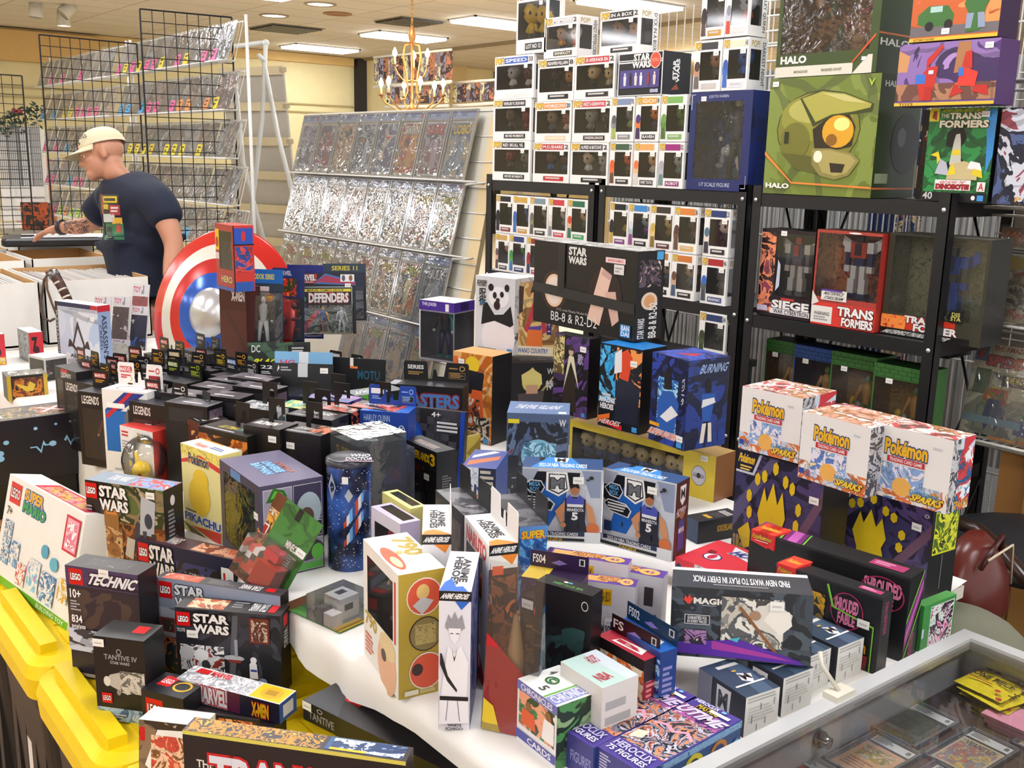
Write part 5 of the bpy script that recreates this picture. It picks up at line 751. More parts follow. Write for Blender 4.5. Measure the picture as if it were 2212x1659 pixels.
def tab(px):
    def f(r, w, d, h):
        for a in px:
            mb = MB(); R_ = 'd8282c'; mb.add([(0, -.003, 0), (.036, -.003, 0), (.036, -.003, -.03), (0, -.003, -.022)], [(0, 3, 2, 1)], mat(R_)); mb.add([(0, -.003, 0), (.036, -.003, 0), (.046, .04, .004), (.008, .04, .004)], [(0, 1, 2, 3)], mat('e0402c')); mb.add([(.036, -.003, 0), (.046, .04, .004), (.044, .02, -.014), (.036, -.003, -.03)], [(0, 3, 2, 1)], mat(R_))
            f2 = Face(mb, (0, -.0032, -.022), (.036, 0, 0), (0, 0, .022), (0, -1, 0)); draw(f2, 't .1 .3 .85 .75 e8b83c Pokémon 5a1414 /'); draw(f2, 'r .25 .15 .65 .2 fff')
            f3 = Face(mb, (.003, .002, .0005), (.036, 0, 0), (.005, .034, .003), (0, 0, 1)); draw(f3, 't .1 .3 .85 .7 e8b83c Pokémon /'); mb.build('red_tab', r, Matrix.Translation((a * w, 0, h + .002)))
    return f
B('shroudF', 'card_display_box', 'box', 'black card display box with pink lettering and a red tab, in front of its twin', '19191b T:222224 F:17171a R:141416',
  SHR.replace('.42 .74 .66 .9', '.58 .66 .8 .84').replace('.46 .58 .62 .73', '.62 .5 .78 .65').replace('.54 .75 .2 .3', '.7 .68 .15 .24') + 'F q 7cc83c .5 .95 .56 .7 .58 .7 .52 .96; F q 7cc83c .56 .7 .95 .6 .95 .0 .94 .0 .94 .58 .56 .68; F a .0 .05 .5 .8 3c3420,8a6a1c,221c14,c8981c,181410 16; F t .05 .4 .3 .55 d89c2c Pokémon 2a1c10 bold; F t .62 .22 .9 .38 d89c2c Pokémon 2a1c10 bold; F a .6 .02 .92 .2 3c2420,8a2c2c,1c1418,a8501c 26; F q 7a2c74 .0 1 .12 1 .3 .5 .18 .45; F q c060b0 .05 1 .08 1 .25 .52 .2 .5; F s .86 .6; R t .3 .5 .6 .92 a83c6c SHROUDED_FABLE ^90; T r .75 .3 .95 .7 a83c6c; T n .77 .35 .93 .65 f0a0c0 2', top=tab((.02,)))
B('shroudB', 'card_display_box', 'box', 'black card display box with pink lettering and two red tabs', '19191b T:222224 F:17171a R:141416',
  SHR.replace('.42 .74 .66 .9', '.74 .7 .96 .88').replace('.46 .58 .62 .73', '.78 .55 .92 .69').replace('.54 .75 .2 .3', '.85 .72 .13 .2') + 'R q 7a2c74 0 .1 1 .75 1 1 0 .4; R q c060b0 0 .2 1 .82 1 .9 0 .3; R q 7cc83c 0 .0 1 .6 1 .64 0 .05; R q 7cc83c 0 .45 1 1.0 .94 1 0 .5; R t .3 .02 .6 .3 a83c6c SHROUDED_FABLE ^90; T q 7a2c74 .22 0 .34 0 .3 1 .18 1; T q c060b0 .25 0 .31 0 .27 1 .21 1; T q 7cc83c .2 0 .21 0 .17 1 .16 1; T q 7cc83c .35 0 .36 0 .32 1 .31 1; T r .74 .2 .94 .7 a83c6c; T n .76 .3 .92 .6 f0a0c0 2; T q 7a2c74 .02 0 .1 0 .08 1 .0 1', top=tab((.015, .06)))
SPK = 'F a 0 0 1 1 2c2844,3c3860,201c34,504070,18162a 9; F q 6a4c60 .5 0 .6 0 1 .7 1 .85; F q 4c4870 .7 0 .78 0 1 .35 1 .45; F q 5a5478 0 .3 .5 1 .4 1 0 .5; F r 0 .82 .24 1 1c1a30; F q c8ccd8 0 .81 .22 .81 .3 1 .27 1 .2 .83 0 .83; F t .03 .9 .22 .98 e8c02c Pokémon 20305c / bold; F n .05 .83 .2 .88 e8c860 2; '
for i in range(9):
    a = math.radians(-5 + i * 23.7); SPK += 'F q e0c020 %s; ' % ' '.join('%.3f %.3f' % (.47 + (.30 if i % 2 else .27) * math.cos(a) + .035 * math.cos(b), .52 + (.34 if i % 2 else .4) * math.sin(a) + .06 * math.sin(b)) for b in [k * PI / 3 + .5 for k in range(6)])
SPK += 'F q e0c020 .3 .5 .36 .74 .4 .62 .46 .8 .52 .62 .57 .74 .62 .52 .55 .3 .36 .3; F e .48 .26 .13 .24 dcbc20; F q e0c020 .08 .3 .2 .4 .28 .2 .16 .16; '
B('spark1', 'card_box', 'box', 'dark violet card box with spiky golden art, left of two under the white boxes', '1c1c2a T:16161c R:141418', SPK + 'F t .03 .12 .2 .26 c8a83c SURGING; F t .05 .02 .22 .12 c8a83c SPARKS; F s .92 .75')
B('spark2', 'card_box', 'box', 'dark violet card box with spiky golden art, right of two, green art on its end', '1c1c2a T:16161c R:16181a', SPK + 'F s .88 .78; F o .96 .93 .02 .02 .3 ddd; R r .1 .5 .95 .98 c8d028; R a .12 .52 .93 .96 b8c828,4c6c20,dce038,2c3c14,c8d028 24; R r .48 .1 .5 .48 888')
PKB = 'F q e8c02c .0 .0 1 .0 1 .08 0 .18; F a 0 0 1 .28 e8a060,c8d4e8,d87840,f0e8e0,5888b8 20; F a .18 .12 .7 .5 f0f0f4,88a8d8,e8e4f0,5c7cc0,f0d890 20; F e .45 .2 .12 .13 e8b058; F t .2 .62 .72 .84 e8b428 Pokémon 2a3468 bold; F r .24 .52 .7 .6 c02c38; F t .27 .535 .67 .585 f4e8e8 TRADING_CARD_GAME; F t .58 .06 .95 .17 e8c83c SPARKS 6a1c1c / bold; F t .55 .15 .9 .21 3c8cb8 SURGING; F r .02 .08 .1 .16 2c4ca0; F t .12 .06 .2 .16 2c6cb8 PLAY; F n .78 .8 .92 .86 ccc 1; T a 0 0 1 1 e8e4e0,d8a088,a87850,f0ece8,c85858,6a5a50 16; '
for k, l in (('booster1', 'leftmost'), ('booster2', 'middle one'), ('booster3', 'rightmost')):
    t = list(TR[k]); t[2] = 1.024
    box(t, 'card_booster_box', 'box', 'white shrink wrapped card booster box, ' + l + ' of three on the violet boxes', 'eceae8 T:e8e0dc R:c8d4e0', PKB + 'R a 0 0 .35 1 2a2c34,c8c8cc,4a4c54,e8e8e8 40; R a .35 0 1 .85 3c7cb8,e8ecf0,c83c40,2c5c90,88a8c8 20; R q c82c38 .5 .8 1 .95 1 1 .5 1; R t .3 .02 .95 .14 e0b040 SPARKS', group=None)
B('green', 'video_game_box', 'box', 'bright green box with pink and white drawing at the corner of the glass case', '3c8c44 T:58a85c', 'F r .22 .05 .95 .93 d8e0dc; F a .24 .07 .93 .91 f0f0f0,b83c78,d8e8e0,3a2038,e8b8d0,c85890 26; F r .0 .3 .06 .5 dde')
# --- yellow cardboard shelf box and what stands on it
t = list(TR['vault'])
box(t, 'display_box', 'box', 'long yellow fronted cardboard box with a round grey emblem and bobble figures inside', 'b08a4c T:c8a468 F:dcc23c R:8a5c38', 'F w .02 .08 .8 .84; F e .9 .5 .045 .22 c8c6d0; F o .9 .5 .045 .22 .06 4a4a50; F e .9 .5 .012 .06 222; F r .865 .49 .935 .505 333; F r .868 .53 .932 .54 333; F r .868 .46 .932 .47 333; F s .93 .9', liner='3a4450',
    fig=[('chibi', .08 + .1 * i, .66, 'c8b078', ('5a4a20', 'c8a84c', '3a2c1c', '8a7038')[i % 4], '28407c', '1c2c5c') for i in range(7)] + [('chibi', .76, .66, 'c8b078', 'e0c030', '28407c', '1c2c5c')])
B('vegeta', 'figure_box', 'box', 'dark blue figure box with bright blue flames, right one on the yellow cardboard shelf', '18204c T:2840a0 F:141c48 R:18204c',
  'F a 0 .0 1 1 141c48,1c2c6c,101438,28409c,0c1030 8; F a .2 .1 .75 .75 68c0e8,2458b0,a8e0f0,1c3c88,4098d8 24; F q 2858a8 .25 .15 .7 .15 .8 .5 .62 .62 .35 .6 .2 .45; F q e8e8ea .3 .3 .6 .46 .8 .38 .5 .26; F q 14141a .38 .62 .36 .8 .46 .88 .56 .84 .6 .64; F t .02 .08 .8 .15 e87848 BURNING_FIGHTERS fff /; F r .02 .18 .3 .22 e0a020; F t .86 .5 .94 .8 d8e0f0 ベ|ジ|ー|タ; F r .8 .02 .94 .08 3c90d0; F s .88 .12; R a 0 0 1 1 18204c,243c88,101838,3a2c38 8; R t .3 .84 .95 .94 98b0d8 BURNING /; R q 2858a8 .4 .3 .6 .3 .7 .6 .35 .62; R q e8e8ea .36 .46 .7 .5 .66 .56 .38 .55; R q 14141a .44 .62 .43 .74 .5 .78 .57 .74 .58 .62; R q e8e0d0 .36 .06 .46 .06 .5 .28 .4 .28; R q e8e0d0 .56 .06 .66 .06 .62 .28 .54 .28; T a 0 0 1 1 2840a0,3858c0,1c2c70,5878d8 14; T q c03848 .3 .3 .7 .4 .6 .7')
B('todo', 'figure_box', 'box', 'black figure box with blue wave and orange flame art, left of the dark blue one', '14181e T:1c78c0 F:12161c R:14161c',
  'F a 0 .3 .5 .98 1c90d0,3ca8e0,12161c,60c0f0,0c60a0 12; F a .4 .3 1 .98 e8682c,12161c,f09850,1c1410,c84c1c 12; F q 1c2030 .4 .1 .95 .1 .98 .5 .7 .68 .45 .62; F q d84828 .5 .62 .5 .92 .66 .98 .78 .88 .7 .6; F q e8e8e8 .36 .66 .36 .9 .52 .97 .54 .7; F t .02 .3 .4 .37 e8e8ec AMAZING bold; F t .05 .22 .38 .29 e8e8ec HEROES bold; F r .1 .38 .3 .41 c8c8cc; F q c82020 0 .12 .6 .06 .6 .0 0 .06; F t .05 .04 .55 .1 f0e8e0 HEROES /; F r .84 .02 .96 .08 3c90d0; F s .82 .82; F q e8702c .0 .12 .3 .18 .3 .12 0 .07')
B('kanao', 'figure_box', 'box', 'dark brown and violet figure box with pale caped silhouette behind the panda box', '18131a T:141216 F:241c2c R:161216', 'F a 0 0 1 1 241c2c,5a3c7c,18131a,3c2c50,2a1c14 7; F a 0 .5 .3 .98 c8b070,5a4c30,e0d090,2a2014 36; F q 2c241e .25 .05 .7 .05 .62 .6 .4 .6; F q d8d0b0 .3 .3 .44 .75 .58 .75 .75 .35 .6 .55 .5 .68; F e .5 .8 .07 .05 c8a890; F q 3a3028 .4 .82 .5 .9 .6 .82; F s .84 .86; F t .7 .66 .86 .8 a898c0 歌; F r .86 .02 .95 .07 3c90d0')
B('armor', 'figure_box', 'box', 'black figure box with pale yellow hair and grey scarf art', '18181c T:2a282a F:1a1a1e R:1a1a1e L:1a1a1e', 'F q b8a060 0 .5 .3 .3 .32 .32 .02 .53; F q b8a060 .7 .6 .98 .85 .98 .82 .72 .57; F a .3 .05 .9 .45 6a6058,8a8078,4a4440,c8b8a0 12; F q 504a4c .34 .4 .75 .42 .78 .62 .3 .58; F e .55 .72 .17 .12 e8d878; F q f0e08c .38 .7 .36 .84 .5 .9 .56 .94 .6 .9 .72 .84 .74 .7; F q d8a88c .45 .58 .66 .58 .66 .7 .45 .7; F t .82 .84 .94 .92 ddd W; F t .06 .86 .16 .96 c8c8c8 劇 ; F t .8 .62 .94 .76 ddd 特; T n .4 .3 .9 .6 ccc 2; L a .1 .0 .9 1 1a1a1e,2c2c34,101014 8')
B('villain', 'figure_box', 'box', 'grey blue figure box with pale blue spiky hair art in front of the black one', '39465c T:6f88b0 F:4a5a78 R:20242c', 'F a .02 0 .98 .9 3a4254,4a5a78,22262e,5a6a88,7a2c34 12; F e .52 .5 .28 .2 78b0c8; F a .28 .34 .8 .66 78b0c8,a0d0e0,4880a0,b0d8e8,386888 30; F e .62 .32 .1 .07 e0b8a0; F q 22262e .1 .0 .9 .0 .8 .28 .2 .3; F a .0 .1 .2 .5 b8bcc8,22262e,888c9c 30; F a .82 .1 1 .5 b8bcc8,22262e,888c9c 30; F r .02 .88 .2 .93 d8c828; F t .84 .86 .95 .94 ddd W; T t .12 .4 .85 .72 eef0f4 THE_EVIL_VILLAINS /; T r .82 .05 .95 .2 f0f0f0')
B('narutob', 'figure_box', 'box', 'orange and tan figure box with swirling art, left of the black scarf box', 'd89040 T:d8a060 F:d8923c R:1a1a1e L:c87830', 'F a 0 0 1 1 d8923c,c87428,e8b070,b8601c,e0a050 7; F e .5 .88 .18 .09 ecc828; F q 1c1c24 .2 .55 .75 .55 .8 .8 .3 .82; F q d8602c .4 .3 .8 .3 .75 .6 .5 .6; F q e8e0d8 .1 .2 .5 .35 .8 .2 .5 .12; F a .1 .02 .7 .5 e0783c,e8e0d8,c8582c,2a2428,f0b070 20; F a .55 .02 .95 .3 e8c030,1c1c24,e8dcc8,d8682c 30; F t .02 .02 .4 .1 c85c2c NARUTO fff /; F r .82 .01 .94 .07 3c90d0; F s .22 .9; F r .02 .7 .12 .95 d86830')
B('luffy', 'figure_box', 'box', 'tan figure box with a red jacket and dark hair print, beside the panda box', 'a88450 T:b89058 F:b8904c R:9c7444', 'F a 0 0 1 1 c8a060,a87c44,d8b878,8a6030,b8904c 8; F q 3a2414 0 .55 .2 .6 .22 .95 .0 .98; F q b83040 .25 .35 .45 .75 .62 .76 .82 .35 .7 .3 .66 .5 .4 .5 .36 .3; F q e8b888 .45 .5 .6 .5 .56 .76 .48 .76; F e .5 .84 .09 .06 e0a878; F q 18141c .38 .86 .42 .96 .56 .97 .62 .86 .5 .9; F q 5a4098 .36 .4 .68 .42 .66 .36 .34 .34; F q e0702c .3 .05 .72 .05 .68 .36 .34 .36; F r .8 .3 .92 .75 3c2868; F t .83 .34 .89 .72 d8d0e8 モ|ン|キ|ー; F r .02 .0 .98 .13 e8dcc0; F t .1 .03 .85 .1 2c4c9c WANO_COUNTRY; F r .65 .9 .95 .94 e8a090; F s .8 .86; R a 0 0 1 .8 b8904c,8a2c30,d8b478,2a1c1c,a87848 10; R r .1 .82 .95 .95 d8c8a0; R t .15 .84 .9 .93 6a4a20 ONE_PIECE; T a 0 0 1 1 b89058,8a6434,d8b880 14')
B('panda', 'figure_box', 'box', 'white figure box with a large black and white bear print', 'd8d8d8 T:ececea F:d4d6da R:b8b8bc', 'F e .6 .2 .42 .3 e8e4ea; F q 1c1c22 .16 .35 .2 .62 .3 .66 .5 .5 .72 .52 .9 .64 .98 .4 .9 .36 .5 .42; F e .6 .74 .26 .14 eceaee; F e .4 .86 .07 .05 1c1c22; F e .8 .87 .06 .05 1c1c22; F e .5 .76 .05 .045 1c1c22; F e .68 .78 .05 .04 1c1c22; F e .58 .7 .05 .03 2a2428; F e .56 .63 .08 .06 2a1c20; F e .2 .66 .06 .04 4898c8; F t .05 .86 .3 .95 3a3428 呪術廻戦; F t .1 .6 .28 .84 2a2a2c 呪|術; F r .84 .02 .96 .07 3c90d0; F n .1 .02 .6 .05 888 1; R a 0 0 1 1 b8b8bc,d8d8dc,5a5a60 10')
for k, v in (('bb', [1.875, 2.235, 1.145, -90, 0, 0, .408, .10, .232]),):
    box(v, 'model_kit_box', 'box', 'large black box with a pale round shape and a tall slanted shape', '141316 T:b8b8b4 F:161517 R:19181b',
        'F e .22 .42 .13 .24 3a241c; F e .22 .42 .1 .2 e8c8a8; F e .22 .42 .08 .17 f0ded0; F e .72 .45 .16 .32 2a1c1c; F q e8c4b0 .56 .16 .68 .1 .78 .7 .68 .78; F q d8b0a0 .72 .5 .82 .52 .86 .2 .8 .12; F q c8a098 .68 .7 .76 .64 .78 .7 .7 .76; F t .36 .87 .54 .97 e8e8e4 STAR bold; F t .36 .77 .54 .86 e8e8e4 WARS bold; F r .72 .84 .9 .9 f0d8d8; F t .74 .855 .88 .885 c83c3c BANDAI_NAMCO; F r .8 .72 .89 .83 e4e2de; F n .81 .73 .88 .8 aaa 2; F t .2 .06 .66 .17 e8e8e4 BB-8_&_R2-D2 thin; F t .26 .19 .58 .22 b8b8b8 1/12_scale_Plastic_Model_Kit thin; F r .88 .03 .97 .17 3c90c8; F t .89 .1 .96 .16 fff BAN; F t .89 .04 .96 .09 fff DAI; F q 2a2a2c 0 .5 1 .42 1 .3 0 .38; F r .26 .4 .33 1 242426; R a .1 .6 .9 .9 c8a898,5a4c58,19181b,e8d0c0 40; R e .5 .44 .3 .1 e0c8b0; R e .5 .44 .2 .07 d89c68; R t .1 .02 .35 .25 e8e8e4 STAR_WARS ^90; R t .5 .02 .8 .42 e8e8e4 BB-8_&_R2-D2 ^90; R r .7 .9 .95 .99 4aa0d8; T a 0 0 1 1 c8c8c4,a8a8a4,e0e0dc,484850 10')
B('joker', 'figure_box', 'box', 'clear fronted figure box with purple lid band, beside the comic slab rack', '8a8890 T:ecebea', 'F r 0 .84 1 1 4a2c8c; R r 0 .84 1 1 4a2c8c; Fw .04 .04 .98 .82; R w .02 .04 .96 .82; F t .08 .9 .5 .97 e8e4f4 THE_JOKER; F r .75 .85 .85 .97 f0f0f0; R r .3 .86 .7 .98 2c1c54; F r 0 .03 .03 .84 eceaf0', liner='6a6870', fig=[('hero', .5, .92, 'd8d8c8', '1c1c24', '2c8c8c', '20204a')])
# --- cluster of blister packs round the shield
def blister(t, label, cols, decals, bub, fig, name='blister_pack', cat='blister pack', bd=.045, hookcut=False, group=None):
    w, d, h = t[6:]; r = empty(name, TM(t)); tag(r, label, cat, group)
    mb = carton_mesh(w, .0015, h, cols, [s for s in decals.split(';') if s.strip() and (s.strip()[0] in 'FT')] and [s.strip() for s in decals.split(';') if s.strip()], {}, '111'); mb.build('backing_card', r)
    a, b, c, e = bub; mb = MB(); x0, x1, z0, z1 = a * w, c * w, b * h, e * h; g = min(x1 - x0, z1 - z0) * .08
    vs = [(x0, -.0008, z0), (x1, -.0008, z0), (x1, -.0008, z1), (x0, -.0008, z1), (x0 + g, -bd, z0 + g), (x1 - g, -bd, z0 + g), (x1 - g, -bd, z1 - g * 1.5), (x0 + g, -bd, z1 - g * 1.5)]
    mb.add(vs, [(4, 5, 6, 7), (0, 1, 5, 4), (1, 2, 6, 5), (2, 3, 7, 6), (3, 0, 4, 7)], CLRB); mb.build('clear_bubble', r)
    for i, (k, fx, fh, *cs) in enumerate(fig):
        fm = fig_mesh(k, fh * h, cs); fm.build('figurine', r, Matrix.Translation((fx * w, -bd * .5, z0 + g)) @ Matrix.Diagonal((1, min(1, bd * .8 / (fh * h * .3)), 1, 1)))
    return r
t = near([2.092, 4.159, .80, -26, 6, 0, .271, .05, .277], .84)
blister(t, 'wide black blister card with a comic cover reading THE DEFENDERS and two figures', '16161a', 'F r 0 .82 1 1 14161e; F q 3c6cb0 .3 .83 .5 1 1 .86 1 .8; F q a83050 .36 .86 .5 .97 1 .84 1 .81; F r 0 .84 .36 .99 b82c38; F t .02 .88 .34 .98 f0ece8 MARVEL 111 bold; F t .04 .845 .3 .87 e8b0b0 UNIVERSE; F r .75 .86 .98 .98 eee; F e .8 .92 .03 .05 5a5a60; F e .92 .92 .03 .05 8a5a40; F r .08 .0 .94 .78 c8d8e4; F r .09 .0 .93 .77 1a1c1e; F r .1 .7 .92 .745 e8d840; F t .2 .705 .8 .74 222 MARVEL_COMICS_GROUP; F t .22 .52 .88 .68 f0eeea DEFENDERS 8c1c20 bold; F t .5 .665 .6 .7 c82c38 THE; F e .14 .58 .035 .05 3ca04c; F e .14 .46 .035 .05 c82c38; F e .14 .38 .035 .04 2c8c6c; F a .1 .02 .92 .48 3a4838,5a6c58,242c24,7a8870,181c1c 8; F q b82838 .06 .1 .12 .0 .42 .38 .34 .4; F s .87 .8',
        (.08, .0, .96, .5), [('hero', .45, .42, 'd8a030', '2c4c90', 'e0a030', '6a2028'), ('hero', .75, .42, 'b8bcc0', 'c8ccd0', 'b0b4b8', 'd0d4d8')])
def clam(key, dx, dy, label, col, dec, fig, liner='26282e'):
    t = list(TR['modok']); t[0] += dx; t[1] += dy
    return blister(t, label, col, dec, (.04, .02, .96, .7), fig, name='blister_pack')
t = near([1.80, 4.02, .80, -45, 5, 0, .15, .05, .325], .82)
blister(t, 'blue topped clear blister pack with a white and black caped figure', '2a3c50', 'F r 0 .82 1 1 1c6cc0; F t .1 .87 .75 .94 e8e03c MODOK_SERIES; F r .3 .72 .6 .78 d8c8c8; F a .02 .02 .98 .7 5a5c64,7a7c84,3a3c44,8c8e94 9; F e .6 .64 .14 .05 d8b020; F e .6 .64 .12 .04 c02830; F t .5 .62 .7 .66 f0e030 SUPER', (.05, .02, .97, .72), [('hero', .5, .6, 'c8ccd0', 'd8dce0', '1c1e24', 'e8ecf0')])
t = near([1.93, 4.06, .80, -42, 5, 0, .14, .05, .32], .83)
blister(t, 'dark blue blister pack with a yellow comic strip and a dark red mound', '1c2a5c', 'F r 0 .85 1 1 1c2c6c; F t .1 .9 .6 .96 d8d8e0 MARVEL; F a .1 .62 .75 .86 e0d028,3a3c20,c83028,f0e050 26; F a .0 .3 .9 .6 5a1c20,7a2428,3a1418,8a8c90 9; F r .06 0 .4 .34 b8b03c; F t .1 .02 .36 .32 8c1c20 THE|EVIL', (.05, .02, .97, .6), [('lumps', .5, .5, '7a1c24', '8a2430', '5a1418')])
t = near([2.02, 4.10, .80, -38, 5, 0, .16, .05, .325], .87)
blister(t, 'blue card blister pack with red logo, half behind the wide comic cover pack', '242c7c', 'F r .05 .88 .4 .95 b82c38; F t .07 .89 .38 .94 f0f0f0 MARVEL; F r .1 .7 .9 .8 1c1c24; F a .1 .4 .9 .7 1c1c2c,3a3c4c,8a8c94,14141c 12', (.05, .02, .97, .6), [('hero', .5, .5, '8a8c90', '3a3c44', '24262c', '1c1c24')])
t = near([2.30, 4.28, .83, -26, 5, 0, .2, .05, .27], .87)
blister(t, 'dark blister card reading SERIES 11 behind the wide comic cover pack', '20283c', 'F r 0 .85 1 1 2c3c4c; F t .2 .88 .8 .96 d8c83c SERIES_11', (.05, .02, .97, .6), [('hero', .5, .5, '8a8c90', '3a3c44', '24262c', '1c1c24')])
t = near(TR['xman'], .748); t[6] = .115; t[7] = .075; t[2] = .76; t[8] = near(TR['spidey'], .84)[2] - .761; TR['xman'] = t
B('xman', 'figure_box', 'box', 'dark brown box with pale lettering under the red and blue window box', '4a2420 T:5a2c24 F:4a2622', 'F t .45 .88 .95 .97 e8e0dc X-MEN bold; F t .3 .03 .6 .3 a8644c MAN ^90; F r .68 .03 .72 .3 c8b0a8; F a .0 .0 1 .8 4a2622,542c26,422220 4; L a 0 0 1 1 5a2c28,8a4438 8')
t = near(TR['spidey'], .84)
box(t, 'figure_box', 'box', 'red and blue window box with a small red oval emblem, standing on the brown box', 'b82c28 T:b83c3c F:a82c24 R:c83830', 'F w .22 .32 .92 .9; F r 0 .6 .22 .92 e8c020; F e .1 .72 .08 .08 a82c24; F r .02 .46 .2 .56 e8d8d8; F t .3 .12 .9 .22 e8d030 HERO 4c2c8c; F r 0 0 1 .05 2c50a0; R r .05 .72 .95 .96 2850b0; R e .5 .84 .1 .08 d03030; R r .05 .0 .95 .15 2c58a8; R a .1 .3 .9 .68 c83830,2c4c9c,d85048,b82828,3c60b0 14; R r .0 .0 .05 1 1a1214; R r .0 .7 1 .72 1a1214', liner='1c1a1c', fig=[('hero', .55, .5, 'b02c2c', '8a2024', '2c3c88', '6a1c20')])
box([1.29, 3.25, .762, -62, 14, 0, .15, .02, .175], 'blister_pack', 'blister pack', 'blue topped clear pack with a yellow banner leaning on the round shield', '2c3038', 'F r 0 .76 1 1 1c6cb0; F t .05 .88 .45 .95 e8e060 BUILD; F r .4 .84 .6 1 d8dcdc; F r .1 .4 .95 .55 e8d830; F t .12 .42 .93 .53 1c1c1c A_MASTERWORK; F t .2 .2 .9 .38 b83838 IRON_MAN /; F a .08 .02 .98 .2 5a5c60,8a8c90,3a3c40 10; F s .88 .68; F r .08 .55 .95 .72 1c2024')
box([1.20, 3.21, .762, -50, 30, 0, .17, .02, .11], 'blister_pack', 'blister pack', 'clear pack with a round red and yellow badge lying before the banner pack', '50545a', 'F r 0 .2 .12 .9 2c5ca8; F e .22 .7 .09 .16 c83030; F e .22 .7 .075 .13 e8c020; F e .22 .68 .065 .06 c83030; F a .3 .1 .95 .95 5a5c60,9a9ca0,3a3c40,c8c8c8 8; F r .75 .1 .9 .9 b83038')
box([1.47, 3.28, .762, -40, 0, 0, .42, .15, .12], 'storage_crate', 'crate', 'low dark crate under the upright comic blister packs', '17171a')
# round shield
def shield():
    r = empty('round_shield', Matrix.Translation(at(480, 680, 3.78)) @ Matrix.Rotation(math.radians(-62), 4, 'Z') @ Matrix.Rotation(math.radians(-14), 4, 'X') @ Matrix.Rotation(PI / 2, 4, 'X'))
    r.scale = (1.06,) * 3; tag(r, 'large round shield with red, cream and red rings round a blue middle', 'shield')
    prof = [(0, .075), (.06, .073), (.138, .058), (.14, .057), (.19, .043), (.192, .043), (.245, .024), (.247, .023), (.30, 0), (.306, -.004), (.302, -.008)]
    for nm, a, b, c, ro in (('blue_centre', 0, 3, '2458b8', .15), ('inner_red_ring', 3, 5, 'c02c2a', .2), ('cream_ring', 5, 7, 'd8d8cc', .3), ('outer_red_ring', 7, 11, 'cc3029', .2)):
        mb = MB(); mb.lathe(prof[a:b + (1 if b < 11 else 0)] if a == 0 else prof[a - 0:b + 1], mat(c, ro, .25, 'enamel'), 72); mb.build(nm, r)
    mb = MB(); mb.lathe([(0, .098), (.03, .095), (.065, .083), (.085, .071), (.087, .066)], mat('c8ccd0', .25, .6, 'enamel'), 40); mb.build('silver_boss', r)
    mb = MB(); mb.lathe([(.304, -.006), (.0, .05)], mat('8a8c90', .4, .5), 40); mb.build('back_plate', r)
shield()
# leather strap with wrapped handle behind the pale blue game box
r = empty('strap_handle', (1.13, 4.20, .93)); tag(r, 'brown wrapped handle with a hanging leather strap loop, behind the pale blue game box', 'prop')
mb = MB(); P1 = [at(x, y, 4.35) - Vector((1.13, 4.20, .93)) for x, y in ((101, 592), (112, 588), (120, 598), (132, 618), (148, 650))]
mb.tube(P1, [.012, .02, .022, .02, .018], mat('4a2c24', .5), 10); mb.build('grip', r)
mb = MB()
for q in range(3): c = P1[2].lerp(P1[4], .25 + q * .3); d = (P1[4] - P1[2]).normalized(); mb.tube([c - d * .004, c + d * .004], .0215, mat('d8d0c0', .3, .5), 10)
mb.tube([P1[1], P1[2]], .0235, mat('8a8c88', .3, .8), 10); mb.build('silver_band', r)
mb = MB(); P2 = [at(x, y, 4.3) - Vector((1.13, 4.20, .93)) for x, y in ((104, 592), (95, 605), (92, 630), (88, 650), (88, 670), (96, 688), (108, 694), (118, 688))]
mb.tube(P2, .0055, mat('4a3424', .6), 6); P3 = [at(x, y, 4.3) - Vector((1.13, 4.20, .93)) for x, y in ((100, 600), (102, 625), (112, 655), (122, 680))]
mb.tube(P3, .005, mat('5a4230', .6), 6); mb.build('leather_strap', r)
# more blister packs in the middle
def clamshell(t, label, deco, fig, cut=True):
    r = blister(t, label, '1a1a1e', deco, (.03, .02, .97, .72), fig, bd=.07); return r
clamshell([1.20, 2.55, .80, -40, 8, 0, .17, .07, .235], 'clear clamshell pack with a notched black card and a curved grey ship inside', 'F r 0 0 1 1 16171a; F r .42 .84 .58 1 c8ccd0; F q e8e8e8 .08 .9 .12 .94 .1 .98; F n .14 .9 .34 .96 aaa 2; F s .85 .92; F e .5 .42 .34 .28 28305c; F e .5 .36 .3 .24 16171a', [('lumps', .5, .5, '8a8c90', '6a6c70', 'a0a2a4', 'c8c8c4')])
clamshell([1.27, 2.68, .80, -40, 8, 0, .17, .03, .24], 'pale blue topped clamshell pack directly behind the notched black one', 'F r 0 .8 1 1 7ab0d8; F r .42 .84 .58 1 d8dce0; F t .1 .84 .35 .9 d83858 HG', [('lumps', .5, .4, '8a8c90', '6a6c70', 'a0a2a4')])
box([1.36, 3.05, .80, -28, 8, 0, .2, .01, .2], 'blister_pack', 'blister pack', 'green black card with yellow angular lettering below the two comic heroes', '24382c', 'F a 0 0 1 1 24382c,3c5c44,1a241c,5a7a58 8; F t .08 .62 .8 .74 d8dc28 BLACKEST 10140c / bold; F t .4 .46 .78 .58 d8dc28 NIGHT 10140c / bold; F t .06 .84 .2 .96 d0d8d0 DC; F e .28 .45 .08 .1 0c100e; F r .64 .76 .95 .95 101412; F n .7 .78 .9 .92 bbb 3')
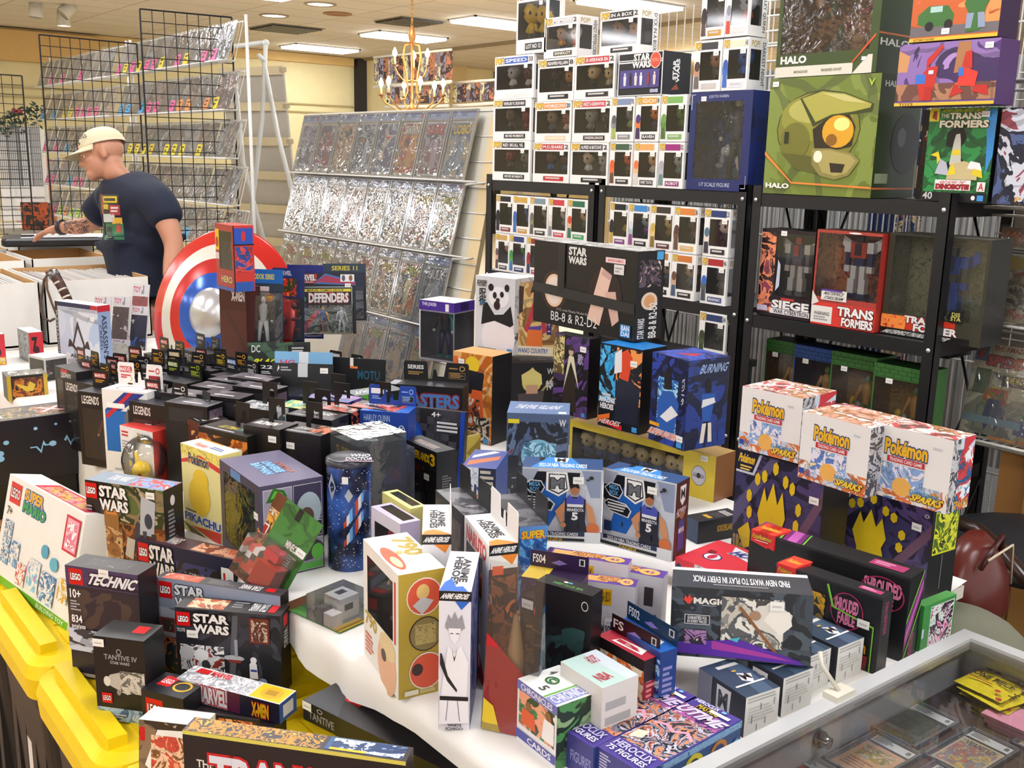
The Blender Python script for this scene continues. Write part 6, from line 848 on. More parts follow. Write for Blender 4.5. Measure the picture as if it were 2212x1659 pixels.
box([1.18, 2.66, .76, -46, 0, 0, .15, .09, .2], 'figure_box', 'box', 'window box with blue scene, black end with DC ring and gold side', '16171a T:9ca8b0 F:2a58a0', 'F w .3 .2 .8 .95; F r 0 .3 .3 .9 6a5418; F t .04 .4 .26 .55 c8a030 MCFAR; F r .8 0 1 1 16171a; F t .83 .6 .9 .7 e8e8e8 12+; F o .93 .55 .04 .08 .2 58a8e0; F q f0f0f4 .28 .95 .82 .95 .86 .2 .84 .2 .79 .9 .29 .9; T a 0 0 1 1 9ca8b0,c0ccd4,7a8890 9', liner='3a70b8', fig=[('lumps', .5, .6, '1c1e24', '284878', '1c1e24')], top=lambda r, w, d, h: header(r, w, d, h, .05, '16171a', tags=('16171a', 'd8d8d8'), txt='22'))
box([1.14, 2.80, .76, -72, 0, 0, .17, .10, .185], 'figure_box', 'box', 'dark red striped window pack with white curved edge', '3a1418 T:50201c F:4a1418', 'F q 6a1c20 .1 0 .3 0 .5 .9 .4 .9; F q 6a1c20 .5 0 .7 0 .7 .9 .6 .9; F q f0f0f0 .8 .0 .84 .0 1 .6 .96 .62; F r 0 .85 1 1 1c1a1c; F t .05 .87 .3 .96 f0e8e8 MARVEL; T e .6 .5 .2 .2 a85048')
box([1.42, 2.62, .80, -50, 4, 0, .17, .004, .22], 'hang_card', 'card', 'tall plain black hanging card with a notch and faint blue lettering', '1c1d20', 'F t .5 .72 .9 .84 28586c MOTU; F r .36 .88 .42 1 e8e4dc; F r .36 .86 .5 .89 e07838')
box([1.545, 2.49, .76, -50, 0, 0, .15, .06, .19], 'figure_box', 'box', 'clear and black figure pack right of the tall plain black hanging card', '26282c T:8a9096', 'Fw .06 .1 .94 .9; T a 0 0 1 1 8a9096,b8bec4,5a6066 9', liner='3a3230', fig=[('hero', .5, .8, '6a5a50', '3a342c', '4a4440', '2a2624')])
B('fallout', 'figure_box', 'box', 'grey topped box with white script lettering above the blue header card', '2a342c T:6c7478 F:24301c', 'T t .1 .3 .75 .7 f2f2f0 FALLOUT ^180 /; F a 0 .4 .25 1 5aa038,2c4c1c,88c858 20; F r .25 0 1 1 1c241c; T r .4 .85 .9 .95 88a838')
B('harley', 'figure_box', 'box', 'blue hanging figure box reading HARLEY QUINN', '1c3c90 T:3468c0 F:1c3c8c', 'F r 0 .86 1 1 1c4098; F t .08 .885 .62 .965 b8d0f0 HARLEY_QUINN thin; F w .1 .1 .7 .8; F o .86 .82 .07 .05 .15 e8f0fa; F t .815 .8 .9 .85 e8f0fa DC; T r .1 .3 .9 .35 5c8cd8', liner='26202c', fig=[('hero', .45, .9, 'd8b850', 'c8a058', '2a2c34', '24262c')], top=lambda r, w, d, h: header(r, w, d, h, .05, '1c4098', tags=('e8ecf0', '88b0e8'), txt='CONNECT'))
box([1.49, 2.36, .76, -50, 0, 0, .19, .07, .22], 'figure_box', 'box', 'black box with blue and red MASTERS lettering behind the checkered pack', '1a191c T:2c2b2e', 'F t .05 .72 .95 .9 4878b0 MASTERS 8c2028 bold; F t .2 .6 .8 .68 8a3c3c OF_THE_UNIVERSE; F a .0 .0 1 .55 2a1c1c,4a1c20,1a191c,6a2428 10; F t .3 .42 .9 .52 d8d0c8 HE-MAN', top=lambda r, w, d, h: header(r, w, d, h, .055, '1b1b1e', tags=('1b1b1e', 'a88850'), txt='SERIES'))
box([1.40, 2.19, .76, -58, 6, 0, .17, .02, .2], 'blister_pack', 'blister pack', 'checkered black and grey blister card with a blue edge and round blue badge', '26262a', 'F a 0 0 1 1 26262a,3c3c42 6; ' + '; '.join('F r %.2f %.2f %.2f %.2f 44444c' % (i * .125, .4 + j * .1, i * .125 + .125, .5 + j * .1) for i in range(7) for j in range(5) if (i + j) % 2) + '; F r .93 0 1 1 1c3c9c; F e .16 .62 .16 .2 1c4cb0; F e .16 .62 .1 .12 f0e0d0; F e .16 .66 .13 .1 2458b8; F r .05 .2 .28 .24 c8a83c; F t .45 .9 .6 .97 e8e8e8 4+; F n .55 .7 .9 .85 ddd 3; F t .1 .28 .5 .36 c87c30 Sonic')
t = [.985, 2.10, .76, -40, 0, 0, .1, .1, .1]
# striped ball box
r = empty('toy_box', TM(TR['ball'])); tag(r, 'white box with red top and a clear dome over a yellow toy, reading Pokémon', 'box')
mb = carton_mesh(*TR['ball'][6:], 'ececea T:d84038 F:ecebe8 R:d84038', ['F r .04 .5 .42 .94 f0f0ee', 'F n .05 .8 .4 .92 c83838 2', 'F n .05 .55 .38 .75 a8a8b0 4', 'F r .06 .28 .4 .46 4878c0', 'F e .22 .36 .12 .07 e8c83c', 'F r .06 .2 .3 .25 2858a8', 'F a .06 .02 .4 .15 e8d8a0,c8a840,f0e8d0 40', 'F t .55 .78 1 .92 e8c040 Pokémon 2a3c70 bold'], {}, '111'); mb.build('carton', r)
mb = MB(); mb.ball((.10, -.01, .075), (.055, .055, .065), CLRB, 20, 14); mb.build('clear_dome', r)
mb = MB(); Y_ = mat('ecc828', .35, 0, 'plastic'); mb.ball((.10, -.02, .05), (.025, .022, .026), Y_); mb.tube([(.09, -.02, .065), (.082, -.02, .10)], [.009, .003], Y_); mb.ball((.10, -.012, .02), (.022, .02, .022), Y_); mb.ball((.115, -.038, .045), .005, mat('c83030')); mb.build('figurine', r)
# tube with star field
r = empty('round_tube_box', (1.005, 1.775, .76)); tag(r, 'cylindrical dark blue tube box with white stars and slanted rockets', 'box')
def tubemat():
    m, nt, b = newmat('star_field'); N = nt.nodes; L = nt.links; tc = N.new('ShaderNodeTexCoord'); vo = N.new('ShaderNodeTexVoronoi'); vo.inputs['Scale'].default_value = 130
    lt = N.new('ShaderNodeMath'); lt.operation = 'LESS_THAN'; lt.inputs[1].default_value = .16; nz = N.new('ShaderNodeTexNoise'); nz.inputs['Scale'].default_value = 14; cr = N.new('ShaderNodeValToRGB'); cr.color_ramp.elements[0].color = rgb('101838'); cr.color_ramp.elements[1].color = rgb('4a78d8'); cr.color_ramp.elements[0].position = .4; cr.color_ramp.elements[1].position = .75
    mx = N.new('ShaderNodeMix'); mx.data_type = 'RGBA'; mx.inputs[7].default_value = (.8, .85, 1, 1)
    L.new(tc.outputs['Object'], vo.inputs['Vector']); L.new(tc.outputs['Object'], nz.inputs[0]); L.new(nz.outputs[0], cr.inputs[0]); L.new(vo.outputs[0], lt.inputs[0]); L.new(lt.outputs[0], mx.inputs[0]); L.new(cr.outputs[0], mx.inputs[6]); L.new(mx.outputs[2], b.inputs['Base Color']); b.inputs['Roughness'].default_value = .25; return m
mb = MB(); mb.lathe([(.046, 0), (.046, .225)], tubemat(), 40); mb.build('printed_sleeve', r)
mb = MB(); mb.lathe([(0, .236), (.04, .236), (.0475, .233), (.0475, .222)], mat('2a2a38', .3), 40); f = Face(mb, (-.035, -.03, .2365), (.055, -.04, 0), (.04, .055, 0), (0, 0, 1)); draw(f, 't .1 .2 .9 .5 e0e0e8 DOCTOR'); draw(f, 't .2 .55 .8 .85 e0e0e8 WHO'); draw(f, 'r .05 .05 .95 .12 c8a0a8'); mb.build('lid', r)
mb = MB()
def wrap(pts, m, k=1):
    vs = [((.0465 + .0003 * k) * math.cos(a), (.0465 + .0003 * k) * math.sin(a), z) for a, z in pts]; mb.add(vs, [tuple(range(len(vs)))], m)
A0 = -2.25
for dz in (.06, .10):
    n = 8
    for i in range(n):
        a, b = A0 - .1 + i * .13, A0 - .1 + (i + 1) * .13; q = .012 * math.sin(PI * (i + .5) / n) + .004; z = dz + i * .009; wrap([(a, z - q), (b, z - q + .009), (b, z + q + .009), (a, z + q)], mat(('c84c30', 'e8e8f0', '6ab0f0', '3a4c90')[i % 4]), 1 + i * .1)
wrap([(A0 - .95, .18), (A0 - .7, .15), (A0 - .45, .18), (A0 - .7, .21)], mat('a8acb8'), 1); wrap([(A0 - .05, .165), (A0 + .13, .15), (A0 + .32, .165), (A0 + .13, .18)], mat('b0b4c0'), 1); wrap([(A0 - .15, .19), (A0 + .12, .19), (A0 + .12, .205), (A0 - .15, .205)], mat('f2f2f0'), 2)
mb.build('printed_label', r)
# green block toy card leaning on the purple box
r = empty('blister_pack', TM([.785, 1.83, .80, -62, 16, 24, .125, .01, .165])); tag(r, 'green and brown blister card with a red block toy, leaning on the purple grey box', 'blister pack')
mb = carton_mesh(.125, .0015, .165, '3c6c2c', ['F r 0 0 .22 1 6a3c1c', 'F a 0 0 .22 .8 a86c2c,e0a83c,6a3c1c,c88830 20', 'F a .22 0 1 1 3c7430,447c38,34642a,4c8c40 9', 'F r .58 0 .585 1 2c5020', 'F t .58 .5 .96 .6 d8d4cc MINECRAFT 2a2a24 bold', 'F n .62 .3 .92 .46 d0dcc8 5', 'F r .5 .85 .6 1 1c1c1a', 'F t .03 .72 .2 .8 e8e0d8 2|in|1', 'F r .05 .45 .18 .6 e8e0d8', 'F r .07 .47 .16 .58 a82c24', 'F s .9 .56'], {}, '111'); mb.build('backing_card', r)
mb = MB(); RB = mat('c03028', .35, 0, 'plastic')
for i in range(4):
    for j in range(4): mb.box((.02 + i * .013, -.03, .005 + j * .013), (.033 + i * .013, -.002, .018 + j * .013), mat(('c84c3c', 'd8685c', '5a5048', 'c84c3c', 'e8e0dc')[(i * 3 + j * 2) % 5], .4, 0, 'plastic'))
mb.box((.06, -.045, .0), (.108, -.003, .05), RB); mb.box((.055, -.03, .055), (.09, -.003, .075), mat('d83040', .4, 0, 'plastic')); mb.build('block_toy', r)
mb = MB(); mb.box((.015, -.05, -.004), (.115, -.0018, .08), CLRB); mb.build('clear_bubble', r)
r = empty('blister_pack', Matrix.Translation((.825, 1.50, .762)) @ Matrix.Rotation(math.radians(12), 4, 'Z')); tag(r, 'green card lying flat with a white and black block toy under plastic', 'blister pack')
mb = MB(); mb.box((0, 0, 0), (.13, .17, .0015), mat('3c6c2c')); f = Face(mb, (0, 0, .0015), (.13, 0, 0), (0, .17, 0), (0, 0, 1)); draw(f, 'a .02 .02 .98 .98 3c7430,447c38,34642a,4c8c40 9'); draw(f, 'r 0 .82 1 1 5a3820'); draw(f, 't .5 .84 .75 .97 e8e0d8 2|in|1'); draw(f, 'r 0 0 .5 .12 c8a030'); draw(f, 'n .6 .2 .95 .5 d0dcc8 4'); mb.build('backing_card', r)
mb = MB(); WB = mat('e8e8e6', .35, 0, 'plastic'); mb.box((.03, .03, .002), (.075, .075, .045), WB); mb.box((.002, .02, .002), (.026, .045, .026), WB); mb.box((.04, .0295, .02), (.06, .03, .032), mat('222')); mb.box((.045, .05, .045), (.065, .065, .0455), mat('222')); mb.box((.0, .045, .002), (.02, .06, .034), mat('6a6c6e')); mb.build('block_toy', r)
mb = MB(); mb.box((.0, .005, .0018), (.09, .09, .05), CLRB); mb.build('clear_bubble', r)
# tapering clear pack
r = empty('blister_pack', TM([.842, 1.10, .762, -58, 0, 0, .09, .07, .27])); tag(r, 'tall clear pack tapering to a fin, red card foot, right of the robed figure box', 'blister pack')
mb = MB(); pr_ = [(0, 0, 0), (.085, 0, 0), (.085, .06, 0), (0, .06, 0), (.0, .028, .26), (.085, .028, .26)]
mb.add(pr_, [(0, 1, 5, 4), (1, 2, 5), (2, 3, 4, 5), (3, 0, 4)], CLRB); mb.build('clear_shell', r)
mb = MB(); mb.add([(.001, .001, .0), (.084, .001, .0), (.084, .0085, .075), (.001, .016, .15)], [(0, 1, 2, 3)], mat('c82430')); mb.add([(.0845, .001, 0), (.0845, .059, 0), (.0845, .042, .08), (.0845, .01, .08)], [(0, 1, 2, 3)], mat('c82430'))
mb.add([(.0847, .012, .045), (.0847, .05, .045), (.0847, .034, .2), (.0847, .024, .2)], [(0, 1, 2, 3)], art('d8e4ee,a8c4d8,f0f0f0,4a88b8', 26)); mb.add([(.0005, .0005, 0), (.03, .0005, 0), (.018, .003, .04), (.002, .004, .05)], [(0, 1, 2, 3)], mat('e8c838')); mb.build('red_card', r)
mb = MB(); mb.tube([(.042, .03, .01), (.042, .03, .12), (.042, .03, .18)], [.016, .013, .004], mat('b89468', .4, 0, 'plastic')); mb.build('figurine', r)
# --- white window boxes with big-headed figurines
def pop(key, label, band, skin, hair, body, legs='3a3a44', num='', txt='', plate='2a2a2c', ptxt='', n=1, side='', back='6a665c', starc=None, twin=None, grp=None):
    t = TR[key]; w, d, h = t[6:]; z = .08 if n == 1 else .05
    dec = 'F w %g .22 %g .78; R w .12 .2 .7 .78; F r .25 .82 .85 .96 %s; F t .03 .82 .24 .97 e8c040 POP! 6a3c28 bold; ' % (.22 if n == 1 else .05, .94 if n == 1 else .96, band)
    if txt: dec += 'F t .28 .85 .82 .93 f4f2ee %s; ' % txt
    dec += 'F r .3 .05 .86 .16 %s; ' % plate + ('F t .34 .075 .82 .14 f0eeea %s; ' % ptxt if ptxt else 'F n .36 .07 .8 .14 c8c4c0 1; ')
    if n == 1: dec += 'F e .12 .4 .11 .17 %s; F e .13 .5 .1 .1 %s; F q %s .04 .3 .2 .3 .22 .06 .03 .06; ' % (skin, hair, body)
    if starc: dec += 'F r .56 .02 .8 .0 %s; ' % starc
    if num: dec += 'F t .87 .84 .97 .95 3a3a3c %s; ' % num
    if side: dec += 'R t .76 .08 .94 .92 3c4450 %s ^270; ' % side
    dec += 'F s %g .74; T e .5 .5 .2 .2 e0e0da; R t .15 .82 .6 .95 b8a060 POP!' % (.8)
    figs = [('chibi', .6 if n == 1 else .3, .8 if n == 1 else .78, skin, hair, body, legs)]
    if n == 2: figs.append(('chibi', .7, .7, *(twin or (hair, skin, legs, body))))
    return box(t, 'figure_box', 'box', label, 'f0eeea', dec, fig=[(f[0], f[1], f[2] * .76) + tuple(f[3:]) for f in figs], liner=back, group=grp)
P_ = 'white window box '
pop('cat', P_ + 'with yellow side print and a yellow figure, topmost of the stack', 'e8d440', 'e8c41c', '2a2418', 'e8c41c', '2a2418', n=2, ptxt='LOT_NO_12', back='2a241c', twin=('e8c41c', '2a2418', 'e8c41c', '2a2418'))
pop('wendy', P_ + 'with two figures and a long name down its end', 'c8c8cc', 'd8b898', '6a4a30', 'e0a040', n=2, txt='MOMENTS', num='2', side='WENDY_PEFFERCORN', ptxt='SANDLOT', plate='4a4a30', twin=('e8d0b8', 'c8c0b8', 'd86840', 'e8e0d8'))
pop('dick', P_ + 'with two figures in glasses and a blue lettered end', '2a2428', '9a6a4a', '2a2018', '6a4a38', n=2, txt='IN_A_BOX', num='2', side="D*CK_IN_A_BOX", twin=('c89a78', '3a2a20', '4a3a34', '222'))
pop('pA3', P_ + 'with blue header and a silver figure at the left edge', '2c5cb8', 'b8bcc0', 'c8ccd0', 'e8e8e8', n=2, txt='SPEED', num='33', ptxt='SPEED_RACER', plate='e8e4e0', back='54514e', twin=('6a3c30', 'a8acb0', 'd8d8d8', '222'))
pop('pB3', P_ + 'with black header and a dark masked pair, middle of the third row', '2a2a2e', '2c2c30', '3a3a40', '26262c', n=2, txt='REAPER/VILLAIN', num='8', plate='18181c', back='6b625c', twin=('c89058', '2a241c', '3a343c', '222'))
pop('pC3', P_ + 'with red header and two blond figures, right end of the third row', 'c03040', 'e0c898', 'd8b870', '3a3428', n=2, txt='SE_AFER/FAKIR_SIN', num='2', plate='222228', back='6b6557', twin=('e0c898', 'd8b870', 'c8c0b0', '3a3428'))
pop('pA2', P_ + 'with black foot band and grey figure, second level', '1c1c20', '7a6a5c', '5a5450', '6a6058', n=2, txt='WHIPLASH_VS._IRON_MAN', ptxt='MOVIE_MOMENTS', plate='1c1c20', back='6a6458', twin=('8c3030', '6a2428', '8c2c2c', '6a2020'))
pop('pB2', P_ + 'with orange header and a horned grey creature, second level middle', 'e89040', '9a8a70', '6a6050', '5a6470', n=2, txt='HORIZON', num='20', ptxt='HORIZON', plate='e8c8a0', back='6b5f51', twin=('a86a4a', '5a3828', 'c8b8a8', '4a4a50'))
pop('pC2', P_ + 'with red lettering on black plate and pale braided figure, second level right', 'c84050', 'a8a89c', 'c8c8c0', '8a8a80', n=2, txt='DRIZZT_&_GUENHWYVAR', num='2', ptxt='DUNGEONS_&_DRAGONS', plate='281418', back='6b6b5c', twin=('4a4a44', '5a5a50', '3a3a34', '222'))
pop('pA1', P_ + 'with a black foot band and faint red figure, lowest level', '1c1c20', '8a3c38', 'a04840', '5a5450', n=2, txt='RED_SKULL_VS.', ptxt='MOVIE_MOMENTS', plate='1c1c20', back='6a6458', twin=('8a8a80', '6a6a60', '5a5a58', '444'))
pop('pB1', P_ + 'with red header and dark brown figures, lowest level middle', 'b83038', '6a4030', '2a1c18', '3c6ca8', n=2, txt='M.O./SHARE', num='2', plate='c02830', back='6b5f54', twin=('5a3828', '1c1818', '3a5c8c', '222'))
pop('pC1', P_ + 'with a white-suited figure, lowest level of the two-figure boxes', '3a3a3e', 'd8c0a8', '222226', 'd8d8dc', n=2, txt='ALFRED_&_BATCAVE', num='2', plate='1c1c20', back='6b6b68', twin=('b8bcc0', 'a8acb0', '9a9ca0', '888'))
P1 = 'white one-figure window box '
pop('pE0', P1 + 'with a grey figure, left under the black retro box', '8090b0', '8a8a8c', '5a5a60', 'a0b060', num='92', plate='8a8c90', back='5a5850')
pop('pE1', P1 + 'with orange and purple figure, under the black retro box', 'e0a030', 'e07838', '4a3070', '3a2c50', txt='GO!', num='108', ptxt='RAVEN', back='543f3a')
pop('pE2', P1 + 'with green header and green toothed figure', '7ab05c', '5c8a3c', '6c9a48', '4a6c30', plate='7cb05c', back='22261c')
pop('pD0', P1 + 'with orange figure, lowest row beside the shelf post', '3a5a40', 'e07040', 'd8602c', '6a4a30', num='22', back='4a3c2c')
pop('pD1', P1 + 'with flaming hair clown figure in a clear protector, lowest row middle', 'e8a860', 'e8b888', 'e8743c', 'd8d0c8', ptxt='SWEET_TOOTH', back='544b3f')
pop('pD2', P1 + 'with magenta header and grey figure', '9c2c78', 'b8b8bc', 'a8a8b0', '6a8a88', num='02', plate='8c2c70', ptxt='ROBOT', back='54514b')
pop('popTL', P1 + 'with dark haired figure, top left above the blue box', 'e8e4e0', '3a2c2c', '2a1c24', '5a4440', plate='c8943c', back='6b625c')
pop('popTR', P1 + 'with pale grey headed figure, top right above the blue box', 'd8444c', 'c8ccd8', '8a8c98', 'c84c38', plate='d8d8d8', ptxt='HARLEY_QUINN', side='HARLEY_QUINN', back='3a3a3c')
pop('popBL', P1 + 'with brown headed figure, lower left above the blue box', '3a3a3e', 'b88c74', '4a342c', '6a6460', plate='c8c0bc', back='6a6864')
pop('popBR', P1 + 'with blue figure and long end lettering above the blue box', 'e8dcc0', '3c6cc0', '3458a8', '3c6cc0', num='143', plate='d8dce8', side='DARKEST_NIGHT', back='6a6458')
rows = [('pF0', 'black eared figure', '22222a', '2a2a30', '1c1c22', '26262c', '8a3a40'), ('pF1', 'blue figure', 'c8a050', '3c6cb0', '3864a8', '3c6cb0', 'c8943c'), ('pF2', 'grey olive figure', '7a9098', '8a8a70', '6a6a58', '5a5a4c', '2a2a2c'), ('pF3', 'white haired pale figure', 'c8404c', 'd8c8bc', 'e0dcd8', '8a8c90', 'c8485c'), ('pF4', 'long orange haired figure', '2a6a50', 'e0b898', 'c84c24', '3c6c50', '3c9c60'),
    ('pG0', 'brown purple figure', 'c8a060', 'd8a890', '6a5058', '5a4a44', '4a4a4c'), ('pG1', 'green monster figure', '2c3c70', '4c9c4c', '3c8c40', '3c70a8', '2c3c60'), ('pG2', 'dark red masked figure', '8a3c30', 'a83038', '982830', '3a3c60', 'a84048'), ('pG3', 'pale bunny hooded figure', 'd83c58', 'e8d0c8', 'e8c0c8', 'e8e4e0', 'd84060'), ('pG4', 'brown haired figure', '3c9c5c', 'b8704c', '6a3820', '3c6c50', '3c9c5c')]
for k, l, band, sk, hr, bo, pl in rows:
    pop(k, P1 + 'with ' + l + (', upper row on the left shelf' if k[1] == 'F' else ', lower row on the left shelf'), band, sk, hr, bo, plate=pl, back='5a5650')
rows = [('pH0', 'black bat eared figure', '1c1c24', '26262c', '22222a', 'b89840', '7a3c80', '158'), ('pH1', 'white hooded figure', '3c88c8', 'a8b8b8', 'd8d8e0', '8a4c8c', '2a2a2e', '580'), ('pH2', 'blond gold-suited figure', '3a3430', 'e0c080', 'c8a850', '8a6c30', '5a3438', ''), ('pH3', 'brown furry figure', 'd8843c', '6a5040', '5a4030', '6a4c3c', 'e0b060', '286'), ('pH4', 'pale figure with blue crest', '2c3c6c', 'e8dcd0', '58788c', '3a3a44', '2a2a2e', '233')]
for k, l, band, sk, hr, bo, pl, nu in rows: pop(k, P1 + 'with ' + l + ', upper row on the middle shelf', band, sk, hr, bo, plate=pl, num=nu, back='6b655c', side='HARLEY_QUINN' if k == 'pH4' else '')
for i in range(4): pop('pI%d' % i, P1 + 'of the lower middle shelf row, mostly hidden, ' + ('leftmost', 'second', 'third', 'fourth')[i], ('7a3c80', '5a6c98', 'a8743c', 'c87838')[i], 'c8a890', '6a4a38', '4a5a70', back='6b655c')
pop('pI4', P1 + 'with blue glowing figure and red header on the middle shelf', 'a82c30', '5a6068', '3c6cc0', '4a5058', num='46', plate='2c3c7c', ptxt='BRAINIAC', side='BRAINIAC', back='2c343c')
t = list(TR['hulk']); t[2] = .95; TR['hulk'] = t
pop('hulk', P1 + 'with dark green figure, lowest on the middle shelving', '2c3c68', '4c5c3c', '3a4430', '3c4c34', num='24', plate='2a2c3c', ptxt='HULK', side='HULK', back='6b6b5c')
mb = MB(); mb.box((2.665, 2.14, .925), (2.8, 2.8, .948), mat('1c1c20')); mb.box((2.68, 2.15, .72), (2.79, 2.79, .925), mat('2a2a2e')); tag(mb.build('storage_crate'), 'low black crate on the middle shelving unit under the green figure box', 'crate')
B('retro', 'toy_box', 'box', 'black white edged box with six small figures on a violet panel', '16161a T:f0f0ee R:14161c', 'F r 0 0 1 .02 eee; F r 0 .98 1 1 eee; F r 0 0 .02 1 eee; F r .98 0 1 1 eee; F r .02 .76 .98 .79 eee; F r .02 .81 .98 .83 eee; F t .35 .8 .72 .97 f2f0ec STAR 16161a bold; F t .32 .64 .74 .8 f2f0ec WARS 16161a bold; F e .84 .8 .12 .19 f0c8b8; F e .84 .8 .105 .17 d8503c; F t .77 .76 .91 .84 f0a078 RETRO; F r .06 .18 .94 .6 4c4488; ' + '; '.join('F q %s %g .24 %g .24 %g .46 %g .46; F e %g .5 .018 .04 %s' % (c, x - .02, x + .025, x + .035, x - .03, x + .003, c) for x, c in ((.17, 'e0dce0'), (.3, '1c1824'), (.42, 'e8d8cc'), (.54, 'e8e8ec'), (.7, '8a3c30'), (.84, 'd8c8bc'))) + '; F t .76 .06 .94 .14 c8d0f0 KENNER bold; R t .35 .3 .6 .85 f0f0ee STAR|WARS ^90 bold; R q 8a4430 .3 .12 .5 .28 .6 .15; R r 0 0 1 .015 eee')
B('bluefig', 'figure_box', 'box', 'tall deep blue window box with white corner lines on the middle shelf', '1c2c6c T:20306c F:1c2860 R:16245c', 'F w .1 .12 .87 .9; F t .3 .93 .62 .965 c8d0e8 JUJUTSU_KAISEN thin; F t .22 .04 .72 .08 c8d0e8 1/7_SCALE_FIGURE thin; F r .02 .97 .08 .975 d8e0f0; F r .02 .82 .03 .975 d8e0f0; F r .9 .03 .97 .035 d8e0f0; F r .965 .03 .97 .16 d8e0f0; F s .22 .93; R t .2 .45 .5 .5 a8b0d0 MAPPA thin; R t .1 .18 .4 .22 a8b0d0 MAPPA thin; R a 0 0 1 1 16245c,1c2c6c,121c4c 4', liner='@1c3c78,2858a0,14284c,3c70b8', fig=[('hero', .6, .85, 'c8ccd0', '1c2c4c', '24344c', '14203c'), ('lumps', .6, .5, 'b8bcc0', '8a94a8', 'c8c8d0')], pane=CLRB)
HELM = ''
box(TR['helmet'], 'toy_box', 'box', 'big olive green box with a golden visor helmet picture and orange line', '6c7c2c T:5c6c24 F:74843a R:2c3c20',
    'F a 0 0 1 1 74843a,6c7c30,7c8c40,646f2c 3; F e .48 .56 .385 .325 3a4218; F e .48 .56 .375 .315 7c7c30; F e .46 .66 .33 .2 8e8e3a; F e .44 .72 .24 .11 b0ac5c; F q 3a4218 .3 .82 .5 .89 .7 .86 .96 .76 .95 .7 .8 .68 .6 .66 .44 .58; F q a8a44c .32 .82 .5 .875 .7 .85 .94 .76 .93 .73 .78 .7 .6 .68 .46 .62; F q c4c07c .5 .86 .7 .84 .9 .765 .7 .79; F e .28 .46 .14 .16 70702c; F q 5c5c28 .16 .36 .3 .22 .56 .18 .6 .3 .4 .34; F q 2a2414 .44 .56 .58 .66 .76 .68 .82 .58 .8 .42 .62 .38 .47 .4; F e .67 .54 .14 .135 d8a028; F e .7 .6 .07 .055 f6e488; F e .62 .47 .05 .05 8a5c1c; F q 8a8248 .44 .4 .62 .4 .82 .36 .88 .3 .8 .18 .68 .14 .54 .17 .46 .26; F q a89c5c .46 .38 .62 .385 .8 .345 .85 .3 .78 .2 .68 .17 .56 .2; F e .51 .33 .04 .05 f0ecd0; F q 2c2418 .62 .28 .76 .27 .74 .2 .64 .2; F r .18 .44 .22 .54 2a2c18; F t .03 .05 .26 .095 f0f0ea HALO bold; F q f0883c 0 .34 .28 .095 .28 .11 .0 .37; F q f0883c .28 .095 1 .075 1 .09 .28 .11; F s .06 .95; F q a8c83c .9 .97 .93 .9 .96 .97 .94 .95 .93 .93 .92 .95; R t .1 .9 .5 .95 e8ece0 HALO; R r 0 .07 1 .085 c86c34; R r .05 .12 .35 .2 8a9878; R e .7 .45 .35 .25 14181a; R e .6 .5 .1 .08 5a6468')
box(TR['halotop'], 'toy_box', 'box', 'olive framed window box with small tan and red vehicles', '3c4c24 T:3c4c24 F:3a4a22 R:24381c', 'F w .04 .26 .92 .98; F r 0 0 .78 .12 d8d4c4; F q d8d4c4 .78 0 .96 .0 .96 .2 .92 .2; F t .05 .15 .32 .24 e8e8e0 HALO bold; F t .2 .04 .34 .07 6a6858 MONGOOSE; F t .48 .045 .68 .075 6a6858 BANISHED_GHOST; F q c8542c .78 .12 .98 .4 .97 .42 .77 .13; F r .86 .14 .9 .18 eee; R r 0 .42 1 .44 c86c34; R t .05 .3 .8 .38 e8ece0 HALO', liner='@a87c4c,c8985c,8a5c34,d8b078', fig=[('lumps', .72, .7, '8c3c2c', '7a2c20', 'a85848'), ('lumps', .3, .7, '4a5c34', 'b8884c', '3a3c30', '5a5448'), ('lumps', .5, .4, '5a5448', '3a382c', '8a8478')], pane=CLRB)
TFR = 'a02c28,3c4ca0,b8542c,2a2438'
box(TR['micro'], 'toy_box', 'box', 'violet scene box with two red and blue blocky toys and a yellow foot strip', '5a3c78 F:6a4c90', 'F a 0 .1 1 1 6a4c90,4c3470,8a6ca8,3c2858,a888c0 5; F q c89060 .1 .55 .0 .55 .0 .9 .12 .8; F q a8744c .58 .5 .74 .52 .72 .98 .6 .98; F a 0 .08 1 .35 8a5c4c,6a443c,a87858,4c342c 8; F q c03028 .22 .4 .32 .62 .42 .62 .4 .3 .34 .1 .26 .08; F r .2 .35 .3 .5 3870c8; F q c03028 .3 .6 .36 .7 .46 .92 .44 .96 .3 .74; F r .3 .08 .38 .3 b02820; F q d83c30 .62 .3 .8 .28 .82 .5 .66 .6; F q c03028 .66 .6 .76 .56 .74 .84 .68 .82; F q b82c24 .56 .12 .7 .2 .6 .34; F q b82c24 .78 .2 .94 .14 .92 .3 .8 .3; F r .63 .45 .68 .58 3870c8; F r .33 .5 .38 .56 d8dce8; F r 0 0 1 .05 e8b83c; F t .05 .005 .2 .045 3a2c10 TOYS; F s .9 .9')
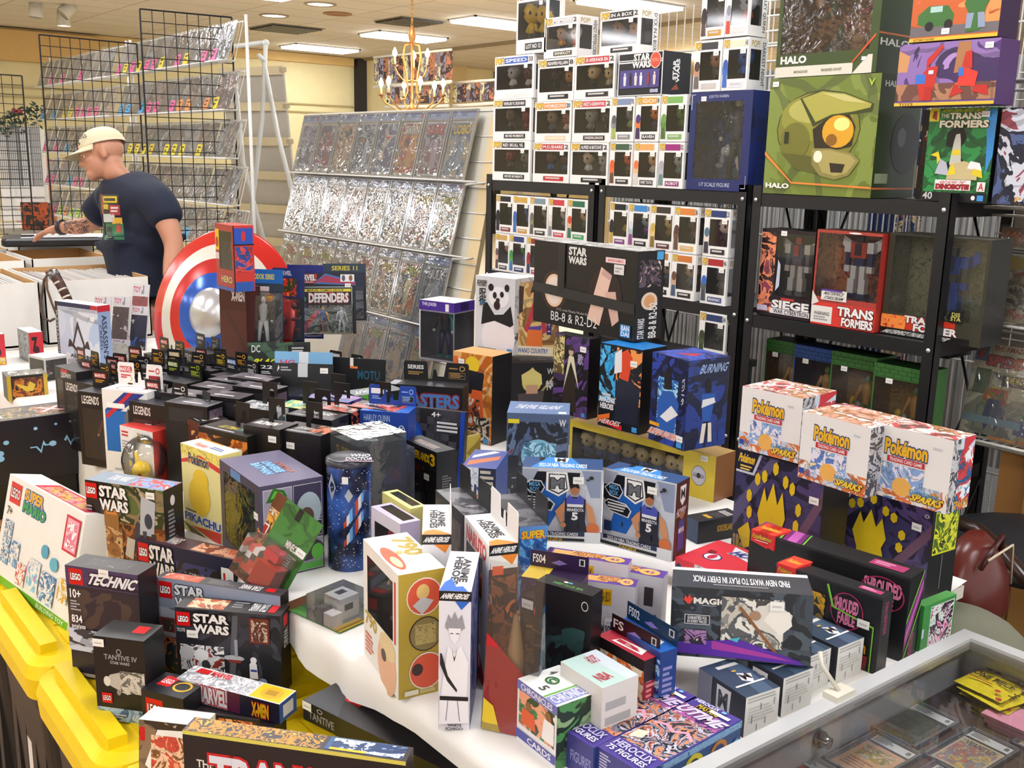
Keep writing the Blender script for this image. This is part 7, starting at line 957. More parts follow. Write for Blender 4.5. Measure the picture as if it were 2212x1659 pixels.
box(TR['jeep'], 'toy_box', 'box', 'orange scene box with a green jeep and a green robot, at the top edge', '3c2850 F:c86c34', 'F a 0 .15 1 1 d8743c,c05c28,e89050,a84c24 4; F r 0 .1 1 .3 6a6468; F q 3c6c34 .08 .35 .08 .55 .2 .72 .42 .7 .5 .5 .48 .3 .2 .28; F e .22 .3 .05 .1 1c1c20; F e .44 .32 .05 .1 1c1c20; F r .22 .58 .36 .7 a8c8c0; F q 3c6c34 .6 .7 .66 .9 .8 .95 .9 .8 .84 .6 .8 .15 .64 .12 .66 .5; F q 8a98b0 .64 .5 .72 .5 .7 .2 .64 .2; F q 8a98b0 .76 .5 .83 .5 .86 .2 .78 .2; F e .74 .88 .05 .08 c8c8b8; F r 0 0 1 .07 e8b83c; F t .05 .01 .3 .06 3a2c10 AUTOBOT_HOUND; F s .42 .18')
box(TR['dino'], 'toy_box', 'box', 'green and blue comic cover box reading THE TRANSFORMERS with pale dinosaur shapes', '141618 T:2a2c2c F:1c7038', 'F a 0 .1 1 1 1c7038,2c8c48,14582c,288040 9; F q 3c90d8 .84 .98 1 .98 1 .5 .92 .3 .9 .6; F q 0c1410 .3 .74 .4 .8 .55 .78 .6 .68 .5 .55 .3 .6; F q 0c1410 .3 .4 .5 .5 .66 .4 .5 .3; F r .0 .86 .15 1 e0d830; F q a83c34 .04 .9 .06 .97 .11 .97 .12 .87; F t .2 .955 .86 .99 d8e040 MORE_THAN_MEETS_THE_EYE /; F t .18 .9 .3 .94 f0ecd0 THE; F t .31 .88 .78 .95 f0ecd0 TRANS 3a3c2c bold; F t .17 .79 .9 .87 f0ecd0 FORMERS 3a3c2c bold; F q c8c8bc .38 .4 .42 .65 .44 .72 .5 .73 .52 .66 .56 .4; F q e8d030 .4 .5 .54 .5 .52 .56 .42 .56; F q e8d030 .08 .5 .2 .54 .24 .46 .2 .4 .18 .48; F q b8bcc8 .18 .3 .24 .46 .34 .42 .4 .28; F q c8b888 .36 .24 .4 .4 .6 .44 .8 .4 .82 .24; F q e8d030 .36 .28 .5 .3 .44 .42; F q f0f0f0 .66 .36 .7 .44 .84 .42 .88 .34; F q e0c830 .72 .3 .9 .26 .88 .34 .76 .36; F r .2 .125 .74 .235 f0ece8; F t .27 .195 .65 .225 b83038 AND_BOWL_THE /; F t .22 .135 .72 .19 a82830 DINOBOTS! 5c1418 bold; F r 0 0 1 .1 14161a; F t .03 .02 .18 .1 c8c8c8 40; F t .32 .04 .58 .07 d8d8d8 GRIMLOCK; F e .8 .05 .03 .025 eee; F r .86 .02 .95 .08 3c90d8; F r .84 .12 .96 .22 e8e4e0; F t .86 .13 .94 .21 b02c30 A; F s .85 .93')
box(TR['jur'], 'toy_box', 'box', 'dark box with an orange arched emblem, half behind the green comic cover box', '1c1a1a F:1e1a18', 'F a .05 .05 1 .8 1e1a18,3c2418,14120f,5a3420,2c3438 8; F t .12 .7 .98 .77 e8e0d0 JURASSIC bold; F o .6 .8 .3 .09 .15 c8983c; F q c8983c .35 .78 .6 .86 .85 .8 .6 .78; F t .1 .66 .9 .695 a84c34 TRANS; F t .5 .06 1 .11 d8a03c DILO; F t .28 .05 .42 .13 a88cc8 V; F r .2 .9 .34 .96 3c80c8; F e .5 .93 .05 .02 ddd')
mb = None
box([2.70, 1.345, 1.512, -90, 0, 0, .12, .05, .245], 'toy_box', 'box', 'dark blue box right of the green comic cover box', '1c2038 F:20284a', 'F a 0 0 1 1 20284a,4a5c88,141a30,c8ccd8,8a3c4c 8; F t .5 .03 .95 .08 c8983c P12')
def tfbox(key, label, cols, dec, cs, liner, lean=0):
    return box(TR[key], 'robot_toy_box', 'box', label, cols, dec, fig=[('robot', .58, .68, *cs)], liner=liner, pane=CLR)
tfbox('siege', 'window box with grey blue robot toy and white SIEGE lettering, left on the right shelf', '1c141c T:2a2228 F:241820', 'F w .3 .25 .99 .96; F a .0 .05 .28 .96 4c2430,241820,e88c60,8a3c50,14101c 14; F r .25 .04 1 .1 e8e4e4; F t .32 .045 .98 .095 222 WAR_CYBERTRON; F t .28 .105 .98 .2 f0eeea SIEGE bold; F r .45 .205 .7 .23 c83c34; F r .0 .06 .2 .12 c8c0d8; F s .42 .96; F q c8c8d8 .33 .3 .4 .36 .4 .6 .35 .66', ('d8d4cc', '2c3c5c', '5a6068', 'a83434'), '2a2c34')
tfbox('star', 'window box with white, red and blue winged robot toy', 'b83c34 T:8a4a38 F:a84038', 'F w .03 .3 1 .97; F r 0 .0 1 .24 d83c34; F r 0 .02 .34 .2 e8e4de; F t .05 .1 .3 .14 333 WARNING; F n .05 .04 .3 .09 999 2; F t .42 .12 .98 .22 f0eeea TRANS 5a1818 bold; F t .5 .015 .98 .11 f0eeea FORMERS 5a1818 bold; F q e0dcd4 0 .2 .12 .24 .0 .36; F r .15 .27 .55 .38 e8e6e0; F t .2 .325 .5 .36 3a3028 MASTERPIECE /; F t .2 .28 .5 .315 3a3028 STARSCREAM /; F r .15 .365 .48 .385 5a3c98; F e .6 .985 .1 .008 fff', ('e8e6e2', 'c84028', '26305c', '2a2a2e'), '@a85c3c,c87c50,8a3c30,6a2c2c')
tfbox('thun', 'window box with large blue and grey robot toy, behind the shelf post', '2a2c2c T:6a6a60 F:3a382c', 'F w .06 .22 .97 .98; F r 0 .07 .75 .2 c83820; F t .03 .16 .14 .18 f0e8d8 WARNING; F n .02 .085 .2 .15 f0c8a0 2; F t .24 .14 .6 .21 f0eeea TRANS 5a1818 bold; F t .34 .065 .78 .14 f0eeea FORMER 5a1818 bold; F r 0 0 .9 .062 141416; F t .04 .01 .7 .05 e8e8e4 MASTERPIECE_THUNDERCRACKER /; F a .0 .07 .26 .2 d84828,f08c40,b82c18 26; F q 18181a .66 .24 .7 .2 .82 .2 .82 .32 .7 .32; F t .7 .22 .8 .3 d8d070 DIS|STA', ('3458b0', '2c50a8', '5a5c54', '4a4c48'), '@8a8868,9c9a78,6a6850')
for i, (cb, l) in enumerate((('3c6c34', 'leftmost green brick topped toy window box'), ('2c4c8c', 'blue brick topped toy window box'), ('3c6c34', 'second green brick topped toy window box, behind the middle white booster box'), ('3c6c34', 'rightmost green brick topped toy window box, beside the shelf post'))):
    br = ' '.join('F r %.3f %.3f %.3f %.3f 14301c;' % (x, y, x + .008, y + .05) for j, y in enumerate((.85, .9, .95)) for x in [(.05 + k * .16 + (j % 2) * .08) for k in range(6)] if x < .98) + ' F r 0 .898 1 .902 14301c; F r 0 .948 1 .952 14301c; F r 0 .848 1 .852 14301c'
    box(TR['tm%d' % i], 'toy_box', 'box', l, '%s T:%s F:%s' % (cb, {'3c6c34': '1c3c1c'}.get(cb, '1c3058'), cb), 'F w .03 .04 .97 .83; F s .3 .8;' + br, fig=[('hero', .68, .7, '5c7c3c', 'b88840', '4c6c34', '4c6c34'), ('lumps', .3, .45, 'd8b038', 'b8bcc0', 'c8a040', 'a8a8a0')], liner='@7a5828,8a6c34,5a3c1c' if cb[0] == '3' else '3a2030', group='brick topped toy boxes')
mb = MB(); mb.box((2.72, 1.46, .72), (3.0, 2.08, .79), mat('26262a')); tag(mb.build('storage_crate'), 'flat dark crate under the brick topped toy boxes', 'crate')
# black sleeves lying on top of the back shelf boxes
mb = MB(); mb.box((2.86, 1.5, 1.05), (3.0, 1.95, 1.075), mat('1a1a1c')); tag(mb.build('folded_bag'), 'black folded bag on top of the brick topped toy boxes', 'bag')
# --- comic slabs on the leaning wire rack
SL = [(1.0, -.0)]
rk = empty('comic_display_rack', TM([2.70, 5.44, 1.166, -90, 12, 0, 1, 1, 1])); tag(rk, 'leaning white wire rack with a pale wooden upright, holding the rows of sealed comics', 'rack')
W_ = mat('e4e2dc', .4, 0, 'wire')
for i, zz in enumerate((.335, 0, -.335, -.67)):
    mb = MB(); mb.tube([(-.03, -.045, zz - .006), (1.78, -.045, zz - .006)], .004, W_, 6); mb.tube([(-.03, -.0, zz - .006), (1.78, 0, zz - .006)], .004, W_, 6)
    for k in range(60): x = -.02 + k * .0305; mb.tube([(x, -.045, zz - .006), (x, 0, zz - .006)], .002, W_, 4, False)
    mb.tube([(1.70, -.04, zz - .02), (1.80, -.04, zz - .01), (1.80, 0, zz)], .004, W_, 6); mb.build('wire_ledge', rk)
mb = MB()
for k in range(15):
    z = -.95 + k * .115; mb.tube([(1.58, .02, z), (1.80, .02, z)], .0032, W_, 4)
mb.build('grid_wire', rk)
mb = MB(); mb.box((1.72, .022, -1.18), (1.80, .045, .80), mat('d8c296', .6, 0, 'wood')); mb.build('wooden_upright', rk)
mb = MB(); mb.box((-.05, .022, -1.1), (1.72, .03, .68), mat('c8c4b4', .7)); mb.build('back_board', rk)
covers = [['', '', '', '', '', 'SPAWN', 'X-FORCE', 'LOBO'], ['', '', '', '', 'WEB', '', 'FOUR', 'FANTASTIC|FOUR'], ['DAREDEVIL', 'HORROR', 'FANTASTIC', 'FANTASTIC', 'AVENGERS', 'GIANT|HULK', 'X-MEN', 'HULK'], ['', '', '', '', '', 'KNIGHT', 'MARVEL', 'X-MEN']]
arts = [['8a90a8,b8bcc8,5a607c,d8dce4,3c4460', 'b8b070,5a6080,a83c3c,c8c8d0,3c4c70', '6a5c50,c87848,e8d0a8,3a3c4c,8a8c98', '88a0b0,4c5c70,c8d0d8,2a3040,a87c68', 'd86858,f0e0c8,4c5c88,a8b8c0,c8a860', '3a2c3c,c84838,e0a040,5c6c7c,c8c8d0', '5c3440,8a4c54,b8a0a8,3c3c50,d8c8c8', '30485c,58788c,8a9ca8,c8b070,24303c'],
        ['d8c8a0,b8a070,8a7850,e8dcc0,6a6c54', 'e08868,d8c8a0,8a8c6c,f0d8b8,6a5c48', 'c8b088,e0907c,d8d0b0,6c7460,a84c40', 'd8c8a0,c88868,e8e0c8,8a8468', 'b84c3c,e8a068,c8b888,3c4c34,8a3028', '8a7c50,3c4450,c8b080,d8c8a0', 'a84438,5c2430,c88458,3c5c3c,e0b068', 'd87838,c8a060,3c6c3c,e8c890,8a4c28'],
        ['2c2c2c,c8b870,a8503c,5c5c58', '3a3a3c,8a8c88,c84840,c8c0b0', 'c86848,8a4c38,d8c8a0,3c3c34', '8a8c60,c8b080,6c4c38,d8c8a8', '3c5c3c,b8b8a0,a83c34,c8c080', '6c4438,c88860,3a3438,d8b890', 'e8c878,2c2c34,e07c30,24242c', '24242c,3c3c44,8a8c90,c8c0b8'],
        ['8c6c8c,c8c8a0,4c4c5c,d88c68', '5c5c8c,c8a870,3c3c4c,d8d0b0', '6c3c3c,c8a88c,3c3c44', '3c5c6c,c8b88c,2c343c', '8a4c3c,d8c0a0,3c3434', '28406c,c84c48,d8d0c0,1c2440', 'c8784c,3c6c88,e0c8a0,5c3428', '58a090,c8b070,88443c,e0d8c0']]
ord_ = ('first', 'second', 'third', 'fourth', 'fifth', 'sixth', 'seventh', 'eighth')
rowname = ('in the top row of the leaning rack', 'in the second row of the leaning rack', 'in the third row of the leaning rack', 'in the lowest row of the leaning rack')
CASE = None
def slab_case():
    mb = MB(); W, H = .203, .325; c1 = clear(alpha=.28, rough=.05, bump=.22, kind='slab_plastic', tint='f4f8ff'); c2 = clear(alpha=.7, rough=.1, tint='dde6f2')
    mb.add([(0, -.006, 0), (W, -.006, 0), (W, -.006, H), (0, -.006, H)], [(0, 1, 2, 3)], c1)
    for q in ((0, 0, .009, H), (W - .009, 0, W, H), (0, 0, W, .008), (0, H - .008, W, H), (0, H * .845, W, H * .86)): mb.box((q[0], -.0065, q[1]), (q[2], .003, q[3]), c2)
    return mb
proto = slab_case().build('slab_case_mesh'); CASE = proto.data; bpy.data.objects.remove(proto)
M0 = TM([2.70, 5.44, 1.166, -90, 12, 0, 1, 1, 1])
for ri, zz in enumerate((.335, 0, -.335, -.67)):
    for ci in range(8):
        if ri == 3 and ci < 4: continue
        x = .005 + ci * .2085
        tx = covers[ri][ci]; a = arts[ri][ci]
        desc = {0: 'glossy', 1: 'yellowed', 2: 'grey', 3: 'low'}[ri]
        lab = '%s sealed comic slab, %s from the left %s' % (desc, ord_[ci], rowname[ri]) if ri < 3 else 'sealed comic slab, %s from the right %s' % (ord_[7 - ci], rowname[ri])
        r = empty('comic_slab', M0 @ Matrix.Translation((x, -.012 - .018, zz)) @ Matrix.Rotation(-.05, 4, 'X')); tag(r, lab, 'comic', 'sealed comic slabs')
        o = bpy.data.objects.new('plastic_case', CASE); COL.objects.link(o); o.parent = r
        mb = MB(); mb.box((.016, 0, .014), (.187, .004, .272), mat('d8d4c8')); f = Face(mb, (.016, 0, .014), (.171, 0, 0), (0, 0, .258), (0, -1, 0)); draw(f, 'a .03 .03 .97 .97 %s 11' % a)
        if tx: draw(f, 't .15 .76 .9 .94 %s %s 222 bold' % (('c8c83c', 'e8e0d0', 'd03c34', 'e8c840')[(ri + ci) % 4], tx))
        draw(f, 'e .35 .35 .14 .1 %s' % a.split(',')[1]); draw(f, 'q %s .5 .1 .8 .15 .75 .6 .6 .7 .5 .4' % a.split(',')[2])
        if ri == 2 and ci == 6: draw(f, 'q f8e8a0 .42 .7 .58 .7 .66 .5 .54 .1 .46 .1 .36 .5'); draw(f, 'e .5 .55 .16 .12 f8e8a0')
        if ri == 2 and ci == 7: draw(f, 'e .5 .5 .34 .2 b8bcc0')
        mb.build('cover', r)
        mb = MB(); mb.box((.012, -.001, .283), (.191, .002, .316), mat('a8c0e0' if (ri, ci) != (1, 2) else 'd8dcd8')); f = Face(mb, (.012, -.001, .283), (.179, 0, 0), (0, 0, .033), (0, -1, 0)); draw(f, 'r 0 .8 1 1 3c5ca8'); draw(f, 't .03 .25 .12 .8 2c3c5c ' + ('9.8', '4.5', '3.0', '9.2')[ri]); draw(f, 'n .35 .3 .75 .75 5a70a0 2')
        if (ri + 2 * ci) % 5 == 0: draw(f, 'e .88 .5 .06 .35 d8505c')
        mb.build('grade_label', r)
# ------------------------------------------------------------------ left background: bagged comics on wire shelves
ZR = (2.205, 1.885, 1.565, 1.25, .95)
def bag_mesh(tagc, a):
    mb = MB(); W, H = .175, .27
    mb.box((.008, -.001, .004), (W - .006, .002, H - .02), mat('e4e0d6')); f = Face(mb, (.008, -.0012, .004), (W - .014, 0, 0), (0, 0, H - .024), (0, -1, 0)); draw(f, 'a .0 .0 1 1 %s 5' % a); cov = mb
    m2 = MB(); c = clear(alpha=.42, rough=.07, bump=.6, kind='comic_bag', tint='f8fafc'); m2.add([(0, -.004, 0), (W, -.004, 0), (W, -.004, H), (0, -.004, H)], [(0, 1, 2, 3)], c); m2.add([(0, -.004, H), (W, -.004, H), (W, .006, H + .004), (0, .006, H + .004)], [(0, 1, 2, 3)], c)  # whitish haze raised to stand in for white reflections on the bag
    m3 = None
    if tagc:
        m3 = MB(); m3.box((.035, -.0052, .006), (.125, -.0045, .09), mat(tagc)); f = Face(m3, (.035, -.0052, .006), (.09, 0, 0), (0, 0, .084), (0, -1, 0)); draw(f, 'n .15 .2 .8 .85 5a4a3c 2')
    r = []
    for nm, q in (('cover', cov), ('clear_bag', m2), ('price_tag', m3)):
        if q: o = q.build(nm); r.append((nm, o.data)); bpy.data.objects.remove(o)
    return r
AR = ['c8b8a0,8a7464,5a4c4c,e0d8cc,3a3440', 'd8a878,c88c58,e8d0a8,8a5c3c', '8a8c98,4a4c58,c8ccd8,2a2c34', 'e0dcd4,b8b4b0,7a7c84,f0eee8', '2a2a30,5a4a40,8a6c50,18181c', '9a4c44,5a2c2c,c89888,3a3038', 'c8a888,4c6c5c,8a5c48,e0c8a8']
TG = {'pink': 'e860a0', 'yellow': 'd8c83c', 'blue': '48a0d8', 'orange': 'e89050', 'green': 'a8d848', '': None}
BAG = {}
def bag(row, side, y, z, tg, ai, lean):
    k = (tg, ai)
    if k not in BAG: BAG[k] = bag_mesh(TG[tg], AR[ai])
    r = empty('bagged_comic', TM([2.93, y, z, -90, lean, 0, 1, 1, 1]))
    lab = 'bagged comic %s on the %s wire shelf, %s section' % (('with a %s price tag' % tg) if tg else 'without a price tag', ('topmost', 'second', 'third', 'fourth', 'lowest')[row], side)
    tag(r, lab, 'comic', lab.replace('bagged comic', 'bagged comics'))
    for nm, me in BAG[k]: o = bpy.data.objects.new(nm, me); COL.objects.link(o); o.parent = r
pat = {(0, 'right'): ['pink', 'yellow', 'pink', 'yellow', 'pink', 'pink', 'yellow', '', 'pink', 'yellow', '', 'pink', 'pink', ''], (0, 'left'): ['', '', 'pink', '', 'pink', '', '', 'pink', '', '', '', ''],
       (1, 'right'): ['blue', 'blue', '', 'blue', 'pink', 'pink', '', 'pink', 'orange', 'orange', '', 'orange', 'yellow', ''], (1, 'left'): ['blue', '', 'blue', '', 'yellow', 'yellow', 'pink', 'pink', 'pink', 'pink', '', ''],
       (2, 'right'): ['', 'yellow', 'yellow', 'yellow', 'yellow', '', 'yellow', 'yellow', 'yellow', '', 'yellow', '', '', ''], (2, 'left'): ['pink', '', 'pink', '', 'blue', '', 'pink', 'pink', 'blue', '', '', ''],
       (3, 'right'): [''] * 14, (3, 'left'): ['pink', 'pink', '', '', 'blue', 'pink', 'pink', '', '', '', '', ''], (4, 'right'): ['', 'yellow', '', 'yellow', '', 'yellow', 'yellow', '', 'blue', '', '', '', '', ''], (4, 'left'): ['pink', 'pink', 'green', 'orange', 'green', 'green', 'yellow', 'green', '', '', '', '']}
rr = random.Random(3)
for side, ya, yb in (('right', 6.72, 9.0), ('left', 9.1, 11.4)):
    rk = empty('wire_comic_rack', (2.95, (ya + yb) / 2, 0)); tag(rk, 'white wire rack full of bagged comics, %s section' % side, 'rack', None)
    hy = (yb - ya) / 2
    for i, z in enumerate(ZR):
        mb = MB()
        for dx in (-.06, .03): mb.tube([(dx, -hy, z - .006), (dx, hy, z - .006)], .006, W_, 6)
        for k in range(46): y = -hy + 2 * hy * k / 45; mb.tube([(-.06, y, z - .006), (.03, y, z - .006), (.1, y, z + .25)], .0022, W_, 4, False)
        mb.tube([(.1, -hy, z + .25), (.1, hy, z + .25)], .006, W_, 6); mb.build('wire_shelf', rk)
        n = len(pat[(i, side)])
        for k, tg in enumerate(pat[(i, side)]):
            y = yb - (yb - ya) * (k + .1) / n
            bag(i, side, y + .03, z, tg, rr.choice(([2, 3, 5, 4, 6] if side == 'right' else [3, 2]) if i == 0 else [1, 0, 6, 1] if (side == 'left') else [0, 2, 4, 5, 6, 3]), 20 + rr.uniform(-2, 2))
    for y in (-hy, hy): mb = MB(); mb.tube([(.14, y, 0), (.12, y, 2.5)], .012, W_, 8); mb.build('upright', rk)
GK = mat('1b1b1d', .5, .3, 'wire')
def gridwall(x0, y0, ya, z0, z1, w, lab, cell=.076):
    r = empty('wire_grid_panel', Matrix.Translation((x0, y0, 0)) @ Matrix.Rotation(math.radians(ya), 4, 'Z')); tag(r, lab, 'wire panel', None)
    mb = MB(); n = round(w / cell)
    for i in range(n + 1): mb.tube([(w * i / n, 0, z0), (w * i / n, 0, z1)], .0065 if i in (0, n) else .0032, GK, 5, False)
    k = int((z1 - z0) / cell)
    for i in range(k + 1): z = z1 - cell * i; mb.tube([(0, 0, z), (w, 0, z)], .006 if i == 0 else .0032, GK, 5, False)
    mb.build('grid', r)
gridwall(2.478, 7.046, -6, .2, 2.505, .61, 'black wire grid panel, tallest one, right end of the comic racks')
gridwall(2.193, 8.387, 6, .2, 2.42, .75, 'black wire grid panel behind the man in the cap')
gridwall(1.35, 9.4, 0, .2, 2.18, .95, 'black wire grid panel at the left edge of the picture')
# pvc frame and grey panels
r = empty('pipe_frame', (0, 0, 0)); tag(r, 'white plastic pipe A-frame in front of the grey panels', 'frame'); PV = mat('e0e0da', .35, 0, 'plastic')
for pts in (((574, 95), (566, 260), (538, 500)), ((570, 135), (600, 290), (645, 470)), ((572, 92), (500, 101), (420, 112)), ((508, 180), (525, 350), (575, 540))):
    mb = MB(); mb.tube([at(x, y, 7.4) for x, y in pts], .017, PV, 10); mb.build('pipe', r)
mb = MB(); mb.ball(at(574, 93, 7.4), .026, PV); mb.build('elbow_joint', r); mb = MB(); mb.tube([at(558, 118, 7.35), at(572, 134, 7.4)], .017, PV); mb.build('pipe_stub', r)
r = empty('display_board_rack', TM([4.257, 9.36, .697, -73, -6, 0, 1, 1, 1])); tag(r, 'leaning grey board with beige rails, left of the comic slab rack', 'rack')
mb = MB(); mb.box((-.15, 0, -.70), (.67, .02, 1.668), mat('b0aba2', .7)); mb.build('board', r)
for i in range(7): mb = MB(); z = 1.6 - i * .31; mb.box((-.16, -.03, z), (.70, 0, z + .075), mat('cdbf9e', .6)); mb.box((.68, -.05, z + .02), (.72, 0, z + .06), mat('a89c80')); mb.build('rail', r)
# --- far racks with slabs, seen over the rack
FA = ['4a3c44,7a6c78,c8c8a0,2a2430', '5c4c5c,8a8ca0,3a3040,b8a8a0', '6a4038,a87058,3a2c2c,c8b890']
def far_row(p0, p1, dep0, dep1, n, h, nm):
    A, Bp = at(*p0, dep0), at(*p1, dep1); r = empty('wire_comic_rack', A); tag(r, nm, 'rack')
    mb = MB(); mb.tube([(0, 0, -.01), tuple(Bp - A)], .02, W_, 6); mb.tube([(0, 0, h + .02), tuple(Bp - A + Vector((0, 0, h + .02)))], .015, W_, 6); mb.build('wire_ledge', r)
    for i in range(n):
        a = A.lerp(Bp, (i + .03) / n); b = A.lerp(Bp, (i + .97) / n); u = b - a
        mb = MB(); nrm = Vector((-u.y, u.x, 0)).normalized() * .02
        if nrm.dot(FW) < 0: nrm = -nrm
        z = Vector((0, 0, h)); z0 = Vector((0, 0, .03)); vs = [a + z0, b + z0, b + z, a + z, a + nrm + z0, b + nrm + z0, b + nrm + z, a + nrm + z]
        mb.add([v - a for v in vs], [(0, 1, 2, 3), (7, 6, 5, 4), (0, 4, 5, 1), (3, 2, 6, 7), (1, 5, 6, 2), (0, 3, 7, 4)], art(FA[i % 3], 7))
        tag(mb.build('comic_slab', None, Matrix.Translation(a)), 'distant comic on the %s' % nm, 'comic', 'distant comics on the ' + nm)
far_row((808, 187), (975, 176), 13.2, 12.0, 15, .34, 'high far rack behind the chandelier')
far_row((833, 230), (970, 228), 13.0, 12.3, 13, .24, 'far rack just above the leaning slab rack, left half')
far_row((978, 227), (1076, 222), 12.4, 11.9, 10, .24, 'far rack just above the leaning slab rack, right half')
# --- chandelier
ch = empty('chandelier', at(890, 215, 11)); tag(ch, 'brass candle chandelier with nine lit bulbs', 'chandelier'); zc = HC - ch.matrix_basis.translation.z
BR = mat('b8864c', .35, .7, 'brass')
mb = MB(); mb.lathe([(0, -.16), (.02, -.14), (.045, -.10), (.03, -.07), (.012, -.03), (.012, .55), (.03, .6), (.045, .66), (.03, .72), (.01, .76)], BR, 14)
for i in range(6):
    a = PI * i / 3; q = lambda rd, z: (rd * math.cos(a), rd * math.sin(a), z)
    mb.tube([q(.02, .58), q(.09, .56), q(.11, .44), q(.07, .24), q(.05, .08), q(.09, .0), q(.14, -.01)], .009, BR, 6)
mb.build('body', ch)
ai = 0
for n, rad, zb, off in ((6, .345, .03, .2), (3, .2, .33, .9)):
    for i in range(n):
        a = off + 2 * PI * i / n; c, s = math.cos(a), math.sin(a)
        mb = MB(); mb.tube([(0, 0, zb - .13), (rad * .45 * c, rad * .45 * s, zb - .15), (rad * .85 * c, rad * .85 * s, zb - .07), (rad * c, rad * s, zb)], .009, BR, 6)
        mb.lathe([(0, 0), (.035, .012), (.03, .018), (0, .014)], mat('6a4a30', .4, .5), 10, Matrix.Translation((rad * c, rad * s, zb))); arm = mb.build('arm', ch)
        mb = MB(); mb.tube([(rad * c, rad * s, zb + .01), (rad * c, rad * s, zb + .10)], .012, mat('e8c088', .4), 8); mb.build('candle_tube', arm)
        mb = MB(); mb.lathe([(.012, 0), (.026, .03), (.024, .05), (.008, .085), (0, .095)], emit('ffd89a', 25), 10, Matrix.Translation((rad * c, rad * s, zb + .10))); mb.build('bulb', arm)
mb = MB()
z = .76
k = 0
while z < zc: M = Matrix.Translation((0, 0, z)) @ Matrix.Rotation(PI / 2 * (k % 2), 4, 'Z'); mb.tube([M @ Vector((.014 * math.cos(t), 0, .028 * math.sin(t))) for t in [i * PI / 4 for i in range(9)]], .004, BR, 5, False); z += .045; k += 1
mb.build('chain', ch)
mb = MB(); mb.lathe([(.06, 0), (.06, -.02), (.02, -.05), (0, -.05)], BR, 14, Matrix.Translation((0, 0, zc))); mb.build('ceiling_rose', ch)
l = bpy.data.lights.new('chandelier_lamp', 'POINT'); l.energy = 60; l.color = (1, .75, .45); l.shadow_soft_size = .25
o = bpy.data.objects.new('chandelier_lamp', l); o.parent = ch; o.location = (0, 0, .3); COL.objects.link(o)
# --- white long boxes
CB = mat('f0eee8', .6); KR = mat('c89c68', .7)
def longbox(x, y, z, w, d, h, lab, fill='comics', ya=0):
    r = empty('comic_storage_box', TM([x, y, z, ya, 0, 0, 1, 1, 1])); tag(r, lab, 'box', None)
    mb = MB(); t = .006
    for q in ((0, 0, w, t), (0, d - t, w, d), (0, 0, t, d), (w - t, 0, w, d)):
        mb.box((q[0], q[1], 0), (q[2], q[3], h), CB)
    mb.box((0, 0, 0), (w, d, .006), CB)
    for q in ((t, t, w - t, t + .002), (t, d - t - .002, w - t, d - t), (t, t, t + .002, d - t), (w - t - .002, t, w - t, d - t)): mb.box((q[0], q[1], .02), (q[2], q[3], h + .001), KR)
    mb.build('carton', r)
    if fill:
        mb = MB(); q = random.Random(lab); n = int((w - .03) / .006)
        for i in range(n): hh = h - .012 - q.uniform(0, .014); xx = .012 + i * .006; mb.box((xx, .012, .01), (xx + .0035, d - .012, hh), mat(q.choice(('eceae4', 'd8d8d8', 'c8c4c0', 'e8e4e0'))))
        o = mb.build('packed_comics', r); o['kind'] = 'stuff'
ts = empty('folding_table', (1.25, 6.3, 0)); tag(ts, 'table behind the shield under the white comic boxes', 'table')
mb = MB(); mb.box((-.75, -1.60, .72), (.62, 2.3, .752), mat('d8d4c8')); mb.build('tabletop', ts)
for x in (-.6, .5):
    for y in (-1.4, 2.1): mb = MB(); mb.tube([(x, y, 0), (x, y, .72)], .015, mat('4a4a4c')); mb.build('leg', ts)
longbox(1.18, 4.73, .755, .46, .62, .275, 'long white comic box right behind the brown handle, packed with comics')
longbox(.66, 4.73, .755, .50, .62, .275, 'long white comic box at the left edge, packed with comics')
longbox(1.385, 5.75, .755, .40, .55, .275, 'empty white box with tan inside left of the man in the cap', None)
longbox(.92, 5.70, .755, .42, .55, .275, 'open white box with tan inside at the left picture edge', None)
longbox(1.47, 6.38, .755, .42, .55, .30, 'open white box under the black laptop tray', None)
longbox(.98, 6.45, .755, .45, .55, .27, 'white comic box farthest back at the left edge, packed with comics')
mb = MB(); mb.box((1.15, 5.36, .755), (1.75, 5.72, .93), CB); tag(mb.build('comic_storage_box'), 'closed white box with a shallow clear tray on it beside the slab stand', 'box')
r = empty('laptop_tray', TM([1.33, 6.15, 1.062, -14, 0, 0, 1, 1, 1])); tag(r, 'thick black case with papers on it, lying on the white boxes', 'case')
mb = MB(); loft(mb, [[(a, b, z) for a, b in rrect(g, g, .60 - g, .36 - g, .03)] for g, z in ((.01, 0), (0, .01), (0, .035), (.01, .045))], mat('1c1e22', .35), True); mb.build('case_body', r)
mb = MB(); mb.box((.10, .04, .046), (.54, .30, .05), mat('f2f2f0')); mb.box((.16, .02, .05), (.50, .24, .0525), mat('e8e8ea')); f = Face(mb, (.16, .02, .0525), (.34, 0, 0), (0, .22, 0), (0, 0, 1)); draw(f, 'n .1 .1 .9 .9 999 8'); mb.build('paper_sheets', r)
mb = MB(); mb.box((.10, .07, .052), (.17, .13, .06), mat('222')); mb.build('clip', r)
r = empty('comic_slab', TM([1.66, 5.42, .935, -62, 18, 0, 1, 1, 1])); tag(r, 'clear cased comics on a white wire stand in front of the dark blue shirt', 'comic')
mb = MB(); mb.box((0, -.02, 0), (.14, .04, .21), clear(alpha=.3, bump=.3)); mb.build('plastic_case', r)
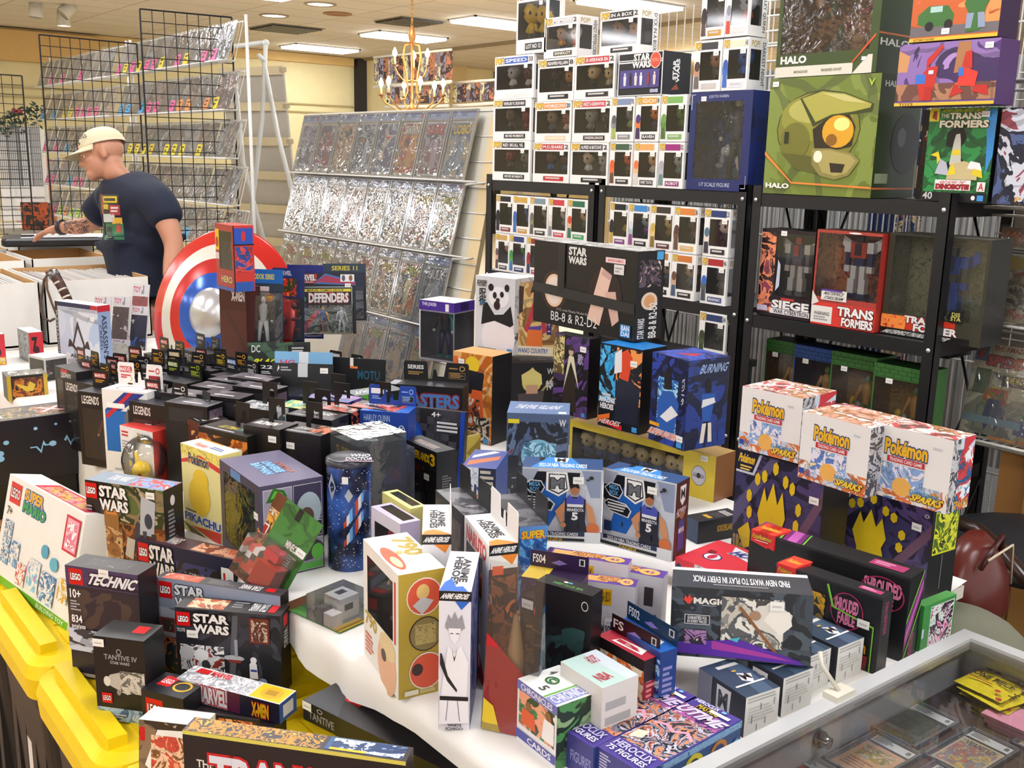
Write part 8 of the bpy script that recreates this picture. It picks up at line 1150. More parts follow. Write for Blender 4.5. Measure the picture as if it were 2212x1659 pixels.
mb = MB(); mb.box((.01, -.01, .01), (.13, .02, .18), mat('d8d0c8')); f = Face(mb, (.01, -.01, .01), (.12, 0, 0), (0, 0, .17), (0, -1, 0)); draw(f, 'a 0 0 1 1 b8b8bc,3a3a40,a84850,e8e4e0 20'); f = Face(mb, (.13, -.01, .01), (0, .03, 0), (0, 0, .17), (1, 0, 0)); draw(f, 'a 0 0 1 1 1c1c1c,c87838,e8c050,18181c 20'); mb.build('cover', r)
mb = MB(); mb.tube([(0, -.06, -.02), (0, .1, -.02), (.02, .1, .16)], .004, W_, 6); mb.tube([(.14, -.06, -.02), (.14, .12, -.02), (.12, .1, .16)], .004, W_, 6); mb.tube([(0, -.06, .02), (0, -.06, -.02), (.14, -.06, -.02), (.14, -.06, .02)], .004, W_, 6); mb.build('wire_stand', r)
# small carded toys standing before the white boxes
for i, (x, y, c, z, l) in enumerate(((1.20, 4.36, 'd8d4d0,6a4c44,3a3c44', .90, 'leftmost, behind the pale blue game box'), (1.27, 4.43, 'c8c4c8,4c5c6c,8a6c5c', .93, 'tall middle one with a notched top'), (1.36, 4.46, 'c8c4c8,5a4c4c,3c6c9c', .92, 'third from the left'), (1.42, 4.40, '3c5ca8,2a2c3c,c8c0b8', .88, 'with a blue top'), (1.46, 4.52, 'd8d0d0,8a4c4c,c8c4c0', .96, 'highest, beside the shield'), (1.28, 4.20, '3c4c70,c8c4b8,1c2034', .78, 'lowest, dark blue'))):
    box([x, y, .76, -55, 12, 0, .085, .004, z - .69], 'hang_card', 'card', 'small carded toy ' + l, 'd8d4d0', 'F r 0 .82 1 1 d0ccd0; F t .05 .86 .5 .96 b83c48 TOY; F q 8a8c90 .55 .84 .7 .84 .7 .98 .62 .98 .62 .9 .55 .9; F a .03 .02 .97 .8 %s 18' % c, group='small carded toys')
mb = MB(); mb.box((0, 0, 0), (.11, .07, .012), mat('d8d4d0')); mb.box((.01, .01, .012), (.1, .06, .03), mat('8a8478')); mb.box((.02, .015, .03), (.09, .055, .035), mat('e8e4dc')); tag(mb.build('small_box', None, TM([1.21, 4.10, .761, -40, 0, 0, 1, 1, 1])), 'small stack of white and gold packets right of the pale blue game box', 'box')
# --- greenery and far shelves at the left edge
r = empty('garland', at(35, 250, 10.4)); tag(r, 'dark green garland with a red bow over the far left shelves', 'garland'); q = random.Random(5)
mb = MB(); GL = [mat('2c4430', .7), mat('1c2c22', .7), mat('3c5844', .7)]
for i in range(170):
    u = q.uniform(-.32, .26); c = RX * u + Vector((0, 0, q.uniform(-.06, .05) - .1 * (q.random() < .15) + .06 * math.sin(u * 6))); d = Vector((q.uniform(-1, 1), q.uniform(-1, 1), q.uniform(-1, .6))).normalized() * .07; s = d.cross(FW).normalized() * .012
    mb.add([c, c + d * .5 + s, c + d, c + d * .5 - s], [(0, 1, 2, 3)], GL[i % 3])
mb.build('leaves', r); mb = MB(); mb.ball((.02, -.05, .04), .03, mat('8a2c30')); mb.ball((-.03, -.05, .05), .025, mat('8a2c30')); mb.build('bow', r)
r = empty('white_shelf_tower', at(40, 470, 10.6)); tag(r, 'tall white wire tower of boxed goods under the garland', 'shelf')
mb = MB()
for i in range(26): xx = -.22 + i * .02; mb.tube([RX * xx, RX * xx + Vector((0, 0, .95))], .003, mat('6a6c70'), 4, False)
for i in range(15): mb.tube([RX * -.22 + Vector((0, 0, i * .065)), RX * .28 + Vector((0, 0, i * .065))], .003, mat('6a6c70'), 4, False)
mb.build('grid', r)
for i in range(4):
    mb = MB(); c = RX * (-.2 + .115 * i) + FW * .1; u = RX * .1; z = Vector((0, 0, .94)); mb.add([c, c + u, c + u + z, c + z, c + FW * .1, c + u + FW * .1, c + u + z + FW * .1, c + z + FW * .1], [(0, 1, 2, 3), (1, 5, 6, 2), (3, 2, 6, 7), (0, 3, 7, 4)], mat(('e4e2e0', 'd0d0d0', 'ecece8', 'c8c8c8')[i])); mb.build('stacked_goods', r)
mb = MB()
for i in range(12): c = at(8 + (i % 3) * 30, 425 + (i // 3) * 26, 10.2); mb.box(tuple(c), tuple(c + Vector((.13, .1, .10))), mat(('e4e2de', 'd8d6d2')[i % 2]))
tag(mb.build('shelf_unit'), 'white block shelving low at the left edge behind the wire grid', 'shelf')
for i, (p, a, l) in enumerate((((48, 495), '1c1a1c,2a2624,a84c28,14120f', 'black tote bag with an orange print at the far left'),)):
    A_ = at(p[0], p[1], 8.8); mb = MB(); loft(mb, [[tuple(RX * x * k + FW * y + Vector((0, 0, z))) for x, y in ((0, 0), (.23, 0), (.23, .1), (0, .1))] for k, z in ((1, 0), (1.05, .14), (1, .23))], art(a, 10)); tag(mb.build('tote_bag', None, Matrix.Translation(A_)), l, 'bag')

A_ = at(60, 495, 8.85); mb = MB(); mb.box((A_.x - .2, A_.y - .2, A_.z - .03), (A_.x + .3, A_.y + .2, A_.z - .001), mat('8a8478')); o = mb.build('tabletop'); r = empty('side_table', (A_.x, A_.y, 0)); tag(r, 'small far table carrying the black tote bag at the left edge', 'table'); o.parent = r; o.matrix_parent_inverse = Matrix.Translation((-A_.x, -A_.y, 0))
mb = MB(); mb.tube([(.05, 0, 0), (.05, 0, A_.z - .03)], .03, mat('4a4a4c')); mb.build('leg', r)
# ------------------------------------------------------------------ right side: wire rack with old comics, wood, carpeted corner
r = empty('wire_comic_rack', (2.90, 1.1, 0)); tag(r, 'white wire rack with three ledges of old comics at the right edge', 'rack')
for z in (1.845, 1.505, 1.18, .838):
    mb = MB()
    for dx in (-.05, .0): mb.tube([(dx, .42, z - .008), (dx, -.6, z - .008)], .005, W_, 6)
    for k in range(34): y = .42 - k * .03; mb.tube([(-.05, y, z - .008), (0, y, z - .008)], .0022, W_, 4, False)
    mb.tube([(0, .36, z - .03), (0, -.6, z - .03)], .004, W_, 6); mb.build('wire_ledge', r)
mb = MB()
for k in range(22): y = .36 - k * .045; mb.tube([(.04, y, .80), (.12, y, 2.2)], .002, W_, 4, False)
for k in range(18): z = .82 + k * .075; mb.tube([(.04 + (z - .8) * .057, .36, z), (.04 + (z - .8) * .057, -.6, z)], .0022, W_, 4, False)
mb.build('grid_wire', r)
mb = MB(); mb.box((.13, -.6, .9), (.15, .36, 2.3), mat('8c8074', .7)); mb.build('back_board', r)
for i, y in enumerate((.10,)): mb = MB(); mb.box((.10, y, 0), (.14, y + .09, .83), mat('c89858', .6, 0, 'wood')); mb.build('wooden_leg', r)
def oldcomic(k, lab, dec):
    t = list(TR[k]); rr_ = empty('old_comic', TM(t)); tag(rr_, lab, 'comic'); w, d, h = t[6:]
    mb = MB(); mb.box((0, 0, 0), (w, d, h), mat('d8cfae')); f = Face(mb, (0, 0, 0), (w, 0, 0), (0, 0, h), (0, -1, 0))
    for s in dec.split(';'): draw(f, s.strip())
    mb.build('cover', rr_)
    mb = MB(); mb.add([(-.004, -.004, -.002), (w + .004, -.004, -.002), (w + .004, -.004, h + .006), (-.004, -.004, h + .006)], [(0, 1, 2, 3)], clear(alpha=.14, rough=.08, bump=.2)); mb.build('clear_bag', rr_)
oldcomic('com1', 'old tan comic lettered in orange with speech balloons, leftmost on the middle ledge', 'a 0 0 1 1 c8b48c,b8a070,d8c8a0,a88c5c 7; q 8c6c48 0 .8 0 1 1 1 1 .8; t .1 .84 .95 .96 e07838 FANTASTIC|FOUR 5a3018; e .45 .74 .38 .045 e8dcc4; n .2 .71 .7 .77 555 2; e .3 .62 .25 .07 d8b838; e .75 .6 .22 .1 d8c050; q a85c30 .35 .5 .6 .56 .62 .52 .4 .46; e .2 .48 .16 .06 e8dcc4; a .05 .16 .5 .4 9c6c48,c8b48c,5a4030,b8845c 20; a .5 .14 .95 .42 3a3428,c8b890,6a5c3c,a89464 20; t .08 .05 .55 .13 c86030 PRISONER|PUPPET; s .08 .72')
oldcomic('com1b', 'old tan comic with a yellow corner panel, at the right edge on the middle ledge', 'a 0 0 1 1 c8b48c,6c8464,d8c8a0,a88c5c 8; r 0 0 1 .22 d8c838; t .1 .12 .9 .2 222 ALSO; t .1 .02 .9 .1 c04828 WATCH')
oldcomic('com2', 'old grey green comic with red lettering and a yellow haired figure, lowest ledge left', 'a 0 0 1 .7 a8a48c,c8c4a8,8a8c78,b8b498 7; r 0 .8 .22 1 4c6c98; e .1 .88 .07 .06 b03c30; t .3 .93 .95 .99 b84c3c THE_AMAZING; t .22 .76 1 .88 c83c38 SPIDER 5a2018 bold; r .55 .56 1 .68 2c2818; t .6 .6 .98 .67 d8c848 CRIME_MASTER; a .08 .44 .34 .72 3c3c34,5c6c4c,a8a48c 26; e .5 .44 .2 .1 d8c43c; a .3 .34 .7 .52 d8c43c,c84c38,8a8030,c8c4a8 26; q 3c4870 .38 .4 .62 .4 .7 .2 .6 .04 .52 .2 .42 .04 .34 .2; r 0 .12 1 .2 7a98a8; s .85 .72')
oldcomic('com3', 'old comic with yellow flames and a green creature, second on the lowest ledge', 'a 0 .5 1 1 3c3848,2a2838,504a58 8; a 0 0 1 .5 e0a830,d88830,e8c040,c86c28 9; r 0 .82 .22 1 4c6c98; e .1 .88 .07 .06 b03c30; t .3 .92 .95 .99 e8d848 THE_AMAZING; t .22 .74 1 .86 e8d848 SPIDER 3a3018 bold; t .22 .6 .62 .7 e0dcd0 ONCE_UPON_A; e .5 .36 .3 .12 4c9c3c; q 3c8c3c .25 .4 .5 .5 .75 .38 .7 .2 .5 .14 .3 .2; e .42 .34 .08 .05 d85c28; q 3c4c8c .4 .24 .7 .26 .6 .08 .4 .1; s .3 .66; s .8 .96')
oldcomic('com4', 'old comic with orange and yellow cover cut by the right edge, lowest ledge', 'a 0 0 1 1 e0b838,c87830,3c3848,8a4c38 9; t .2 .78 1 .9 d84c30 SPIDER')
oldcomic('dare', 'yellow comic with a black winged shape, upper ledge at the right edge', 'r 0 0 1 1 e0c030; q 2c3038 .0 .0 .5 .05 .6 .5 .3 .6 .1 .3; q b83c30 .1 .86 .5 .95 .9 .88 .5 .74; t .1 .96 .6 1 333 DC; a .4 .02 .98 .3 d8d4c0,6a6450,e8e4d0,3c3828 14; e .7 .36 .2 .08 c8a080; s .2 .7')
oldcomic('dare0', 'dark blue comic behind the yellow one on the upper ledge', 'a 0 0 1 1 1c2440,2c3860,8a3c48,c8ccd8 8')
# boards of bagged back issues behind the right shelving unit
r = empty('comic_display_rack', (3.75, 2.4, 0)); tag(r, 'row of upright pale grey boards and wires behind the right shelving unit', 'rack')
q = random.Random(9)
for i in range(22):
    y = 1.35 - i * .115; mb = MB(); m = mat(('c2c2c0', 'b8b8b6', 'ccccca', 'aeb0b0')[i % 4], .6)
    if i in (7, 13): m = mat('1a2c5c' if i == 13 else '18181a')
    if i in (6, 14): m = art('a84c30,2c3c70,d8c090,1c1c20', 9)
    mb.box((0, y, .5), (.02, y + .11, 2.0), m)
    for j in range(4): mb.box((-.006, y + .012 + j * .026, .5), (0, y + .018 + j * .026, 2.0), mat('8c8c8a'))
    mb.build('grey_board', r)
mb = MB()
for k in range(50): y = 1.4 - k * .05; mb.tube([(-.08, y, .3), (-.08, y, 2.3)], .003, W_, 4, False)
for z in (.5, .9, 1.3, 1.7, 2.1): mb.tube([(-.08, 1.4, z), (-.08, -1.1, z)], .005, W_, 4, False)
mb.build('wire_grid', r)
r = empty('wire_comic_rack', (3.0, 2.55, 0)); tag(r, 'white wire grid standing up beside the top window boxes', 'rack')
mb = MB()
for k in range(6): mb.tube([(.0, -.25 + k * .05, 1.5), (0, -.25 + k * .05, 2.20)], .004, W_, 5, False)
for k in range(14): mb.tube([(0, -.25, 1.55 + k * .05), (0, 0, 1.55 + k * .05)], .004, W_, 5, False)
mb.build('grid_wire', r)
# wood trestle, chair, bag
WD = mat('c08c50', .55, 0, 'wood')
r = empty('wooden_trestle', (3.05, 1.3, 0)); tag(r, 'knotty pale wooden trestle leg right of the white booster boxes', 'trestle')
mb = MB(); mb.box((-.02, -.04, 0), (.07, .085, .83), WD); f = Face(mb, (-.02, .085, 0), (0, -.125, 0), (0, 0, .83), (-1, 0, 0)); draw(f, 'e .75 .8 .09 .018 5a3820'); draw(f, 'e .75 .8 .06 .01 3a2414'); mb.build('leg', r)
mb = MB(); mb.box((0, -.9, .74), (.07, -.04, .82), WD); mb.build('crossbar', r)
mb = MB(); mb.box((.3, -.9, .0), (.36, -.3, .75), mat('4a4640', .8)); mb.build('back_panel', r)
ch_ = empty('chair', (2.55, .75, 0)); tag(ch_, 'dark chair with a curved brown frame behind the glass case', 'chair')
FR = mat('2c1c16', .25)
mb = MB(); mb.tube([at(2070, 1130, 2.55) - Vector((2.55, .75, 0)), at(2115, 1145, 2.5) - Vector((2.55, .75, 0)), at(2165, 1190, 2.4) - Vector((2.55, .75, 0)), at(2215, 1250, 2.3) - Vector((2.55, .75, 0)), at(2290, 1340, 2.25) - Vector((2.55, .75, 0))], .017, FR, 10); mb.build('arm', ch_)
mb = MB(); c0 = at(2230, 1190, 2.75) - Vector((2.55, .75, 0)); mb.ball(tuple(c0), (.26, .26, .06), mat('1c1c20', .5), 20, 10); mb.build('seat', ch_)
for dx, dy in ((-.12, .12), (.2, -.2), (.2, .15)): mb = MB(); mb.tube([(c0.x + dx, c0.y + dy, c0.z), (c0.x + dx * 1.2, c0.y + dy * 1.2, 0)], .014, FR, 8); mb.build('leg', ch_)
bg = empty('leather_bag', at(2085, 1345, 2.25)); tag(bg, 'reddish brown leather bag slumped beside the green edged case', 'bag')
mb = MB(); LB = mat('5a2018', .3, 0, 'leather'); prof = [(0, 0), (.10, .01), (.125, .05), (.11, .12), (.07, .18), (.03, .21), (0, .2)]
mb.lathe(prof, LB, 20, Matrix.Diagonal((.9, .6, 1, 1))); mb.build('body', bg)
mb = MB(); mb.tube([(-.07, -.05, .16), (0, -.055, .22), (.08, -.02, .12), (.1, 0, .05)], .006, mat('3a140f', .3), 6); mb.tube([(-.06, -.06, .18), (.02, -.07, .2), (.08, -.05, .09)], .003, mat('c8b8a0'), 5); mb.build('strap', bg)
cs_ = empty('cushion', at(2075, 1385, 2.05)); mb = MB(); mb.ball((0, 0, -.02), (.12, .14, .09), mat('6c6c5c', .9, 0, 'cloth'), 20, 12); mb.build('cover', cs_); tag(cs_, 'grey green rounded cushion behind the bright green box', 'cushion')
sb = empty('paper_bag', (3.3, 1.15, 0)); tag(sb, 'crumpled paper bag with white tissue on the floor by the wooden leg', 'bag')
mb = MB(); loft(mb, [[(x * k, y * k, z) for x, y in ((-.1, -.08), (.1, -.08), (.1, .08), (-.1, .08))] for k, z in ((1, 0), (1.05, .3), (1.1, .62))], mat('8c7058', .8), True); mb.build('bag_body', sb)
mb = MB(); mb.ball((-.02, 0, .62), (.09, .08, .09), mat('e0e0e0', .7), 9, 7); mb.build('tissue', sb)

# ------------------------------------------------------------------ the people
def remeshed(obs, voxel, name, m, smooth=8):
    """fuse meshes into one continuous surface"""
    bm = bmesh.new(); dg = bpy.context.evaluated_depsgraph_get()
    for o in obs:
        e = o.evaluated_get(dg); me = e.to_mesh(); me.transform(o.matrix_world); bm.from_mesh(me); e.to_mesh_clear()
    me = bpy.data.meshes.new(name); bm.to_mesh(me); bm.free()
    o = bpy.data.objects.new(name, me); COL.objects.link(o)
    a = o.modifiers.new('r', 'REMESH'); a.mode = 'VOXEL'; a.voxel_size = voxel; a.use_smooth_shade = True
    b = o.modifiers.new('s', 'SMOOTH'); b.iterations = smooth; b.factor = .5
    bpy.context.view_layer.update(); dg = bpy.context.evaluated_depsgraph_get(); me2 = bpy.data.meshes.new_from_object(o.evaluated_get(dg))
    bpy.data.objects.remove(o)
    for p in obs: bpy.data.objects.remove(p)
    me2.materials.clear(); me2.materials.append(m)
    for p in me2.polygons: p.use_smooth = True
    o = bpy.data.objects.new(name, me2); COL.objects.link(o); return o
def skin(joints, edges, name='s', sub=1):
    me = bpy.data.meshes.new(name); me.from_pydata([tuple(j[0]) for j in joints], edges, [])
    o = bpy.data.objects.new(name, me); COL.objects.link(o); sm = o.modifiers.new('k', 'SKIN'); sm.use_smooth_shade = True
    for i, j in enumerate(joints):
        r_ = j[1] if isinstance(j[1], tuple) else (j[1], j[1]); me.skin_vertices[0].data[i].radius = r_
    me.skin_vertices[0].data[0].use_root = True
    s_ = o.modifiers.new('u', 'SUBSURF'); s_.levels = sub; s_.render_levels = sub
    bpy.context.view_layer.update(); return o
def chain(*js): return list(js), [(i, i + 1) for i in range(len(js) - 1)]
SKN = mat('bb8468', .5, 0, 'skin')
def Q(px, py, d=5.0): return at(px, py, d)
pp = Q(280, 600, 5.05)
person = empty('person', (pp.x, pp.y, 0)); tag(person, 'man in a cream cap and dark blue T-shirt leaning over the boxes on one hand', 'person')
up = Vector((0, 0, 1)); fa = (-RX * .93 + DN * .28 - FW * .22).normalized(); sd = (FW - fa * FW.dot(fa)).normalized()   # facing: picture left, tipped down
hc = Q(219, 336)
def sph(c, r, M=None, n=24):
    mb = MB(); mb.ball((0, 0, 0), 1, SKN, n, n // 2); o = mb.build('t'); ax = [fa, sd, (fa.cross(sd)).normalized()]
    R_ = Matrix((ax[0], ax[1], ax[2])).transposed().to_4x4(); o.matrix_world = Matrix.Translation(c) @ R_ @ Matrix.Diagonal((r[0], r[1], r[2], 1)); return o
hu = fa.cross(sd).normalized()
if hu.z < 0: hu = -hu
H_ = lambda f, s, u: hc + fa * f + sd * s + hu * u
obs = [sph(H_(-.015, 0, .03), (.098, .078, .092)), sph(H_(.02, 0, -.035), (.072, .062, .078)), sph(H_(.06, 0, -.082), (.034, .038, .032)), sph(H_(-.03, 0, -.05), (.06, .058, .06)), sph(H_(.062, 0, .02), (.035, .055, .022)), sph(H_(.045, -.03, -.02), (.035, .03, .03)), sph(H_(.045, .03, -.02), (.035, .03, .03)), sph(H_(.08, 0, -.052), (.014, .024, .009)), sph(H_(.077, 0, -.066), (.013, .022, .009)),
       sph(H_(.098, 0, -.022), (.02, .014, .014)), sph(H_(.084, 0, .0), (.017, .01, .028)), sph(H_(-.02, -.077, -.012), (.02, .012, .032)), sph(H_(-.02, .077, -.012), (.02, .012, .032))]
nk = [Q(232, 350), Q(262, 392), Q(285, 430)]
sh_n, sh_f = Q(345, 440, 4.82), Q(240, 430, 5.22)
el_n, wr_n = Q(378, 530, 4.80), Q(366, 610, 4.75)
el_f, wr_f = Q(205, 482, 5.22), Q(125, 492, 5.30)
J = [(Q(310, 560, 5.05), (.15, .11)), (Q(298, 490, 5.03), (.16, .12)), (Q(285, 430, 5.02), (.15, .1)), (nk[1], .066), (nk[0], .062), (sh_n, .07), (el_n, .047), (Q(374, 560, 4.78), .05), (wr_n, .034), (sh_f, .07), (el_f, .048), (Q(175, 490, 5.25), .045), (wr_f, .03), (Q(325, 640, 5.05), (.15, .12))]
E_ = [(0, 1), (1, 2), (2, 3), (3, 4), (2, 5), (5, 6), (6, 7), (7, 8), (2, 9), (9, 10), (10, 11), (11, 12), (0, 13)]
obs.append(skin(J, E_, sub=2))
def hand(w, d, dn, s=1, palm=.045):
    """palm and five bent fingers; w wrist, d direction of the fingers, dn palm normal"""
    d = d.normalized(); dn = (dn - d * dn.dot(d)).normalized(); sdv = d.cross(dn).normalized() * s; out = []
    js, es = chain((w, .028), (w + d * .035, (.036, .02)), (w + d * .085, (.038, .017))); out.append(skin(js, es, sub=1))
    for i, (o_, ln) in enumerate(((-.03, .068), (-.01, .08), (.011, .075), (.03, .058))):
        b = w + d * .085 + sdv * o_; js, es = chain((b - d * .02, .011), (b + d * ln * .45 + dn * .008, .0095), (b + d * ln * .8 + dn * .022, .0085), (b + d * ln * .95 + dn * .034, .007)); out.append(skin(js, es, sub=1))
    b = w + d * .03 - sdv * .03; js, es = chain((b, .013), (b + d * .03 - sdv * .022 + dn * .01, .011), (b + d * .055 - sdv * .03 + dn * .018, .009)); out.append(skin(js, es, sub=1))
    return out
obs += hand(wr_f, (Q(85, 505, 5.32) - wr_f), Vector((0, 0, -1)))
obs += hand(wr_n, (Q(360, 660, 4.7) - wr_n), -RX)
lg = [chain((Q(325, 640, 5.05), (.15, .12)), (Q(318, 700, 4.97) * 1, .10)), ]
for off in (-.1, .12):
    a0 = Q(325, 640, 5.05); hip = a0 + sd * off; js, es = chain((Vector((hip.x, hip.y, a0.z)), .10), (Vector((hip.x - .05, hip.y + .02, .5)), .07), (Vector((hip.x, hip.y, .10)), .05), (Vector((hip.x - .15, hip.y + .1, .05)), .045)); obs.append(skin(js, es, sub=1))
body = remeshed(obs, .0065, 'body', SKN, 5); body.parent = person; body.matrix_parent_inverse = Matrix.Translation((-pp.x, -pp.y, 0))
def child(o): o.parent = person; o.matrix_parent_inverse = Matrix.Translation((-pp.x, -pp.y, 0)); return o
NV = mat('141c30', .85, 0, 'cloth')
js = [(Q(312, 585, 5.05), (.185, .15)), (Q(305, 530, 5.04), (.185, .15)), (Q(292, 465, 5.02), (.19, .15)), (Q(283, 425, 5.02), (.175, .12)), (Q(262, 383, 5.0), .088), (Q(340, 435, 4.83), .095), (Q(356, 462, 4.82), .09), (Q(366, 488, 4.81), .088), (Q(240, 430, 5.2), .095), (Q(215, 455, 5.21), .09), (Q(193, 476, 5.22), .088), (Q(322, 640, 5.05), (.18, .15)), (Q(328, 465, 4.93), .125), (Q(325, 520, 4.96), .12)]
sh = [skin(js, [(0, 1), (1, 2), (2, 3), (3, 4), (3, 5), (5, 6), (6, 7), (3, 8), (8, 9), (9, 10), (0, 11)], sub=2), skin([js[5], js[12], js[13]], [(0, 1), (1, 2)], sub=2)]
shirt = child(remeshed(sh, .01, 't_shirt', NV, 6))
# printed picture on the chest, projected onto the shirt surface
from mathutils.bvhtree import BVHTree
bv = BVHTree.FromPolygons([shirt.matrix_world @ v.co if False else v.co.copy() for v in shirt.data.vertices], [tuple(p.vertices) for p in shirt.data.polygons])
mb = MB()
def chest(px0, py0, px1, py1, m, n=6, k=1):
    vs = []; ok = True
    for j in range(n + 1):
        for i in range(n + 1):
            o = Vector((0, 0, 1.6)); t_ = at(px0 + (px1 - px0) * i / n + (py0 + (py1 - py0) * j / n - 420) * .07, py0 + (py1 - py0) * j / n, 5) - o; h_ = bv.ray_cast(o, t_.normalized())
            if h_[0] is None: ok = False; break
            vs.append(h_[0] - t_.normalized() * (.002 + .001 * k))
        if not ok: return
    mb.add(vs, [(j * (n + 1) + i, (j + 1) * (n + 1) + i, (j + 1) * (n + 1) + i + 1, j * (n + 1) + i + 1) for j in range(n) for i in range(n)], m)
chest(215, 420, 256, 465, mat('1c1c20'), k=0); chest(217, 420, 222, 462, mat('8a2c28')); chest(221, 424, 252, 438, mat('d8c030'), 6); chest(224, 428, 248, 434, mat('20202a'), 6, 2)
chest(219, 441, 232, 452, mat('c8b030')); chest(234, 443, 257, 465, mat('a83038')); chest(237, 447, 253, 451, mat('e8dcd8'), 4, 2); chest(237, 454, 251, 458, mat('e8dcd8'), 4, 2)
chest(220, 462, 244, 480, mat('c8ccc8')); chest(218, 482, 262, 518, mat('2c6c44')); chest(238, 470, 260, 484, mat('d8a838')); chest(226, 490, 236, 512, mat('14301f'), 4, 2); chest(246, 486, 256, 502, mat('a8402c'), 4, 2)
o = mb.build('shirt_print'); child(o)
# cap
CP = mat('d8cfae', .8, 0, 'cloth')
mb = MB(); n, m_ = 24, 8; vs = []; fs = []
for j in range(m_ + 1):
    a = PI / 2 * j / m_
    for i in range(n):
        b = 2 * PI * i / n; f_ = .112 * math.cos(b) * math.cos(a) ** .8; s_ = .088 * math.sin(b) * math.cos(a) ** .8; u_ = .092 * math.sin(a)
        vs.append(H_(-.018 + f_ - .0 * u_, s_, .042 + u_ - f_ * .0))
for j in range(m_):
    for i in range(n): fs.append((j * n + i, j * n + (i + 1) % n, (j + 1) * n + (i + 1) % n, (j + 1) * n + i))
mb.add(vs, fs, CP, True); cap = child(mb.build('cap'))
mb = MB(); vs = []; fs = []; n = 14
for j in range(4):
    for i in range(n + 1):
        a = -PI / 2 * .86 + PI * .86 * i / n; k = j / 3; rf = .09 + .085 * k * math.cos(a) ** .6; rs = .083 * (1 + .05 * k)
        vs.append(H_(-.018 + rf * math.cos(a) + .012, rs * math.sin(a), .045 - .018 * k - .012 * abs(math.sin(a)) * k))
for j in range(3):
    for i in range(n): fs.append((j * (n + 1) + i, j * (n + 1) + i + 1, (j + 1) * (n + 1) + i + 1, (j + 1) * (n + 1) + i))
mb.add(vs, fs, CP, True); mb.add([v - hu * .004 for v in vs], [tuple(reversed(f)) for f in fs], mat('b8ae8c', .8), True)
# embroidered marks
br = MB()
def mark(c, u, v, t, col): br.add([c], [], col); f = Face(br, c, u, v, u.cross(v)); f.text(0, 0, 1, 1, t, col)
side = -sd
mark(H_(.115, -.062, .046), (-fa * .045 + side * .016), hu * .014 + side * .01, '1759', mat('2a2420'))
mark(H_(.073, -.066, .078), (-fa * .04 + side * .012), hu * .02 - side * .006, 'USS', mat('2a2a34'))
brm = mb.build('cap_brim'); brm.parent = cap; o = br.build('cap_lettering'); o.parent = cap
# face details
mb = MB(); mb.ball((0, 0, 0), 1, mat('2a1c18', .3), 8, 6); 
for s_ in (-1, 1):
    mb = MB(); mb.ball(tuple(H_(.074, s_ * .034, .003)), .0085, mat('e8e0d8', .2), 10, 8); mb.ball(tuple(H_(.081, s_ * .036, .002)), .0042, mat('2a2420', .2), 8, 6); child(mb.build('eye'))
    mb = MB(); mb.tube([H_(.088, s_ * .018, .017), H_(.084, s_ * .034, .021), H_(.072, s_ * .047, .018)], [.003, .004, .002], mat('6a4c3c', .7), 6); child(mb.build('eyebrow'))
mb = MB(); mb.tube([H_(.094, 0, -.059), H_(.088, -.014, -.059), H_(.078, -.026, -.061)], .0022, mat('8a4c44'), 6); child(mb.build('mouth'))
mb = MB(); mb.tube([wr_f.lerp(el_f, .06), wr_f.lerp(el_f, .16)], .040, mat('16161a', .4), 14); child(mb.build('wristwatch'))
mb = MB(); q = random.Random(4)
bvb = BVHTree.FromPolygons([v.co.copy() for v in body.data.vertices], [tuple(p.vertices) for p in body.data.polygons])
for i in range(95):
    px, py = q.uniform(136, 186), q.uniform(476, 506); o = Vector((0, 0, 1.6)); pts = []
    for k in range(5):
        t_ = (at(px + k * 1.8, py + 2.4 * math.sin(k + i), 5) - o).normalized(); h_ = bvb.ray_cast(o, t_)
        if h_[0] is None: break
        pts.append(h_[0] - t_ * .001)
    if len(pts) == 5: mb.tube(pts, .0014, mat('3c3838'), 4, False)
child(mb.build('forearm_tattoo'))
mb = MB(); mb.tube([Q(315, 610, 5.05), Q(320, 660, 5.05)], [.19, .19], mat('2c3448', .8), 14)
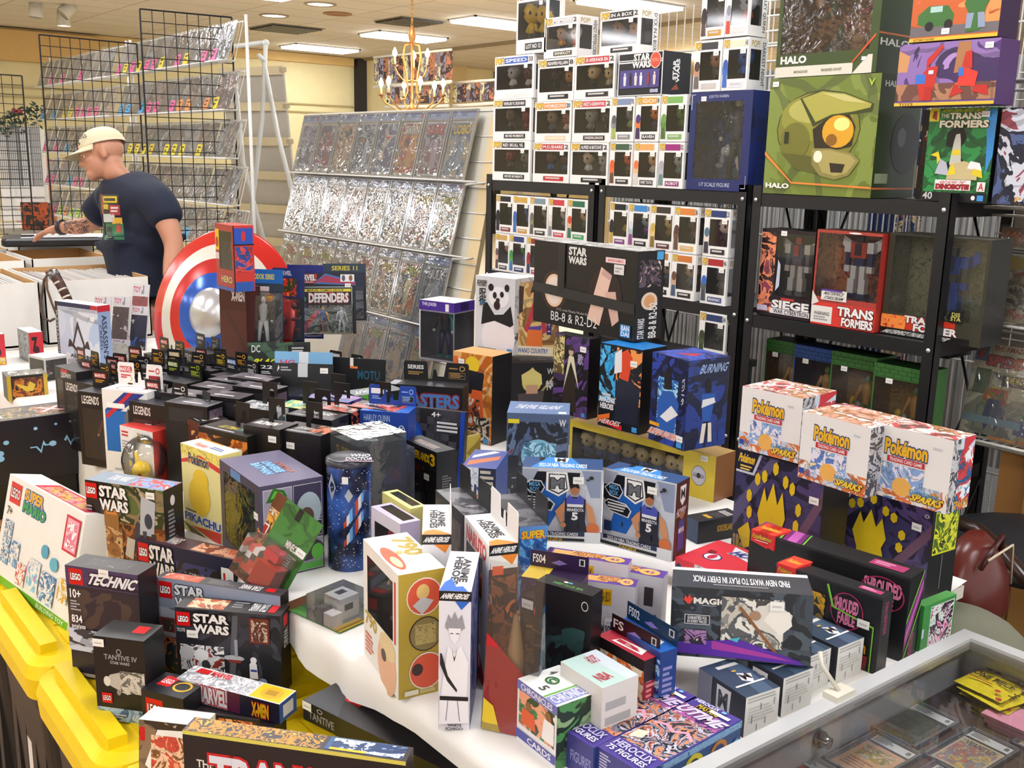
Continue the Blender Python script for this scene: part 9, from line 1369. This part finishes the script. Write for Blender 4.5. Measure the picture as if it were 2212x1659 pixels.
# far shopper behind the racks
def shopper(px, py, d, shirtc, hairc, lab, s=1.):
    c = at(px, py, d); r_ = empty('person', (c.x, c.y, 0)); tag(r_, lab, 'person'); z = c.z
    sk = skin([(Vector((0, 0, z - .62)), (.16, .1)), (Vector((0, 0, z - .35)), (.17, .1)), (Vector((0, 0, z - .17)), .055), (Vector((0, 0, z)), (.085, .1)), (Vector((.17, 0, z - .26)), .055), (Vector((.2, 0, z - .5)), .045), (Vector((-.17, 0, z - .26)), .055), (Vector((-.2, -.05, z - .5)), .045), (Vector((-.1, -.2, z - .55)), .035), (Vector((.09, 0, z - .85)), .09), (Vector((.1, 0, .45)), .07), (Vector((.1, 0, .04)), .05), (Vector((-.09, 0, z - .85)), .09), (Vector((-.1, 0, .45)), .07), (Vector((-.1, 0, .04)), .05)],
              [(0, 1), (1, 2), (2, 3), (1, 4), (4, 5), (1, 6), (6, 7), (7, 8), (0, 9), (9, 10), (10, 11), (0, 12), (12, 13), (13, 14)], sub=2)
    o = remeshed([sk], .02, 'body', mat('b87860', .5, 0, 'skin'), 2); o.parent = r_
    sk = skin([(Vector((0, 0, z - .72)), (.19, .13)), (Vector((0, 0, z - .35)), (.2, .13)), (Vector((.18, 0, z - .26)), .075), (Vector((.2, 0, z - .42)), .07), (Vector((-.18, 0, z - .26)), .075), (Vector((-.2, -.02, z - .42)), .07), (Vector((0, 0, z - .2)), .07)], [(0, 1), (1, 2), (2, 3), (1, 4), (4, 5), (1, 6)], sub=2)
    o = remeshed([sk], .02, 'shirt', mat(shirtc, .85, 0, 'cloth'), 2); o.parent = r_
    mb = MB(); mb.ball((0, .02, z + .05), (.105, .115, .09), mat(hairc, .8), 14, 9); mb.build('hair', r_)
    mb = MB(); mb.ball((-.04, -.105, z + .01), .01, mat('222')); mb.ball((.04, -.105, z + .01), .01, mat('222')); mb.ball((0, -.12, z - .02), (.014, .02, .02), mat('b87860')); mb.build('face_features', r_)
shopper(78, 300, 12.2, '1c48b8', '3a2420', 'far shopper with brown hair in a bright blue shirt behind the wire racks')
shopper(72, 382, 11.6, 'b8a8a8', '5a3424', 'far shopper bending low in a pale shirt below the blue shirted one')
